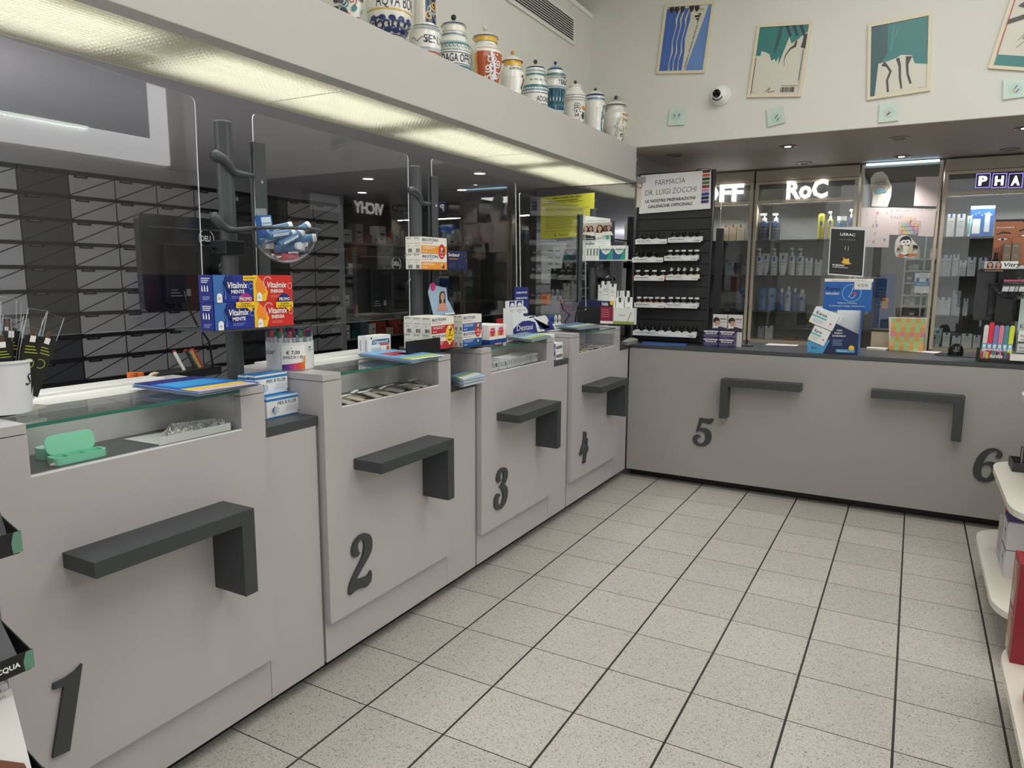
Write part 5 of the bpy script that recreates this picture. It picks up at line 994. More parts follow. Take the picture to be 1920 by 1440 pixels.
F.text('CON', .62, .50, .035, WH, align='c', bold=.02); F.text('ACIDO', .60, .44, .035, WH, align='c', bold=.02); F.text('IALURONICO', .62, .38, .035, WH, w=.26, align='c', bold=.02); F.lines(.5, .72, .3, 4, .035, M('#9ab0d8', .5), .01); F.text('Karos', .62, .055, .04, WH, w=.18)
m.build('front_panel', t)
sd = PX(1631, 662, 'x', X1).y; MB().prism([(X1, ky, kb), (X1, ky+.20, kb), (X1, ky+.20, zz+.005), (X1, ky+.05, zz)], X*.003, BKM).build('side_panel', t); MB().box(X0+.02, X1, ky+.2, ky+.203, kb, zz, M('#e6ebef', .5)).box(X0+.16, X1-.002, ky+.14, ky+.143, kb, zz-.02, M('#e6ebef', .5)).build('back_panel', t)
h0, h1 = PX(1543, 577, 'y', ky+.19), PX(1638, 523, 'y', ky+.19); m = MB().box(h0.x, h1.x, ky+.19, ky+.193, zz-.03, h1.z, BKM); F = Face(m, (h0.x, ky+.19, h0.z), X, Z, h1.x-h0.x, h1.z-h0.z)
F.rect(0, .90, 1, 1, M('#eceae8', .4)); F.text('Rigurgito acido? Bruciore di stomaco?', .5, .925, .05, RED, w=.7, align='c', shear=.2); F.text('Karos', .04, .60, .13, BK_, w=.30, bold=.03); F.text('REFLUSSO', .04, .46, .07, WH, w=.28, bold=.02); F.ring(.58, .52, .30, .02, M('#7fc0e8', .4), 28); F.circ(.64, .5, .05, REDV); F.line([(.6, .72), (.58, .55), (.52, .4), (.6, .34), (.66, .45)], .003, M('#bfe0f4', .4))
F.rect(.62, .64, .97, .93, M('#dcdcda', .5)); F.text('€ 22.90', .795, .74, .085, INK, w=.2, align='c', bold=.01); F.text('Dedicato per il trattamento', .5, .16, .05, WH, w=.4, align='c'); F.text('del reflusso gastro-esofageo e laringo-faringeo.', .5, .06, .05, WH, w=.75, align='c'); m.build('header_card', t)
for i, c4 in enumerate((((1516, 603), (1560, 621), (1572, 591.5), (1530, 575)), ((1514, 636), (1544, 649), (1558, 621.7), (1528, 609.6)))):
    P = [PX(a, b, 'y', ky-.006) for a, b in c4]; u = P[1]-P[0]; v = P[3]-P[0]
    for dd_ in range(2):
        if dd_ and i: continue
        m = MB(); of = Y*(.045*dd_)+(u*.12 if dd_ else Vector()); m.obox(P[0]+of, u, v, Y*.043, M('#e9eceb', .45)); F = Face(m, P[0]+of, u, v, u.length, v.length)
        F.text('Karos', .12, .62, .2, BK_, w=.45, bold=.02); F.rect(.0, .44, .62, .54, M('#5fb8bc', .4)); F.lines(.1, .6, .3, 3, .08, M('#9aa8b0', .5), .02); F.circ(.82, .35, .05, REDV); F.rect(0, 0, .12, .06, YLW)
        tag(m.build('medicine_box', None, base=P[0]+of), 'white tilted box lettered Karos in the blue display, '+('upper front', 'lower', 'upper rear')[i if not dd_ else 2], 'box', 'Karos boxes')
# ------------------------------------------------------------------ showcase at the back
BE = noisy('beige_frame', '#b3a999', '#ada393', 4, .4); BEL = M('#c9bda8', .35); YS = 6.7; INT = noisy('showcase_interior', '#9a9a98', '#949492', 3, .6); SHG = M('#23302f', .2)
BAYS = [(.0, .56, 'left showcase bay with part of an illuminated OFF sign, behind the black upright'), (.575, 1.395, 'middle showcase bay under the illuminated RoC sign'), (2.0, 2.98, 'right showcase bay under the illuminated PHA letters')]
SH = [(1.873, 'top'), (1.565, 'middle'), (1.255, 'lower')]
for bi, (xa, xb2, lab) in enumerate(BAYS):
    t = thing('showcase', lab, 'showcase', ((xa+xb2)/2, YS+.2, 0), 'wall showcases')
    MB().box(xa, xa+.015, YS, YS+.38, 0, 2.46, BE).box(xb2-.015, xb2, YS, YS+.38, 0, 2.46, BE).box(xa+.015, xb2-.015, YS+.365, YS+.38, 0, 2.46, INT).box(xa+.015, xb2-.015, YS+.0, YS+.365, .955, .995, BE).box(xa+.015, xb2-.015, YS+.01, YS+.365, 2.19, 2.2, INT).build('carcass', t)
    MB().box(xa+.016, xb2-.016, YS, YS+.02, .05, .95, BE).build('cupboard_front', t)
    MB().box(xa, xb2, YS-.012, YS-.0, 2.372, 2.462, BE).build('header_panel', t, bevel=.001)
    MB().prism([Vector(q) for q in ((xa, YS-.001, 2.18), (xb2, YS-.001, 2.18), (xb2, YS-.001, 2.368), (xa, YS-.001, 2.368))], -Y*.012, BEL, holes=[[Vector(q) for q in ((xa+.03, YS-.001, 2.21), (xb2-.03, YS-.001, 2.21), (xb2-.03, YS-.001, 2.345), (xa+.03, YS-.001, 2.345))]]).build('sign_frame', t, bevel=.001)
    MB().box(xa+.03, xb2-.03, YS-.006, YS-.002, 2.21, 2.345, GLS).box(xa+.03, xb2-.03, YS+.04, YS+.045, 2.205, 2.35, M('#6e6a66', .3)).build('sign_window', t)
    MB().box(xa, xa+.024, YS-.016, YS-.001, .98, 2.18, BEL).build('door_frame', t); MB().box(xb2-.024, xb2, YS-.016, YS-.001, .98, 2.18, BEL).build('door_frame', t)
    MB().box(xa+.024, xb2-.024, YS-.006, YS-.002, 1.0, 2.18, GLS).build('glass_door', t)
    for z, _ in SH: MB().box(xa+.016, xb2-.016, YS+.02, YS+.36, z-.010, z-.002, SHG).build('glass_shelf', t)
    l = area('showcase_light', ((xa+xb2)/2, YS+.06, 2.17), (-.25, 0, 0), xb2-xa-.1, .03, 6.5*(xb2-xa), (1, .98, .95))
LET = M('#ffffff', .5, 0, 2.6)
def letters(txt, px0, px1, py0, py1, y, label, frames=False):
    p0, p1 = PX(px0, py0, 'y', y), PX(px1, py0, 'y', y); h = PX(px0, py1, 'y', y).z-p0.z; m = MB()
    m.text(txt, (p0.x, y, p0.z), X, Z, h, LET, .035, 0, p1.x-p0.x, thick=.006)
    for v in m.v: pass
    return tag(m.build('illuminated_letters', None, base=p0), label, 'sign', 'illuminated brand signs')
letters('RoC', 1474, 1551, 372, 341, YS-.024, 'illuminated white letters RoC on the middle showcase')
letters('OFF', 1308, 1393, 379, 350, YS-.024, 'illuminated white letters ending in FF on the left showcase')
for i, ch in enumerate('PHAR'):
    a = 1828+30.5*i; p0, p1 = PX(a, 354, 'y', YS-.02), PX(a+27, 354, 'y', YS-.02); h = .108; z = p0.z+.004; m = MB(); w = p1.x-p0.x; VI = M('#8f80d8', .4, 0, 1.6)
    F = Face(m, (p0.x, YS-.02, z), X, Z, w, h); F.rect(0, 0, 1, 1, M('#3f3c48', .4))
    for r in ((0, 0, 1, .05), (0, .95, 1, 1), (0, 0, .05, 1), (.95, 0, 1, 1)): F.rect(*r, VI)
    F.text(ch, .5, .2, .6, LET, w=.6, align='c', bold=.04); m.box(p0.x, p1.x, YS-.0198, YS-.014, z, z+h, M('#5a5860', .4)); tag(m.build('illuminated_letter', None, base=(p0.x, YS-.02, z)), 'illuminated boxed letter %s above the right showcase' % ch, 'sign', 'illuminated brand signs')
# side showcase with the mirrored sign (right wall of the alcove)
tsc = t = thing('showcase', 'side showcase at the right end of the alcove with an illuminated sign', 'showcase', (3.2, 6.0, 0)); MB().box(3.06, 3.4, 5.4, 6.68, 0, 2.46, M('#6e6459', .5)).build('carcass', t)
for z in (1.25, 1.56, 1.87): MB().box(3.0, 3.06, 5.45, 6.64, z, z+.012, BEL).build('shelf', t)
m = MB(); m.text('VICHY', (3.04, 6.64, 2.225), -Y, Z, .12, LET, .03, 0, .50, thick=.006); tag(m.build('illuminated_letters', None, base=(3.04, 6.6, 2.2)), 'illuminated white letters on the side showcase, seen mirrored in the second screen', 'sign', 'illuminated brand signs')
m = MB().box(3.02, 3.05, 5.5, 5.9, 2.2, 2.36, M('#c9cdd0', .3, 0, .6)); m.build('light_panel', t)
# products
def bottle(label, px0, px1, pyt, z, col, kind, y=YS+.10, tagc='#2458a0', grp='cosmetics in the showcases'):
    a, b = PX(px0, 500, 'y', y).x, PX(px1, 500, 'y', y).x; zc = PX((px0+px1)/2, pyt, 'y', y).z; h = max(.03, zc-z); x = (a+b)/2; r = (b-a)/2*.97
    for lo, hi, _ in BAYS:
        if lo-.04 < x < hi+.04: x = min(max(x, lo+.018+r), hi-.018-r)
    c = M(col, .35)
    nm = {'box': 'cosmetic_box', 'tube': 'cosmetic_tube', 'pump': 'pump_bottle', 'cap': 'cosmetic_bottle', 'jar': 'cosmetic_jar', 'plain': 'cosmetic_bottle'}[kind]
    t = thing(nm, label, nm.split('_')[1], (x, y, z), grp); tg = M(tagc, .4); GY = M('#8f9498', .5)
    if kind == 'box':
        m = MB().box(x-r, x+r, y-r*.8, y+r*.8, z, z+h, c); m.build('carton', t); m = MB(); F = Face(m, (x-r, y-r*.8, z), X, Z, 2*r, h)
        F.rect(.36, .84, .64, 1, tg); F.rect(.15, .66, .85, .69, GY); F.lines(.15, .85, .56, 3, .07, GY, .012); m.build('label_print', t); return t
    if kind == 'tube':
        n = 10; vs = []; H = h
        m = MB(); ring = lambda f, rx, ry: [Vector((x+rx*math.cos(2*pi*i/16), y+ry*math.sin(2*pi*i/16), z+f*H)) for i in range(16)]
        P = ring(.14, r*.72, r*.6)+ring(.5, r*.9, r*.45)+ring(1, r, r*.06); m.add(P, [(j*16+i, j*16+(i+1) % 16, (j+1)*16+(i+1) % 16, (j+1)*16+i) for j in range(2) for i in range(16)]+[tuple(range(32, 48))], c, True); m.build('tube_body', t)
        MB().cyl((x, y, z), (x, y, z+.14*H), r*.55, M('#e0e2e4', .4), 16).build('cap', t); yy = y-r*.5
    else:
        hb = h*{'pump': .72, 'cap': .82, 'plain': .95, 'jar': .8}[kind]; m = MB()
        m.lathe([(.0001, 0), (r*.96, 0), (r, hb*.04), (r, hb*.90), (r*.85, hb*.97), (r*.3, hb)], (x, y, z), c, 20); m.build('body', t)
        if kind == 'pump': MB().cyl((x, y, z+hb), (x, y, z+hb+h*.1), r*.42, M('#e4e6e8', .4), 12).cyl((x, y, z+hb+h*.1), (x, y, z+hb+h*.22), r*.15, M('#e4e6e8', .4), 8).obox((x-r*.75, y-r*.2, z+hb+h*.2), (r*1.1, 0, 0), (0, r*.4, 0), (0, 0, h*.07), M('#e4e6e8', .4)).build('pump', t)
        elif kind in ('cap', 'jar'): MB().cyl((x, y, z+hb), (x, y, z+h), r*(.5 if kind == 'cap' else .98), M('#e4e6e8', .4), 14).build('cap', t)
        yy = y-r
    m = MB(); w = Wrap(m, (x, y, z), [((r if kind != 'tube' else r*.62), 0), ((r if kind != 'tube' else r*.62), h)])
    if kind != 'tube': w.patch(-1.9, -1.24, h*.52, h*.66, tg, 4, 1); w.patch(-2.2, -.94, h*.4, h*.42, GY, 5, 1); w.patch(-2.1, -1.1, h*.3, h*.315, GY, 5, 1)
    else:
        F = Face(m, (x-r*.8, y-r*.56, z+h*.2), X, Z, r*1.6, h*.7); F.rect(.36, .75, .64, .98, tg); F.rect(.1, .55, .9, .58, GY); F.rect(.2, .4, .8, .42, GY)
    m.build('label_print', t); return t
def rowp(bay, shelf, z, items):
    n = 0
    for (a, b, top, col, kind, w_) in items:
        bottle('%s, %s shelf of the %s showcase, %s from left' % (w_, shelf, bay, ORD[n]), a, b, top, z, col, kind); n += 1
Zt, Zm, Zl, Zb = 1.8715, 1.5635, 1.2535, .9955
rowp('middle', 'top', Zt, [(1418, 1439, 400, '#2a3140', 'pump', 'dark navy pump bottle'), (1441, 1459, 400, '#2c3548', 'pump', 'dark blue pump bottle'), (1528, 1541, 398, '#a8a03a', 'plain', 'tall olive yellow bottle'), (1545, 1557, 396, '#b4aa4c', 'pump', 'pale yellow pump bottle'), (1563, 1582, 406, '#2f6478', 'jar', 'wide teal jar'), (1584, 1595, 392, '#3f4f78', 'pump', 'slate blue pump bottle')])
rowp('middle', 'middle', Zm, [(1413, 1427, 465, '#dde0e4', 'pump', 'white pump bottle'), (1428, 1443, 475, '#e0e0e0', 'tube', 'white cream tube'), (1445, 1458, 465, '#d8dce4', 'pump', 'white pump bottle with blue square'), (1459, 1477, 474, '#e4e2e0', 'tube', 'wide white cream tube'), (1478, 1491, 464, '#dde0e4', 'pump', 'tall white pump bottle'), (1492.5, 1508, 465, '#dde0e4', 'pump', 'slim white pump bottle'), (1510, 1524, 484, '#dfe3e6', 'box', 'short white carton'), (1528, 1541, 487, '#d8d8d8', 'box', 'short grey white carton')])
rowp('middle', 'lower', Zl, [(1408, 1423, 537, '#6f93b8', 'plain', 'clear blue bottle'), (1425, 1442, 537, '#4f7aa8', 'plain', 'wide clear blue bottle'), (1444, 1459, 536, '#7a9cc0', 'plain', 'pale blue bottle'), (1464, 1474, 541, '#2f5f98', 'cap', 'slim deep blue bottle'), (1476, 1487, 537, '#b9c8dc', 'cap', 'slim white blue bottle'), (1489, 1499, 540, '#2458a4', 'cap', 'royal blue bottle'), (1500, 1515, 543, '#a0b0c4', 'cap', 'grey blue bottle with white cap')])
rowp('middle', 'bottom', Zb, [(1408, 1427, 618, '#a88a4c', 'box', 'gold and red gift box'), (1429, 1440, 612, '#9c9a96', 'box', 'grey carton'), (1442, 1457, 611, '#c4c0bc', 'box', 'patterned white carton'), (1478, 1502, 637, '#8a5a44', 'box', 'low brown box')])
rowp('left', 'top', Zt, [(1352, 1364, 422, '#b49a70', 'box', 'gold topped carton'), (1366, 1378, 421, '#b9a27c', 'box', 'brown carton with bottle picture'), (1380, 1393, 422, '#c4b494', 'box', 'cream carton with dropper picture'), (1395, 1404, 426, '#9aa6a4', 'box', 'small green grey carton')])
rowp('left', 'middle', Zm, [(1362, 1378, 492, '#8f9aa4', 'box', 'low grey blue carton'), (1379, 1390, 478, '#2a3444', 'box', 'tall dark carton'), (1391, 1402, 494, '#8a8070', 'box', 'small tan carton')])
rowp('left', 'lower', Zl, [(1385, 1402, 545, '#8a8c90', 'box', 'grey dim carton')])
rowp('right', 'top', Zt, [(1768, 1782, 402, '#dfe2e6', 'box', 'white carton'), (1786, 1801, 402, '#e2e4e8', 'box', 'second white carton'), (1805, 1814, 405, '#7fb4a8', 'tube', 'mint green tube')])
b_ = (PX(1816, 438, 'y', YS+.1).x, PX(1861, 438, 'y', YS+.1).x)
def setf(F): F.rect(0, .90, 1, 1, M('#c4cede', .4)); F.rect(.12, .1, .45, .58, WH); F.rect(.62, .15, .84, .76, M('#d8dfe8', .4)); [F.circ(.1+.13*i, .7+.04*(i % 3), .025, M('#b9d4f0', .4), 8) for i in range(7)]; F.text('LA ROCHE', .5, .9, .05, M('#204a8c', .4), w=.5, align='c')
fcarton('gift_set', 'blue gift set box with two white products, on the top shelf of the right showcase', 'box', YS+.1, b_[0], b_[1], Zt, PX(1840, 386, 'y', YS+.1).z, .08, '#2a66b8', setf)
rowp('right', 'middle', Zm, [(1757, 1769, 478, '#dfe2e6', 'box', 'tall white carton'), (1771, 1783, 478, '#dfe2e6', 'box', 'tall white carton'), (1785, 1797, 477, '#e4e6ea', 'box', 'tall white carton'), (1798, 1812, 488, '#e0e2e4', 'box', 'short white carton'), (1813, 1829, 482, '#dfe2e6', 'box', 'wide white carton'), (1834, 1850, 483, '#d8dade', 'box', 'white carton half hidden by the monitor')])
rowp('right', 'lower', Zl, [(1752, 1769, 557, '#e0dcd8', 'box', 'white carton with orange strip'), (1771, 1789, 558, '#e4e0dc', 'box', 'white carton with rust strip'), (1791, 1807, 545, '#b4b8c4', 'box', 'tall silver carton'), (1813, 1822, 560, '#d0d0d4', 'box', 'narrow white carton')])
rowp('right', 'bottom', Zb, [(1747, 1757, 622, '#c4b4b4', 'cap', 'small bottle with pink cap'), (1758, 1778, 615, '#a4b8b0', 'tube', 'pale green tube'), (1780, 1794, 624, '#dfe2e4', 'box', 'white carton behind the scanner'), (1798, 1815, 630, '#d8dcdc', 'box', 'white carton with blue square'), (1816, 1836, 626, '#e0dfd8', 'box', 'wide white carton'), (1838, 1852, 629, '#dcdfe0', 'box', 'white carton beside the nail files')])
# ------------------------------------------------------------------ glazed door between the bays
xa, xb2 = 1.41, 1.985
MB_ = MB().box(xa, xa+.022, YS-.012, YS+.03, 0, ZL-.02, BEL).box(xb2-.022, xb2, YS-.012, YS+.03, 0, ZL-.02, BEL).box(xa+.022, xb2-.022, YS-.012, YS+.03, 2.43, ZL-.02, M('#9a948c', .4))
d = MB_.build('door_1'); struct(d); struct(MB().box(xa+.022, xb2-.022, YS+.004, YS+.010, .02, 2.43, GLS).build('window_1'))
tag(MB().box(xa+.03, xb2-.03, YS-.03, YS-.014, ZL-.028, ZL-.014, M('#bfe6ff', .5, 0, 3.5)).build('light_strip', None, base=(1.7, YS-.02, ZL-.028)), 'thin pale blue light strip above the glazed door with drawings', 'light')
struct(MB().box(1.40, 1.405, YS+.385, 8.9, 0, ZL, M('#8f9492', .6)).box(0, 1.40, YS+.385, YS+.39, 0, ZL, M('#8f9492', .6)).box(2.0, 4.5, YS+.385, YS+.39, 0, ZL, M('#8f9492', .6)).build('wall_room'))
area('back_room_light', (1.9, 7.6, 2.44), (0, 0, 0), .6, .6, 7, (1, .98, .94))
t = thing('shelving_unit', 'white shelving with small products in the room behind the glazed door', 'shelving', (2.05, 7.65, 0)); ySH = 7.55
xl, xr = PX(1690, 560, 'y', ySH).x, PX(1765, 560, 'y', ySH).x; MB().box(xl, xl+.012, ySH, ySH+.3, 0, 2.0, WHITE).box((xl+xr)/2-.006, (xl+xr)/2+.006, ySH, ySH+.3, 0, 2.0, WHITE).box(xr-.012, xr, ySH, ySH+.3, 0, 2.0, WHITE).box(xl, xr, ySH+.29, ySH+.3, 0, 2.0, M('#4a5258', .6)).build('frame', t)
kk = 0
for zi, pz in enumerate((485, 507, 530, 553, 573, 594)):
    z = PX(1720, pz, 'y', ySH).z; MB().box(xl+.012, xr-.012, ySH, ySH+.28, z-.012, z, WHITE).build('shelf', t)
    for j in range(6):
        x = xl+.05+(xr-xl-.1)*j/5.0; r = .026; c_ = random.choice(['#d8dadc', '#c4c8cc', '#5a6a74', '#c9b9a0', '#6f93b4', '#2a3440', '#b8a878']); h = random.uniform(.05, .11)
        if abs(x-(xl+xr)/2) < .035: continue
        m = MB(); nm = ('cosmetic_box', 'cosmetic_bottle')[(j+zi) % 2]
        if nm == 'cosmetic_box': m.box(x-r, x+r, ySH+.06, ySH+.11, z+.0004, z+h, M(c_, .4)); m.box(x-r*.7, x+r*.7, ySH+.0595, ySH+.06, z+h*.3, z+h*.6, M('#f0f0f0', .5))
        else: m.lathe([(.0001, 0), (r*.9, 0), (r*.9, h*.75), (r*.4, h*.82), (r*.4, h), (.0001, h)], (x, ySH+.08, z+.0004), M(c_, .3), 12)
        kk += 1; tag(m.build(nm, None, base=(x, ySH+.08, z)), 'small %s behind the glazed door, %s shelf from the top, %s from left' % (('box', 'bottle')[(j+zi) % 2], ORD[zi], ORD[j]), 'product', 'products behind the glazed door')
q0, q1 = PX(1634, 640, 'y', 7.3), PX(1680, 515, 'y', 7.3); m = MB().box(q0.x, q1.x, 7.3, 7.33, 0, q1.z, M('#2a4a80', .5)); F = Face(m, (q0.x, 7.3, q0.z), X, Z, q1.x-q0.x, q1.z-q0.z); F.lines(.1, .6, .8, 6, .05, M('#5f7fb0', .5), .01); F.rect(.2, .62, .5, .74, M('#5a5f70', .5)); F.rect(.40, .50, .72, .66, M('#e08a3c', .5)); tag(m.build('display_stand', None, base=(q0.x, 7.3, 0)), 'dark blue stand with an orange note behind the glazed door', 'display')
q0, q1 = PX(1640, 510, 'y', 7.5), PX(1690, 350, 'y', 7.5)
def drawing(label, pts, y, col, draw, nm='drawing'):
    P = [PX(a, b, 'y', y) for a, b in pts]; m = MB(); m.prism([Vector((p.x, y, p.z)) for p in reversed(P)], -Y*.0012, M(col, .6))
    xs = [p.x for p in P]; zs_ = [p.z for p in P]; F = Face(m, (min(xs), y-.0016, min(zs_)), X, Z, max(xs)-min(xs), max(zs_)-min(zs_)); draw(F)
    tag(m.build(nm, None, base=(min(xs), y, min(zs_))), label, 'drawing', "children's drawings on the glazed door")
yd = YS-.014; PP = '#d8cccb'
def dr1(F):
    for i, c_ in enumerate(('#7fa878', '#c9a060', '#b4789c', '#7f93c0')): F.ring(.5, .5-.04*i, .22-.03*i, .02, M(c_, .6), 20, 0, 3.3)
    for i in range(9): F.line([(.25+.06*i, .62), (.3+.05*i, .8)], .002, M(random.choice(['#7a9a6a', '#b4705c', '#6a7ab0', '#c4a44c']), .6))
    F.poly([(.3, .38), (.8, .42), (.75, .52), (.3, .5)], M('#7fb0c0', .6)); F.line([(.35, .2), (.4, .3)], .002, M('#6a7ab0', .6)); F.line([(.7, .1), (.75, .25)], .002, M('#6a7ab0', .6))
drawing("cut out crayon drawing of a rainbow balloon, upper left of the glazed door", [(1640, 324), (1655, 321), (1664, 330), (1672, 350), (1671, 368), (1664, 388), (1634, 387), (1637, 366), (1633, 350), (1632, 335)], yd, '#d4d0c8', dr1)
def dr2(F): F.line([(0, .53), (1, .55)], .001, M('#a8a0a0', .6)); F.line([(.3, .35), (.35, .42), (.4, .35), (.5, .4), (.6, .36)], .0012, M('#8a9ab0', .6))
drawing('plain white paper taped at the upper right of the glazed door', [(1718, 332), (1763, 331), (1757, 387), (1713, 386)], yd, PP, dr2)
def heart(F, x, y, r, c_): F.poly([(x, y-r), (x+r*.5*F.h/F.w*1.0, y+.1*r), (x+r*.45*F.h/F.w, y+r*.7), (x, y+r*.3), (x-r*.45*F.h/F.w, y+r*.7), (x-r*.5*F.h/F.w, y+.1*r)], M(c_, .6))
def dr3(F):
    heart(F, .55, .85, .06, '#c98a90'); heart(F, .22, .83, .03, '#c49a80'); heart(F, .85, .84, .03, '#8a9a88'); heart(F, .55, .55, .06, '#a89ac0'); heart(F, .5, .16, .05, '#c99a9c'); heart(F, .85, .2, .04, '#6f7f88'); F.circ(.52, .66, .02, M('#d8b470', .6), 8); F.circ(.52, .36, .02, M('#d8a080', .6), 8)
    heart(F, .45, .57, .04, '#d8b470')
drawing('white sheet of small crayon hearts on the glazed door', [(1615, 389), (1672, 389), (1666, 464), (1612, 463)], yd, PP, dr3)
def dr4(F):
    F.text('IL REGALO DI NA-', .04, .84, .09, M('#8a9098', .6), w=.92, bold=-.01); F.text('TALE!', .04, .62, .10, M('#8a9098', .6), w=.28, bold=-.01)
    cols = ['#d89aa0', '#d8b878', '#b4c89a', '#a0b4d0', '#c9a0c0']
    for i in range(5):
        for j in range(3): F.rect(.28+.075*i, .1+.13*j, .345+.075*i, .21+.13*j, M(cols[(i+j) % 5], .6))
    F.line([(.26, .08), (.66, .08), (.69, .52), (.24, .50), (.26, .08)], .002, M('#8a6a78', .6)); F.line([(.28, .08), (.46, .5), (.62, .1)], .002, M('#7a6a80', .6)); F.ring(.42, .60, .08, .015, M('#d8b878', .6)); F.ring(.53, .60, .08, .015, M('#d8b878', .6))
drawing('white sheet lettered Il Regalo di Natale with a crayon gift, on the glazed door', [(1667, 389), (1756, 392), (1750, 444), (1667, 440)], yd-.002, PP, dr4)
def dr5(F):
    BW = M('#2c2d33', .6); F.circ(.42, .72, .22, BW); F.poly([(.26, .6), (.58, .6), (.66, .25), (.55, .1), (.25, .12), (.18, .35)], BW); F.circ(.42, .34, .21, WH, 18); F.circ(.34, .66, .12, WH, 14); F.circ(.50, .67, .12, WH, 14); F.circ(.36, .68, .035, BW, 8); F.circ(.50, .69, .035, BW, 8)
    F.poly([(.40, .60), (.47, .60), (.43, .54)], M('#e0903c', .6)); F.poly([(.5, .16), (.72, .2), (.76, .62), (.55, .5)], M('#d8cfa4', .6)); F.poly([(.08, .3), (.3, .45), (.35, .5), (.15, .5)], BW); F.poly([(.74, .42), (.96, .40), (.92, .54), (.72, .56)], BW)
    F.circ(.2, .47, .07, M('#d8908c', .6), 10); F.circ(.28, .40, .07, M('#8fb07c', .6), 10); F.poly([(.15, .08), (.42, .04), (.36, .16), (.16, .16)], M('#e0783c', .6)); F.poly([(.55, .04), (.94, .12), (.9, .2), (.6, .14)], M('#e0783c', .6))
drawing('cut out coloured penguin drawing on the glazed door', [(1693, 440), (1706, 444), (1722, 461), (1724, 466), (1717, 478), (1697, 484), (1680, 481), (1677, 470), (1679, 452), (1685, 443)], yd-.004, '#dcd8d4', dr5)
def dr6(F): F.rect(0, .36, 1, .56, M('#6f98b8', .6)); F.text('BUONO REGALO', .5, .42, .07, WH, w=.7, align='c'); F.text('CONCORSO', .5, .88, .05, INK, w=.6, align='c'); F.rect(.1, .58, .3, .75, M('#5f88b4', .6)); F.rect(.72, .58, .92, .75, M('#5f88b4', .6)); F.lines(.2, .8, .8, 2, .05, M('#8a94a0', .6), .012); F.ring(.5, .2, .1, .01, M('#9aa0a8', .6), 4)
drawing('small printed voucher sheet with blue band on the glazed door', [(1716, 512), (1744, 512), (1742, 550), (1714, 549)], yd, '#d4d8da', dr6, 'leaflet')

# ------------------------------------------------------------------ notices on the partition
def notice(label, nm, c4, y, col, draw):
    P = [PX(a, b, 'y', y) for a, b in c4]; m = MB(); m.prism([Vector((p.x, y, p.z)) for p in P], -Y*.001, M(col, .6)); tl, tr, br, bl = P
    u = Vector((tr.x-tl.x, 0, tr.z-tl.z)); v = Vector((tl.x-bl.x, 0, tl.z-bl.z)); F = Face(m, Vector((bl.x, y-.0014, bl.z)), u, v, u.length, v.length); draw(F); tag(m.build(nm, None, base=Vector((bl.x, y, bl.z))), label, 'notice')
YW = 5.4185
def yn(F):
    F.text('NOMINATIVI DEI MEDICI PER L ERMACO', .5, .93, .03, INK, w=.55, align='c', bold=.02); F.rect(.15, .87, .7, .885, M('#6a6820', .6)); F.rect(.1, .83, .8, .84, M('#6a6820', .6)); F.lines(.1, .9, .74, 16, .035, M('#8f8c30', .6), .008); F.text('FARMACIA', .35, .05, .03, M('#4a4820', .6), w=.2); F.circ(.28, .065, .02, INK, 8); F.rect(.08, .17, .9, .176, M('#6a6820', .6))
notice('large yellow printed notice on the glossy grey partition', 'notice', [(1014, 370), (1115, 361), (1113, 443), (1014, 448)], YW, '#dedb4e', yn)
def wn_(F):
    for i in range(5):
        for j in range(2): F.rect(.28+.28*j, .78-.155*i, .46+.28*j, .81-.155*i, M('#8a8f92', .6))
notice('white sheet with two columns of small labels on the grey partition', 'notice', [(1015, 454), (1063, 455), (1044, 532), (1015, 531)], YW, '#c9ced0', wn_)
notice('small orange note stuck on the grey partition', 'notice', [(1015, 550), (1032, 551), (1031, 570), (1014, 569)], YW, '#d87a3a', lambda F: F.lines(.15, .8, .8, 3, .12, M('#a85a28', .6), .03))
notice('narrow cream notice with a red ring at the beam end', 'notice', [(1195, 330), (1203, 333), (1202, 388), (1193, 389)], YW+.02, '#d8cfc0', lambda F: F.ring(.55, .75, .12, .03, M('#b4705c', .6), 16))
# ------------------------------------------------------------------ corner pole displays (turned towards the hall)
yT = 4.95; zt = PX(1126, 487, 'y', yT).z
t = thing('pole_tray', 'white tray on the corner pole carrying the Ansiben boxes', 'tray', (-.12, 5.0, zt)); xL = PX(1089, 487, 'y', yT).x
MB().prism([(xL, yT-.03, zt-.002), (.13, yT-.03, zt-.002), (.13, 4.988, zt-.002), (xL, 4.988, zt-.002)], -Z*.006, M('#e2e3e2', .4)).prism([(xL, yT-.03, zt-.002), (xL+.14, yT-.03, zt-.002), (xL, yT-.03, zt+.05)], Y*.002, M('#e2e3e2', .4)).build('tray', t); MB().box(-.26, -.23, 4.97, 4.990, zt-.05, zt-.008, PB).build('bracket', t)
def anf(F): F.rect(0, 0, 1, .78, M('#2f5f8c', .4)); F.poly([(.55, 0), (1, 0), (1, .7), (.8, .6)], M('#2c9a80', .4)); F.poly([(.08+.42*(1+math.cos(a*.314+pi)), 1.0-.62*abs(math.sin(a*.314))) for a in range(11)], WH); F.text('Ansiben', .5, .66, .16, M('#1e5a50', .4), w=.62, align='c', bold=.03); F.text('RELAX', .5, .50, .09, M('#3a9a80', .4), w=.3, align='c')
h_ = PX(1126, 461, 'y', yT).z-zt
for i, (a, b) in enumerate(((1126, 1149.5), (1150.5, 1174))): fcarton('medicine_box', 'white and teal box lettered Ansiben Relax, %s of the front pair' % ('left', 'right')[i], 'box', yT-.02, PX(a, 485, 'y', yT).x, PX(b, 485, 'y', yT).x, zt-.0015, zt+h_, .06, '#eceeec', anf, None, 'Ansiben boxes')
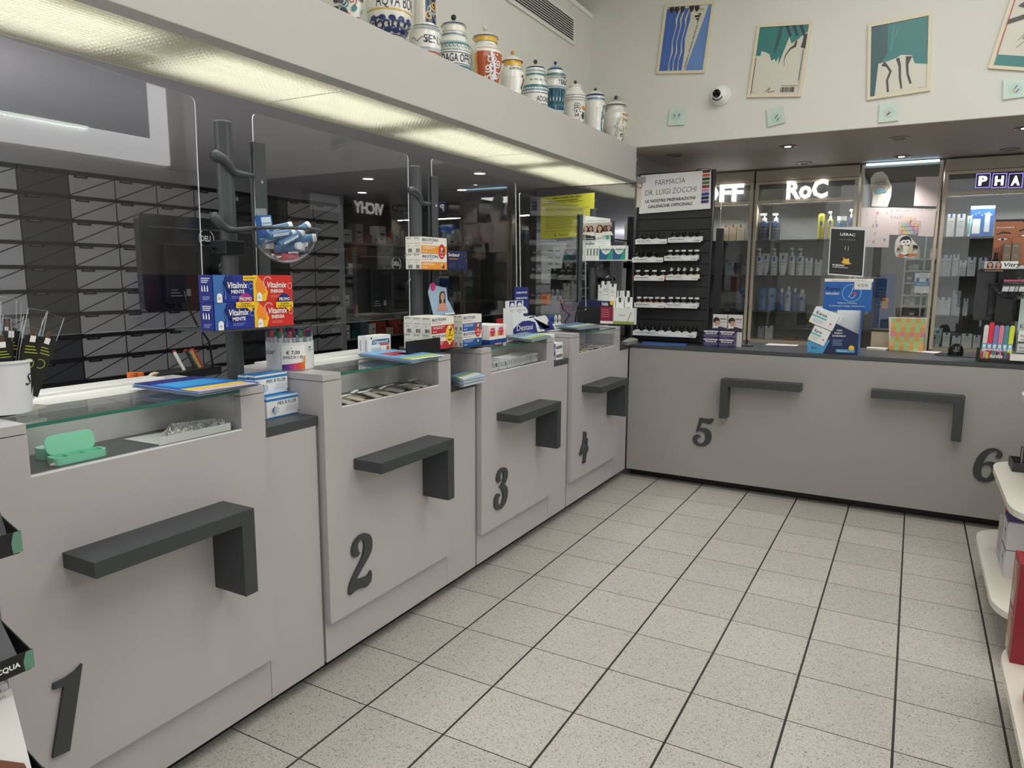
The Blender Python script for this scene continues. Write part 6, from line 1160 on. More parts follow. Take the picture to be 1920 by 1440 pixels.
for i in range(4):
    a = 1100+6.4*i; fcarton('medicine_box', 'thin white upright Ansiben box, %s from the left' % ORD[i], 'box', yT-.01-.004*i, PX(a, 480, 'y', yT).x, PX(a+5.4, 480, 'y', yT).x, zt-.0015, zt+h_*1.02, .06, '#e9ebe9', lambda F: (F.rect(.3, .3, .7, .8, M('#4a6a68', .5)),), None, 'Ansiben boxes')
yh = yT+.032; P4 = [PX(1093, 467, 'y', yh), PX(1146, 467, 'y', yh), PX(1144, 410, 'y', yh), PX(1093, 404, 'y', yh)]; m = MB(); m.prism([Vector((P4[0].x, yh, zt-.0015)), Vector((P4[1].x, yh, zt-.0015)), P4[2], P4[3]], Y*.003, M('#e4e6e4', .5)); F = Face(m, (P4[0].x, yh-.0004, P4[0].z), X, Z, P4[1].x-P4[0].x, P4[2].z-P4[0].z)
F.rect(0, .42, 1, .88, M('#b9aca4', .5))
for i, (px_, sk, hr) in enumerate(((.10, '#c99a80', '#2c1f1a'), (.28, '#b98a70', '#2a1e1a'), (.60, '#c9967c', '#1f1815'), (.80, '#7a5a48', '#2a2422'), (.93, '#c49a84', '#3a2c26'))): portrait(F, px_, .70, .075 if i != 2 else .095, hr, sk, top='#dcdad8')
F.rect(0, .30, .47, .42, M('#23262a', .5)); F.text('Disturbi e ritmo?', .03, .34, .035, WH, w=.38, bold=.02); F.text('Ansiben', .12, .14, .08, M('#1e4a44', .4), w=.34, bold=.03); F.text('RELAX', .2, .06, .05, M('#3a9a80', .4), w=.18); F.circ(.9, .36, .06, M('#3aa888', .4)); F.lines(.55, .95, .22, 3, .06, M('#9aa8a4', .5), .015); F.text('NERVOSISMO INSONNIA', .5, .92, .03, INK, w=.7, align='c')
tag(m.build('header_sign', None, base=P4[0]), 'header card with a row of women portraits above the Ansiben boxes', 'sign')
yq = 4.93; zb2 = PX(1126, 606, 'y', yq).z; t = thing('pole_tray', 'black lower tray on the corner pole', 'tray', (-.16, 5.0, zb2-.01)); xl, xr = PX(1083, 606, 'y', yq).x, PX(1190, 604, 'y', yq).x
MB().box(xl, xr, yq-.01, 4.988, zb2-.007, zb2-.001, PB).box(xl, PX(1126, 606, 'y', yq).x, yq-.016, yq-.012, zb2-.005, PX(1100, 575, 'y', yq).z, BLACK).build('tray', t)
zh = PX(1126, 564, 'y', yq).z
def pol(F): F.rect(0, .75, 1, 1, M('#141a4c', .4)); F.rect(0, .12, 1, .75, M('#8c2038', .4)); F.text('Polilife', .1, .80, .14, WH, w=.5, bold=.02); F.circ(.9, .92, .1, YLW, 10); F.lines(.1, .8, .6, 4, .1, M('#d8a0a8', .5), .02)
fcarton('medicine_box', 'white framed red box lettered Polilife on the black corner tray', 'box', yq-.011, PX(1126.5, 606, 'y', yq).x, PX(1150, 606, 'y', yq).x, zb2-.0005, zh, .06, '#f0eeee', pol)
for i in range(6):
    a = 1086+6.6*i; fcarton('medicine_box', 'narrow navy and red Polilife box behind the black plate, %s from the left' % ORD[i], 'box', yq-.008, PX(a, 606, 'y', yq).x, PX(a+6.3, 606, 'y', yq).x, zb2-.0005, zh, .06, '#141a4c', lambda F: (F.rect(0, 0, 1, .72, M('#7c1c34', .4)), F.rect(.3, .48, .75, .66, WH)), None, 'narrow Polilife boxes')
def smp(F): F.poly([(.35, 1), (.65, 1), (.65, .86), (.5, .78), (.35, .86)], M('#3a3c40', .5)); F.lines(.2, .8, .6, 3, .07, M('#8a8d8f', .5), .02); F.rect(.2, .3, .8, .32, M('#a89060', .5))
fcarton('display_box', 'white open box with green foot and brush, by the corner pole', 'box', yq-.012, PX(1151, 604, 'y', yq).x, xr, zb2-.0005, PX(1150, 577, 'y', yq).z, .05, '#e2e4df', lambda F: (F.rect(0, 0, 1, .18, M('#8fa04a', .5)), F.line([(.65, .1), (.85, .75)], .004, M('#7a2c34', .5)), F.text('natural', .25, .5, .12, M('#8a8d8f', .5), w=.3)))
zbx = PX(1150, 577, 'y', yq).z
for i, (a, b, p_t, p_b, yy, la) in enumerate(((1121, 1131, 534, 563, 4.975, 'leftmost of the upper group'), (1127, 1143, 527, 563, 4.985, 'tallest of the upper group'), (1142, 1155, 532, 563, 4.97, 'rightmost of the upper group'), (1157, 1165, 545, 577, 4.97, 'left of the rear lower pair'), (1166, 1180, 545, 577, 4.972, 'right of the rear lower pair'), (1155, 1170, 558, 577, 4.955, 'left of the front lower pair'), (1172, 1186, 557, 577, 4.957, 'right of the front lower pair'))):
    fcarton('sample_pack', 'white sample pack with dark shield, corner pole, '+la, 'pack', yy, PX(a, 560, 'y', yy).x, PX(b, 560, 'y', yy).x, (zh if i < 3 else zbx)+.0005 if i < 3 else zb2, PX(a, p_t, 'y', yy).z, .006, '#e6e7e4', smp, None, 'white sample packs')
# ------------------------------------------------------------------ Destasi display on unit three
DN = M('#22307c', .4); z0 = 1.2015; xD = -.17; p0, p1 = PX(962, 628, 'x', xD), PX(1040, 628, 'x', xD); d = thing('countertop_display', 'white and navy Destasi counter display on unit three', 'display', (xD, p0.y, z0))
y0, y1 = p0.y, PX(1040, 628, 'x', xD).y
MB().prism([(xD, y0, z0), (xD, y1, z0), (xD, y1-.02, z0+.02), (xD, y1-.14, z0+.10), (xD, y0+.20, z0+.09), (xD, y0, z0+.15)], -X*.003, M('#eceeee', .5)).build('front_panel', d); m = MB(); F = Face(m, (xD+.0005, y0, z0), Y, Z, y1-y0, .15)
F.poly([(.0, .0), (.56, .0), (.50, .42), (.36, .52), (.20, .52), (.08, .38), (.0, .25)], DN); F.text('Destasi', .08, .16, .22, WH, w=.36); F.poly([(.45, .6), (.75, 0), (.9, 0), (.93, .1), (.62, .1), (.5, .55)], DN); F.poly([(.85, .5), (1.0, .0), (.9, .0), (.8, .3)], DN); m.build('lettering', d)
MB().box(-.237, xD-.003, y0, y1, z0, z0+.003, WH).prism([(-.237, y0, z0), (xD-.003, y0, z0), (xD-.003, y0, z0+.13), (-.237, y0, z0+.16)], Y*.002, M('#e8eaec', .5)).build('tray', d)
hx = -.238; h0, h1 = PX(965, 628, 'x', hx), PX(991, 538, 'x', hx); m = MB().prism(rrect([Vector((hx, h0.y, z0)), Vector((hx, h1.y, z0)), Vector((hx, h1.y, h1.z)), Vector((hx, h0.y, h1.z))], .02), -X*.003, DN); F = Face(m, (hx, h0.y, z0), Y, Z, h1.y-h0.y, h1.z-z0)
F.text('GAMBE STIPATE?', .5, .86, .04, WH, w=.8, align='c', bold=.02); F.text('MATURE IN POSTURA', .5, .74, .04, WH, w=.85, align='c', bold=.02); F.poly([(.5+.45*math.cos(a*.2), .42+.17*math.sin(a*.2)) for a in range(17)], WH); F.text('Destasi', .5, .48, .05, DN, w=.5, align='c'); m.build('header_card', d)
def dsf(F): F.rect(0, .6, .8, 1, DN); F.poly([(.08, .6)]+[(.42+.34*math.cos(pi-a*.314), .6+.3*math.sin(a*.314)) for a in range(11)]+[(.76, .6)], WH); F.text('Destasi', .12, .62, .1, M('#4a5078', .5), w=.55); F.lines(.1, .8, .45, 3, .1, M('#8a90a0', .5), .025)
bz = z0+.004
for i, (dy, dx, dz, la) in enumerate(((.02, .05, 0, 'rear row left, lower'), (.02, .05, 1, 'rear row left, upper'), (.11, .05, 0, 'rear row right, lower'), (.11, .05, 1, 'rear row right, upper'), (.225, .01, 0, 'front right'))):
    carton('medicine_box', 'white and navy box lettered Destasi in the display, '+la, 'box', xD-.005-dx*.66, y0+dy, y0+dy+.085, bz+.098*dz+.0004*dz, bz+.097+.098*dz, .028, '#eef0f0', dsf, None, 'Destasi boxes')
for i, (l, t_, r, b, x_, la) in enumerate(((1040, 630, 1058, 650, -.02, 'upper rear'), (1041, 641, 1067, 658, .018, 'lettered Benessere, middle'), (1041, 657, 1068, 672, .02, 'lettered Benessere, bottom'))):
    y0_, y1_ = 3.832, 4.03; zz0 = 1.0405+.052*(2-i); carton('medicine_box', 'white and navy Destasi box in the gap beside unit four, '+la, 'box', x_-.03, 3.835, 4.02-.04*(i == 0), zz0, zz0+.0515, .11, '#eceeee', lambda F: (F.rect(0, 0, .42, 1, DN), F.poly([(.05, .1)]+[(.21+.15*math.cos(pi-a*.314), .1+.75*math.sin(a*.314)) for a in range(11)]+[(.37, .1)], WH), F.text('BENESSERE', .48, .3, .35, INK, w=.48, bold=.02)), None, 'Destasi boxes')
# red folder, sprays on the staff desk
p0, p1 = PX(938, 625, 'x', -.44), PX(962, 596, 'x', -.44); m = MB().box(-.47, -.44, p0.y, p1.y, 1.19, p1.z, M('#c42226', .45)); tag(m.build('folder', None, base=(-.455, p0.y, 1.19)), 'upright red folder behind unit three beside the Destasi display', 'folder'); 
staff = thing('desk', 'staff desk behind the counter units', 'desk', (-.75, 3, 0)); MB().box(-1.0, -.46, .4, 5.2, 1.00, 1.03, M('#c9c8c4', .4)).build('desktop', staff); MB().box(-1.0, -.98, .4, 5.2, 0, 1.0, M('#8f8d8c', .5)).build('panel', staff)
for o in bpy.data.objects:
    if o.name == 'folder': pass
for i, (px, c_, hh) in enumerate(((1030, '#1f4f9c', 560), (1036, '#1f4f9c', 591), (1042, '#dfe3e2', 588), (1049, '#dfe3e2', 587))):
    hh = 590; q = PX(px, hh, 'x', -.60); m = MB(); r = .022; H = q.z-1.031; m.lathe([(.0001, 0), (r, 0), (r, H*.62), (r*.4, H*.74), (r*.4, H*.8), (r*.55, H*.8), (r*.55, H*.9), (r*.2, H), (.0001, H)], (-.60, q.y, 1.031), M(c_, .35), 14); tag(m.build('spray_bottle', None, base=(-.6, q.y, 1.031)), ('blue' if i < 2 else 'white')+' spray bottle behind unit four, %s' % ('left', 'right', 'left', 'right')[i], 'bottle', 'spray bottles behind unit four')
# black low box behind
q0, q1 = PX(966, 603, 'x', -1.4), PX(860, 603, 'x', -1.4)
# open shelves at the end of the dispensary
t = thing('shelving_unit', 'dim open shelving with medicines beyond the drawer wall', 'shelving', (-3.0, 6, 0)); MB().box(-3.3, -3.28, 5.09, 8.3, 0, 2.25, M('#5c5a5c', .6)).box(-3.28, -2.9, 6.66, 6.68, 0, 2.25, M('#6e6c6e', .5)).build('frame', t)
zz_ = [.62, .93, 1.24, 1.55, 1.86]
for z in zz_: MB().box(-3.28, -2.9, 5.09, 8.3, z-.02, z, M('#7f7d7f', .5)).build('shelf', t)
n = 0
for zi, z in enumerate(zz_):
    yy = 5.14
    while yy < 7.6:
        w_ = random.uniform(.06, .15); h = random.uniform(.07, .18); c_ = random.choice(['#b9bab8', '#c9c8c4', '#8f9294', '#5a6a78', '#a44a3c', '#2c6a68', '#c4b49c', '#7a4a5a', '#d8d8d4'])
        if not (6.6 < yy+w_ and yy < 6.72):
            m = MB().box(-3.05, -2.93, yy, yy+w_*.9, z+.0004, z+h, M(c_, .5)); F = Face(m, (-2.93, yy, z), Y, Z, w_*.9, h); F.rect(.15, .5, .8, .6, M('#3c4048', .5)); F.rect(.15, .25, .6, .32, M('#6a6e74', .5))
            tag(m.build('medicine_carton', None, base=(-3, yy, z)), 'carton on the dim open shelving, %s shelf from the bottom, %s from left' % (ORD[zi], ORD[min(14, int((yy-5.1)/.2))]), 'carton', 'cartons on the dim open shelving')
        yy += w_+random.uniform(.01, .06)
# ------------------------------------------------------------------ vitrine contents
def pillbox(label, px, py, open_):
    q = PX(px, py, 'z', 1.0585); x, y = q.x, q.y; t = thing('pill_box', label, 'pill box', (x, y, 1.0585), 'mint pill boxes'); MT = M('#86dcb9', .3, 0, 0, .5, .2); zz = 1.0588; w, d = .14, .05
    P = rrect([Vector((x-d/2, y-w/2, zz)), Vector((x+d/2, y-w/2, zz)), Vector((x+d/2, y+w/2, zz)), Vector((x-d/2, y+w/2, zz))], .02)
    if open_:
        c_ = Vector((x, y, zz)); IN = [c_+(p-c_)*.9 for p in P]; m = MB(); m.prism(P, Z*.003, MT); m.prism([p+Z*.003 for p in P], Z*.017, MT, holes=[[p+Z*.003 for p in IN]]); m.build('base', t)
        m = MB()
        for i in (-1, 1): m.box(x-d*.44, x+d*.44, y+i*w*.16-.001, y+i*w*.16+.001, zz+.003, zz+.017, MT)
        m.build('divider', t); L = rrect([Vector((x-d/2, y-w*.46, zz+.02)), Vector((x-d/2, y+w*.46, zz+.02)), Vector((x-d/2-.012, y+w*.46, zz+.07)), Vector((x-d/2-.012, y-w*.46, zz+.07))], .02); m = MB(); m.prism(L, X*.003, MT); m.build('lid', t)
        MB().cyl((x+.02, y-w/2-.012, zz+.006), (x+.02, y-w/2, zz+.006), .004, M('#c9a0a8', .3), 8).build('catch', t)
    else:
        MB().prism(P, Z*.022, MT).build('base', t, bevel=.002); MB().prism([p+Z*.022 for p in P], Z*.009, M('#a8e0cc', .2)).build('lid', t, bevel=.003)
pillbox('open mint green pill box in the nearest vitrine', 146, 862, True); q_ = pillbox('closed mint green pill box behind the open one', 122, 852, False)
def vtray(label, c4, z, nm, n, hgt=.022, col='#dfe2e0'):
    P = [PX(a, b, 'z', z) for a, b in c4]; t = thing(nm, label, 'tray', P[0]); m = MB(); m.prism(P, Z*.0015, M(col, .5))
    for a, b in ((0, 1), (1, 2), (2, 3), (3, 0)):
        d_ = (P[b]-P[a]); nn = Z.cross(d_).normalized()*.0015; m.obox(P[a]+Z*.0015, d_, nn, Z*hgt, M(col, .5))
    m.build('tray', t); return P
P = vtray('shallow white card tray of clear crystal trinkets in the nearest vitrine', [(298, 836), (433, 806), (425, 795), (322, 808)], 1.0595, 'card_tray', 0)
rr_ = random.Random(3)
m = MB(); CR = M('#e6e4dc', .1, 0, 0, .9, .6)
for i in range(240):
    a, b = rr_.random(), rr_.random(); p = (P[0]*(1-a)+P[1]*a)*(1-b)+(P[3]*(1-a)+P[2]*a)*b; p = p+(sum(P, Vector())/4-p)*.08; s_ = rr_.uniform(.003, .007); d_ = Vector((rr_.uniform(-1, 1), rr_.uniform(-1, 1), rr_.uniform(-.3, 1))).normalized()
    m.cyl(p+Z*rr_.uniform(.004, .026), p+Z*rr_.uniform(.004, .026)+d_*s_*2, s_*.5, CR, 5, s_*.1)
o = m.build('crystal_trinkets', None, base=P[0]); o['label'] = 'heap of tiny clear crystal trinkets in the white tray'; o['category'] = 'trinkets'; o['kind'] = 'stuff'
P = [PX(a, b, 'z', 1.0592) for a, b in ((232, 824), (296, 834), (322, 806), (300, 812))]; tag(MB().prism(P, Z*.002, M('#d4d6d4', .3)).build('paper_sheet', None, base=P[0]), 'thin white sheet lying at the left end of the crystal tray', 'paper')
for k, (ox, n, y0, y1) in enumerate(((0, 15, 2.01, 2.58), (0, 12, 4.19, 4.74))):
    for i in range(n):
        y = y0+(y1-y0)*i/(n-1); x = -.03+(.025 if i % 2 else -.02); w_ = .055; a = rr_.uniform(-.3, .3); u = Vector((math.sin(a), math.cos(a), rr_.uniform(-.05, .10))); v = Vector((-math.cos(a), math.sin(a), rr_.uniform(.0, .15)))
        o0 = Vector((x+.03, y-w_/2, 1.0600+.0015*(i % 3))); m = MB(); m.obox(o0, u*w_, v*.10, Z*.0012, GLB); m.obox(o0+Z*.0016+u*.006, u*w_*.7, v*.07, Z*.004, M(('#8a7a68', '#b9b4aa', '#6e6a64', '#c4b8a4')[i % 4], .4)); m.obox(o0+Z*.002+v*.085, u*w_, v*.013, Z*.002, M('#e4e6e4', .4))
        tag(m.build('bagged_accessory', None, base=o0), 'small bagged accessory in the vitrine of unit %s, %s from the left' % (('two', 'four')[k], ORD[i]), 'packet', 'bagged accessories in the vitrines')
for i in range(8):
    y0, w_ = ((3.115, .10), (3.222, .088), (3.316, .045), (3.363, .045), (3.41, .045), (3.457, .045), (3.52, .085), (3.615, .07))[i]; h = (.05, .048, .05, .05, .05, .05, .052, .05)[i]
    carton('medicine_box', 'small white printed box in the vitrine of unit three, %s from the left' % ORD[i], 'box', -.005-(.01 if i > 5 else 0), y0, y0+w_, 1.0590, 1.059+h, .11, '#e2e4e2', lambda F: (F.lines(.1, .7, .75, 3, .18, M('#5a5e62', .5), .05), F.bars(.72, .92, .4, .8, INK, 5)), lambda F: F.rect(0, 0, 1, 1, M('#2f4a50', .4)) if False else None, 'boxes in the third vitrine', None)
# ------------------------------------------------------------------ far counter things (right)
yp = 5.58
t = thing('barcode_scanner', 'black dome shaped barcode scanner on the far counter', 'scanner', (PX(1792, 655, 'y', yp).x, yp, 1.0405)); q = PX(1792, 655, 'y', yp); q1 = PX(1803, 634, 'y', yp); r = .045; H = .082
MB().lathe([(.0001, 0), (r, 0), (r*1.02, H*.3), (r*.98, H*.5), (r*.8, H*.78), (r*.45, H*.95), (.0001, H)], (q.x, yp, 1.0405), M('#1c1b1c', .2), 24).build('body', t); m = MB(); F = Face(m, (q.x-r*.4, yp-r*1.03, 1.0405+H*.35), X, Z, r*.8, H*.2); F.text('datalogic', .05, .2, .5, M('#c9c9c9', .4), w=.9); m.build('logo', t)
MB().tube([(q.x-.02, yp+.03, 1.045), (q.x-.12, yp, 1.045), (q.x-.10, yp-.1, 1.045), (q.x+.08, yp-.15, 1.045), (q.x+.14, yp-.10, 1.045)], .003, BLACK, 6).build('cable', t)
for i, (pts, la, th) in enumerate((([(1434, 647), (1493, 649), (1505, 643), (1450, 640)], 'white paper sheet on the far counter in front of the middle showcase', .001), ([(1690, 657), (1755, 663), (1765, 657), (1702, 652)], 'white paper sheet on the far counter beside the scanner', .001), ([(1624, 655), (1660, 658), (1668, 652), (1630, 648)], 'folded white cloth on the far counter beside the blue display', .012))):
    P = [PX(a, b, 'z', 1.0405) for a, b in pts]; P = [Vector((p.x, min(p.y, 5.80), p.z)) for p in P]; tag(MB().prism(P, Z*th, M('#e4dedb' if th < .01 else '#cfc6b8', .7)).build('paper_sheet' if th < .01 else 'cloth', None, base=P[0]), la, 'paper' if th < .01 else 'cloth')
# woven paper bag
q0, q1 = PX(1668, 648, 'y', 5.76), PX(1736, 597, 'y', 5.76); t = None; m = MB(); W_ = q1.x-q0.x; H = q1.z-1.0405; m.prism([(q0.x, 5.74, 1.0405), (q1.x-.01, 5.74, 1.0405), (q1.x+.01, 5.74, q1.z), (q0.x-.02, 5.74, q1.z+.0)], Y*.05, M('#dcc9b8', .6)); F = Face(m, (q0.x, 5.74, 1.0405), X, Z, W_, H); cs = ['#d8a05a', '#d88a98', '#a8c88a', '#e0b06a']
for i in range(7):
    for j in range(7): F.mb.quad(F.p(i/7, j/7, 1), F.p((i+1)/7, j/7, 1), F.p((i+1)/7, (j+1)/7, 1), F.p(i/7, (j+1)/7, 1), M(cs[(i*2+j*3+(i*j) % 2) % 4], .6))
tag(m.build('paper_bag', None, base=q0), 'pink green and orange woven paper bag on the far counter', 'bag')
q0, q1 = PX(1632, 646, 'y', 5.9), PX(1664, 622, 'y', 5.9)
t = thing('printer', 'beige receipt printer behind the far counter', 'printer', (q0.x, 6.0, .75)); MB().box(q0.x, q1.x+.04, 5.9, 6.1, .72, q1.z, M('#b4a890', .5)).build('case', t, bevel=.004); MB().box(q0.x, q1.x+.04, 5.896, 6.1, q1.z+.001, q1.z+.012, M('#1c1c1e', .4)).build('lid', t); MB().box(q0.x-.1, q1.x+.1, 5.87, 6.2, .70, .72, BE).box(q0.x-.1, q1.x+.1, 5.87, 6.2, 0, .70, BE).build('stand', t)
q = PX(1654, 616, 'y', 6.0); t = MB().box(q.x-.05, q.x+.05, 5.97, 6.05, PX(1654, 620, 'y', 6.0).z-.0, q.z+.16, M('#1a1a1c', .4)); 
# monitor, pole, bowl and trays at station six
mq0, mq1 = PX(1834, 504, 'y', 5.56), PX(1819, 600, 'y', 5.56); mw, mh = .50, mq0.z-mq1.z
monitor('black monitor seen from behind on the far counter at the right edge', mq0.x+mw/2, 5.56, (mq0.z+mq1.z)/2, mw, mh, yaw=-pi/2)
px_ = PX(1884, 560, 'y', 5.46).x; t = thing('display_pole', 'black flat upright on the far counter at the right edge', 'pole', (px_, 5.46, 1.0405), 'grey counter poles'); MB().box(px_-.045, px_+.045, 5.455, 5.47, 1.0405, 1.74, PB).build('tube', t); MB().box(px_-.07, px_+.07, 5.42, 5.5, 1.0402, 1.046, PB).build('foot', t); MB().cyl((px_+.02, 5.4549, 1.2), (px_+.02, 5.452, 1.2), .006, M('#c9ccd0', .2, 1), 10).build('screw', t)
zt = PX(1850, 504, 'y', 5.30).z; x0_, x1_ = PX(1845, 504, 'y', 5.30).x, 2.75; t = thing('pole_tray', 'dark tray of the Vitry display at the right edge', 'tray', (x0_, 5.36, zt)); MB().box(x0_, x1_, 5.28, 5.453, zt-.006, zt-.0005, PB).build('plate', t)
q0, q1 = PX(1858, 500, 'y', 5.43), PX(1858, 412, 'y', 5.43); m = MB().box(q0.x, 2.72, 5.43, 5.434, zt, q1.z, M('#1d1512', .5)); F = Face(m, (q0.x, 5.43, zt), X, Z, 2.72-q0.x, q1.z-zt)
F.poly([(0, 0), (.50, .0), (.60, .25), (.56, .6), (.4, .95), (0, .96)], M('#a4674a', .6)); F.poly([(.04, .0), (.2, .0), (.3, .3), (.12, .5), (.0, .4)], M('#8f5640', .6)); F.poly([(.30, .96), (.42, .80), (.55, .62), (.60, .3), (.8, .2), (.9, .96)], M('#1d1512', .6))
F.stroke([(.02, .70, .004), (.10, .74, .010), (.19, .72, .006)], INK); F.stroke([(.28, .76, .006), (.38, .82, .012), (.48, .80, .004)], INK)
for ex, ey in ((.10, .60), (.36, .67)): F.poly([(ex-.07, ey), (ex, ey+.035), (ex+.07, ey+.01), (ex, ey-.03)], M('#e4d8cc', .5)); F.circ(ex, ey, .028, INK, 10); F.line([(ex-.08, ey), (ex, ey+.04), (ex+.08, ey+.01)], .003, INK)
F.stroke([(.22, .66, .004), (.20, .50, .006), (.15, .44, .014), (.24, .42, .010)], M('#8a5138', .6)); F.poly([(.08, .27), (.16, .31), (.20, .29), (.26, .32), (.34, .29), (.22, .2), (.14, .2)], M('#8c3c38', .6)); F.text('VITRY', .34, .9, .05, M('#d8b8a0', .5), w=.3); F.text('DONNEZ', .02, .82, .03, WH, w=.2); F.rect(.5, .62, .95, .645, WH); F.rect(.55, .57, .95, .595, WH)
tag(m.build('header_card', None, base=(q0.x, 5.43, zt)), 'dark header card with a close up of a face, lettered Vitry, right edge', 'sign')
for i, (a, b) in enumerate(((1879, 1894), (1895, 1911))):
    X0_, X1_ = PX(a, 490, 'y', 5.34).x, PX(b, 490, 'y', 5.34).x; fcarton('cosmetic_box', 'bronze cosmetic box lettered Vitry, %s of the pair' % ('left', 'right')[i], 'box', 5.34, X0_, X1_-.001, zt+.02, PX(a, 456, 'y', 5.34).z, .04, '#6e6150', lambda F: (F.text('VITRY', .2, .85, .06, M('#cfc0a4', .4), w=.6), F.lines(.2, .8, .5, 3, .07, M('#b9aa8c', .5), .012), F.rect(.6, .04, .95, .2, M('#cfc4b4', .5))), None, 'bronze Vitry boxes')
m = MB().box(PX(1875, 500, 'y', 5.31).x, 2.72, 5.31, 5.41, zt, zt+.02, M('#c9cfcf', .4))
m2 = MB().box(PX(1875, 500, 'y', 5.30).x, PX(1908, 500, 'y', 5.30).x, 5.30, 5.31, zt, zt+.045, M('#e4e4e0', .4)); F = Face(m2, (PX(1875, 500, 'y', 5.30).x, 5.30, zt), X, Z, .125, .045); F.text('Vitry', .5, .3, .5, INK, w=.7, align='c', shear=.2, bold=.02)
t = thing('countertop_display', 'white Vitry plinth under the bronze boxes at the right edge', 'display', (2.4, 5.35, zt)); m.build('plinth', t); m2.build('name_plate', t)
q = PX(1866, 492, 'y', 5.35); t = thing('dropper_bottle', 'small black dropper bottle beside the bronze boxes', 'bottle', (q.x, 5.35, zt)); MB().lathe([(.0001, 0), (.022, 0), (.022, .05), (.012, .06)], (q.x, 5.35, zt), M('#15130f', .15), 16).build('body', t); MB().cyl((q.x, 5.35, zt+.06), (q.x, 5.35, zt+.10), .010, BLACK, 12).build('cap', t)
m = MB().box(PX(1845, 503, 'y', 5.30).x, PX(1873, 503, 'y', 5.30).x, 5.30, 5.302, zt, zt+.045, M('#b9b0ac', .5)); F = Face(m, (PX(1845, 503, 'y', 5.30).x, 5.30, zt), X, Z, .1, .045); portrait(F, .3, .6, .28, '#2c1f1a', '#c49a80'); portrait(F, .72, .6, .28, '#6a2c24', '#c49a80'); tag(m.build('photo_strip', None, base=(x0_, 5.3, zt)), 'small strip of two face photos on the Vitry tray', 'card')
q = PX(1905, 532, 'y', 5.31); R2 = PX(1905, 532, 'y', 5.31).x-PX(1860, 532, 'y', 5.31).x; t = thing('display_bowl', 'clear bowl of black and pink packets at the right edge', 'bowl', (q.x, 5.31, q.z-R2*.8))
pr = [(max(.0005, R2*math.sin(a*pi/32)), -R2*.8*math.cos(a*pi/32)) for a in range(17)]; MB().lathe(pr+[(r*.98, z*.98) for r, z in reversed(pr)], (q.x, 5.31, q.z), GLB, 36).build('bowl', t); MB().tube([q+Vector((R2*math.cos(a*pi/18), R2*math.sin(a*pi/18), 0)) for a in range(37)], .005, PB, 8).build('ring', t); MB().cyl((q.x, 5.31+R2, q.z), (q.x, 5.458, q.z), .006, PB, 8).build('arm', t)
for i in range(6):
    c_ = Vector((q.x-.075+.028*i, 5.31-.03+.01*(i % 3), q.z-.05)); m = MB(); m.obox(c_, (.04, 0, 0), (0, .004, 0), (.012, .01, .075), M('#2a2426', .4)); F = Face(m, c_, X, Vector((.16, .1, 1)), .04, .075); F.rect(.1, .05, .9, .45, M('#d8d4d4', .4)); F.rect(0, .85, 1, 1, M('#b04a6c', .4)); tag(m.build('accessory_packet', None, base=c_), 'black and white packet in the bowl at the right edge, %s from left' % ORD[i], 'packet', 'packets in the right bowl')
# nail file stand
q0, q1 = PX(1832, 672, 'y', 5.26), PX(1897, 672, 'y', 5.26); xa, xb2 = q0.x, q1.x; t = thing('countertop_display', 'black and clear stand of coloured nail files near the right edge', 'display', (xa, 5.3, 1.0405)); MB().box(xa, xb2+.1, 5.22, 5.36, 1.0408, 1.06, BLACK).box(xa, xa+.01, 5.22, 5.36, 1.06, 1.12, BLACK).build('base', t); m = MB().box(xa+.01, xb2, 5.225, 5.229, 1.06, 1.135, GLB); F = Face(m, (xa+.01, 5.2248, 1.06), X, Z, xb2-xa-.01, .075)
for i, c_ in enumerate(('#b43c3c', '#c9b84a', '#4a8a4c', '#3a2c4a', '#5a2044', '#7a2c5c')): F.rect(.02+.16*i, .05, .10+.16*i, .6, M(c_, .5))
F.text('durable', .3, .15, .3, WH, w=.4, bold=.02); F.text('WASHABLE BUFF', .05, .72, .16, WH, w=.9, bold=.02); m.build('front_plate', t)
for i, (c_, nm) in enumerate((('#d8d2d0', 'white'), ('#e0283f', 'red'), ('#8078b4', 'lilac'), ('#d88098', 'pink'), ('#4a8a9a', 'teal'), ('#d4e034', 'lime'))):
    x = xa+.03+(xb2-xa-.045)*i/5; zt_ = PX(1860, 609 if i != 1 else 604, 'y', 5.28).z; P = [(x-.012, 5.27, 1.062), (x+.012, 5.27, 1.062)]+[(x+.004+.012*math.cos(a*.524)+.0, 5.27, zt_-.012+.012*math.sin(a*.524)) for a in range(7)]; m = MB(); m.prism([Vector(p) for p in P], Y*.004, M(c_, .45)); F = Face(m, (x-.012, 5.27, 1.10), X, Z, .026, .06); F.rect(0, .3, 1, .9, M('#4f90b4', .4)); F.rect(.2, .4, .8, .8, M('#dfe9f0', .4)); tag(m.build('nail_file', None, base=(x, 5.27, 1.062)), '%s nail file standing in the clear stand' % nm, 'nail file', 'coloured nail files')
for i, (pt, pb, c_, la) in enumerate(((620, 640, '#e4e4e2', 'upper white box of grey hair clips'), (644, 661, '#c4c4c4', 'silver grey box'))):
    X0_ = PX(1907, 650, 'y', 5.30).x; zb_2 = PX(1907, pb, 'y', 5.30).z; fcarton('cosmetic_box', la+' beside the nail files at the right edge', 'box', 5.30, X0_, X0_+.13, max(zb_2, 1.0605), PX(1907, pt, 'y', 5.30).z, .05, c_, lambda F: (F.text('Barrettes', .1, .45, .2, INK, w=.6), F.rect(.1, .15, .6, .2, INK)))
fcarton('display_box', 'low white carton in front of the silver box at the right edge', 'box', 5.20, PX(1894, 670, 'y', 5.20).x, PX(1894, 670, 'y', 5.20).x+.16, 1.0612, 1.095, .08, '#e6e4de')
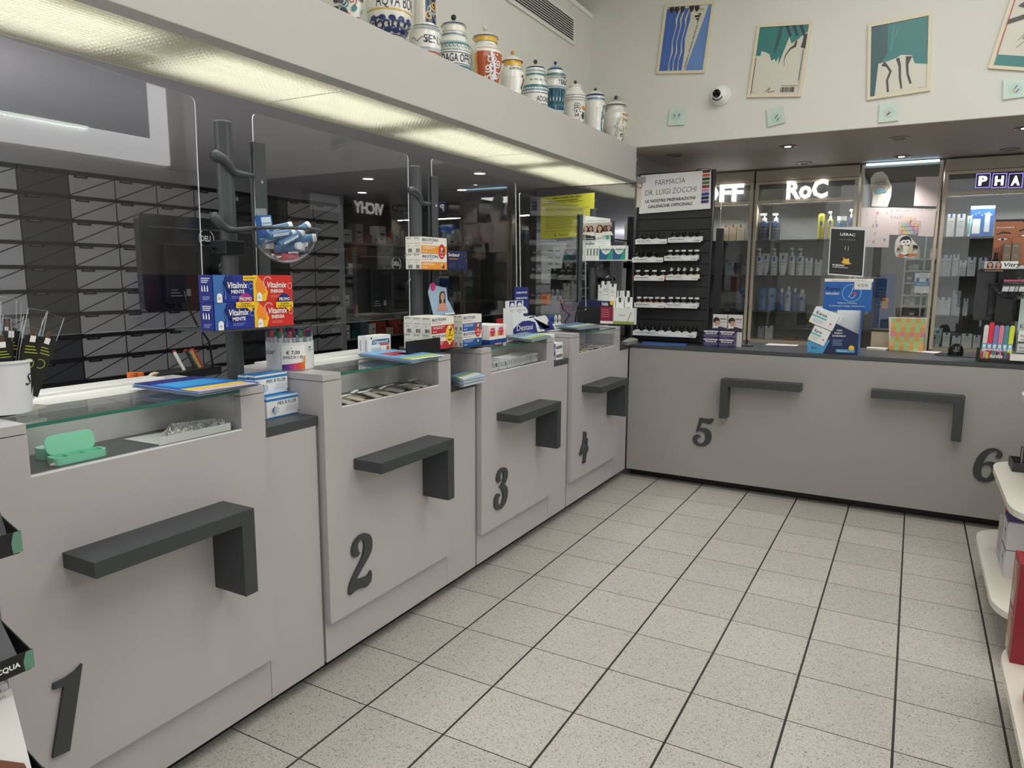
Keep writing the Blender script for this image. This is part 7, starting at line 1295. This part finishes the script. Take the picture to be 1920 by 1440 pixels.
q0 = PX(1911, 602, 'y', 5.36); fcarton('standing_card', 'pale green standing card cut by the right edge', 'card', 5.40, q0.x, q0.x+.12, 1.0605, PX(1911, 560, 'y', 5.40).z, .003, '#c4d4cc', lambda F: (F.text('Ki', .1, .5, .08, INK, w=.2), F.rect(.1, .2, .7, .3, M('#8aa49c', .5))))
tag(MB().lathe([(.0001, 0), (.05, 0), (.05, .006), (.02, .012), (.008, .02), (.008, .05), (.0001, .05)], (PX(1400, 645, 'y', 5.5).x, 5.5, 1.0405), BLACK, 20).build('stand_base', None, base=(PX(1400, 645, 'y', 5.5).x, 5.5, 1.0405)), 'small round black stand base beside the purple boxes', 'stand')
tag(MB().prism([PX(1203, 646, 'z', 1.0405), PX(1285, 650, 'z', 1.0405), PX(1289, 646, 'z', 1.0405), PX(1206, 641, 'z', 1.0405)], Z*.008, M('#3a5fa0', .4)).build('leaflet_stack', None, base=PX(1203, 646, 'z', 1.0405)), 'flat blue leaflets at the foot of the black rack', 'leaflets', 'leaflet stacks')
# ------------------------------------------------------------------ tiered gondola (right) and card stand (left)
GWH = noisy('gondola_enamel', '#e9e5d8', '#e4dfd2', 4, .3)
def tier(o_, z, x0, x1, y0, y1, r, th=.028):
    P = rrect([Vector((x0, y0, z)), Vector((x1, y0, z)), Vector((x1, y1, z)), Vector((x0, y1, z))], r, 8); m = MB(); m.prism(P, -Z*th, GWH); m.build('shelf', o_, bevel=.009, seg=3)
g1 = thing('gondola', 'far white gondola with round cornered tiers at the right edge', 'gondola', (2.7, 3.9, 0), 'white tiered gondolas')
for z, x0, y0, y1 in ((.22, 2.245, 3.28, 4.50), (.60, 2.285, 3.40, 4.50), (.95, 2.40, 3.55, 4.76)): tier(g1, z, x0, 3.15, y0, y1, .22)
MB().box(2.62, 2.80, 3.6, 4.3, 0, 1.35, GWH).box(2.45, 2.95, 3.5, 4.4, 0, .08, GWH).build('core', g1); MB().cyl((2.42, 3.80, .22), (2.42, 3.80, .575), .018, GWH, 14).build('post', g1)
g2 = thing('gondola', 'near white gondola with round cornered base tier at the lower right', 'gondola', (2.7, 2.3, 0), 'white tiered gondolas')
tier(g2, .22, 2.235, 3.15, 1.55, 3.10, .22); MB().box(2.6, 2.8, 1.7, 2.9, 0, .9, GWH).box(2.45, 2.95, 1.65, 3.0, 0, .08, GWH).build('core', g2)
def gbox(label, x0, y0, z0, w, d_, h, col, front=None, side=None, top=None, grp=None):
    m = MB().box(x0, x0+w, y0, y0+d_, z0, z0+h, M(col, .45))
    if front: front(Face(m, (x0, y0, z0), X, Z, w, h))
    if side: side(Face(m, (x0, y0+d_, z0), -Y, Z, d_, h))
    if top: top(Face(m, (x0, y0, z0+h), X, Y, w, d_))
    return tag(m.build('product_box', None, base=(x0, y0, z0)), label, 'box', grp)
pv = M('#4a3a86', .45)
q = PX(1880, 1082, 'z', .2205); bx, by = q.x, q.y
for i in range(2): gbox('large white box with purple lid, %s of the stack on the far gondola' % ('bottom', 'top')[i], bx-.0, by, .2205+.1305*i, .24, .16, .13, '#d8d6da', lambda F: F.rect(0, .96, 1, 1, M('#8a84a0', .5)), lambda F: (F.rect(.0, .9, 1, 1, pv), F.rect(.3, .2, .7, .8, M('#c9c4d4', .5)), F.rect(.4, .5, .6, .6, INK)), (lambda F: (F.rect(0, 0, 1, 1, pv), F.text('CAREFREE', .5, .4, .1, M('#b4acd4', .4), w=.3, align='c'))) if i else None, 'white and purple boxes')
q = PX(1886, 985, 'z', .45); gbox('grey white box behind the purple lidded stack', bx+.0, by+.19, .2205, .16, .14, .20, '#c4c0c2', None, lambda F: F.rect(.2, .2, .8, .8, M('#b0aaae', .5))); gbox('red topped box behind the purple lidded stack', bx+.03, by+.36, .2205, .10, .10, .24, '#b02c4c', None, lambda F: F.rect(0, 0, .2, 1, WH))
RD = M('#8e1f2c', .45); q = PX(1893, 1242, 'z', .2205); rx, ry = q.x, q.y
def rside(F): F.rect(0, 0, 1, 1, M('#9c3040', .45)); F.poly([(.1, .05), (.6, .0), (.75, .5), (.4, .9), (.1, .8)], M('#b99a7c', .6)); F.poly([(.1, .02), (.5, .0), (.5, .25), (.1, .3)], M('#c9c4b8', .5)); F.text('ThermaCare', .1, .84, .08, WH, w=.7, shear=.2)
for i in range(2): gbox('dark red box with picture side, %s of the stack on the near gondola' % ('bottom', 'top')[i], rx, ry, .2205+.1805*i, .2, .15, .18, '#8e1f2c', None, rside, (lambda F: F.rect(.1, .1, .9, .9, M('#2a2224', .5))) if i else None, 'dark red boxes')
q = PX(1917, 1310, 'z', .2205); m = MB(); t = thing('wooden_crate', 'orange wooden crate edge on the near gondola at the right edge', 'crate', (q.x, q.y, .2205)); OR_ = noisy('orange_wood', '#c4783a', '#a8622c', 30, .5, stretch=(1, 6, 1)); MB().box(q.x, q.x+.3, q.y-.28, q.y-.265, .2205, .30, OR_).box(q.x, q.x+.3, q.y-.015, q.y, .2205, .30, OR_).box(q.x, q.x+.015, q.y-.265, q.y-.015, .2205, .30, OR_).build('sides', t); MB().box(q.x+.015, q.x+.3, q.y-.265, q.y-.015, .2205, .228, M('#3a2418', .6)).build('bottom', t)
q = PX(1897, 884, 'z', .6005); t = thing('display_tray', 'dark divided card tray on the middle tier of the far gondola', 'tray', (q.x, q.y, .6005)); dk = M('#3c383c', .5); m = MB().box(q.x, q.x+.22, q.y, q.y+.17, .6005, .604, dk)
for a in (0, .216): m.box(q.x+a, q.x+a+.004, q.y, q.y+.17, .604, .645, dk)
for a in (0, .085, .166): m.box(q.x+.004, q.x+.216, q.y+a, q.y+a+.004, .604, .645, dk)
m.build('tray', t); fcarton('product_box', 'black and silver box standing in the dark tray on the far gondola', 'box', q.y+.02, q.x+.035, q.x+.10, .6045, .72, .05, '#2c2628', lambda F: (F.lines(.1, .8, .8, 6, .12, M('#8a8484', .5), .02), F.rect(0, 0, .05, 1, M('#c9c9c9', .3))), None)
# left card stand
ST = M('#0d0e10', .5); gx = .45; st = thing('display_stand', 'black cardboard tiered stand at the left edge holding patch packs, lettered ACQUA', 'display', (.36, .55, 0))
ye = .672
MB().prism([(.18, ye-.035, 0), (.335, ye-.035, 0), (.335, ye-.035, .80), (.30, ye-.035, 1.20), (.18, ye-.035, 1.20)], -Y*.006, ST).box(.18, .186, .36, ye-.035, 0, 1.20, ST).build('side_panel', st)
GN = M('#5f8a74', .5)
for i, (zf, hf, zd) in enumerate(((1.035, .040, .93), (.803, .036, .70), (.55, .04, .45))):
    m = MB().prism([(gx, .30, zf), (gx, ye, zf), (gx, ye, zf+hf), (gx, .30, zf+hf)], -X*.003, ST); F = Face(m, (gx, .30, zf), Y, Z, ye-.30, hf)
    F.poly([(.955, 0), (1, 0), (1, 1), (.965, 1), (.95, .5)], GN)
    if i == 1: F.text('LIVELLI DI ACQUA',   .935, .34, .27, WH, align='r', bold=.03)
    m.build('tray_front', st); MB().prism([(.19, ye-.002, zf-.06), (gx-.003, ye-.002, zf), (gx-.003, ye-.002, zf+hf), (.30, ye-.002, zf+hf+.05)], -Y*.002, ST).box(.19, gx-.003, .31, ye-.004, zf-.003, zf, ST).build('tray_side', st)
def card(label, zb, zt2, bx0, bx1, draw, y0=.40, y1=.655, group=None):
    v = Vector((bx1-bx0, 0, zt2-zb)); m = MB(); m.obox((bx0, y0, zb), v, Y*(y1-y0), Vector((-.004, 0, 0)), M('#dcdcda', .4)); F = Face(m, (bx0+.0006, y0, zb), Y, v, y1-y0, v.length); draw(F); return tag(m.build('leaflet_pack', None, base=(bx0, y0, zb)), label, 'pack', group)
def c1(F): F.rect(0, 0, 1, 1, M('#3a3c40', .35)); F.poly([(.80, .15), (.86, .45), (.84, .75), (.76, .45)], WH); F.text('del corpo', .74, .1, .05, WH, w=.16); F.circ(.55, .1, .25, M('#4a5a50', .4), 16)
def c0(F): F.rect(0, 0, 1, 1, M('#17181a', .3)); F.poly([(.5, 0), (.93, 0), (.9, .35), (.6, .5)], M('#6a4030', .6)); F.line([(.9, .95), (.97, .1)], .003, M('#4a4c50', .3))
def c2(F):
    F.rect(0, .0, 1, 1, M('#e9e7e6', .4)); F.rect(0, .93, 1, 1, M('#d4d2d2', .5)); F.text('Sostanza Medicinali', .95, .945, .028, M('#8a8686', .5), w=.5, align='r'); F.poly([(0, 0), (1, 0), (.96, .28), (.82, .42), (.62, .50), (.45, .46), (.42, .75), (.2, .8), (0, .7)], M('#7a4a38', .6)); F.circ(.58, .2, .14, M('#7fd8a0', .4), 20); F.poly([(.2, .3), (.50, .36), (.58, .48), (.46, .52), (.2, .46)], WH)
    F.text('Patch', .5, .10, .03, WH, w=.3); F.text('del corpo', .6, .05, .028, WH, w=.2)
card('black card pack with a strip of skin, top tray of the left stand', 1.04, 1.16, .445, .40, c0); card('dark grey card pack with a white flame mark, middle tray of the left stand', .806, .93, .444, .34, c1)
for i in range(3): card('white card pack showing a brown back with green glow, bottom tray, %s' % ('front', 'middle', 'rear')[i], .555+.004*i, .748+.008*i, .446-.012*i, .39-.015*i, c2, group='white card packs in the left stand')

for o in bpy.data.objects:
    if '_b' in o: del o['_b']
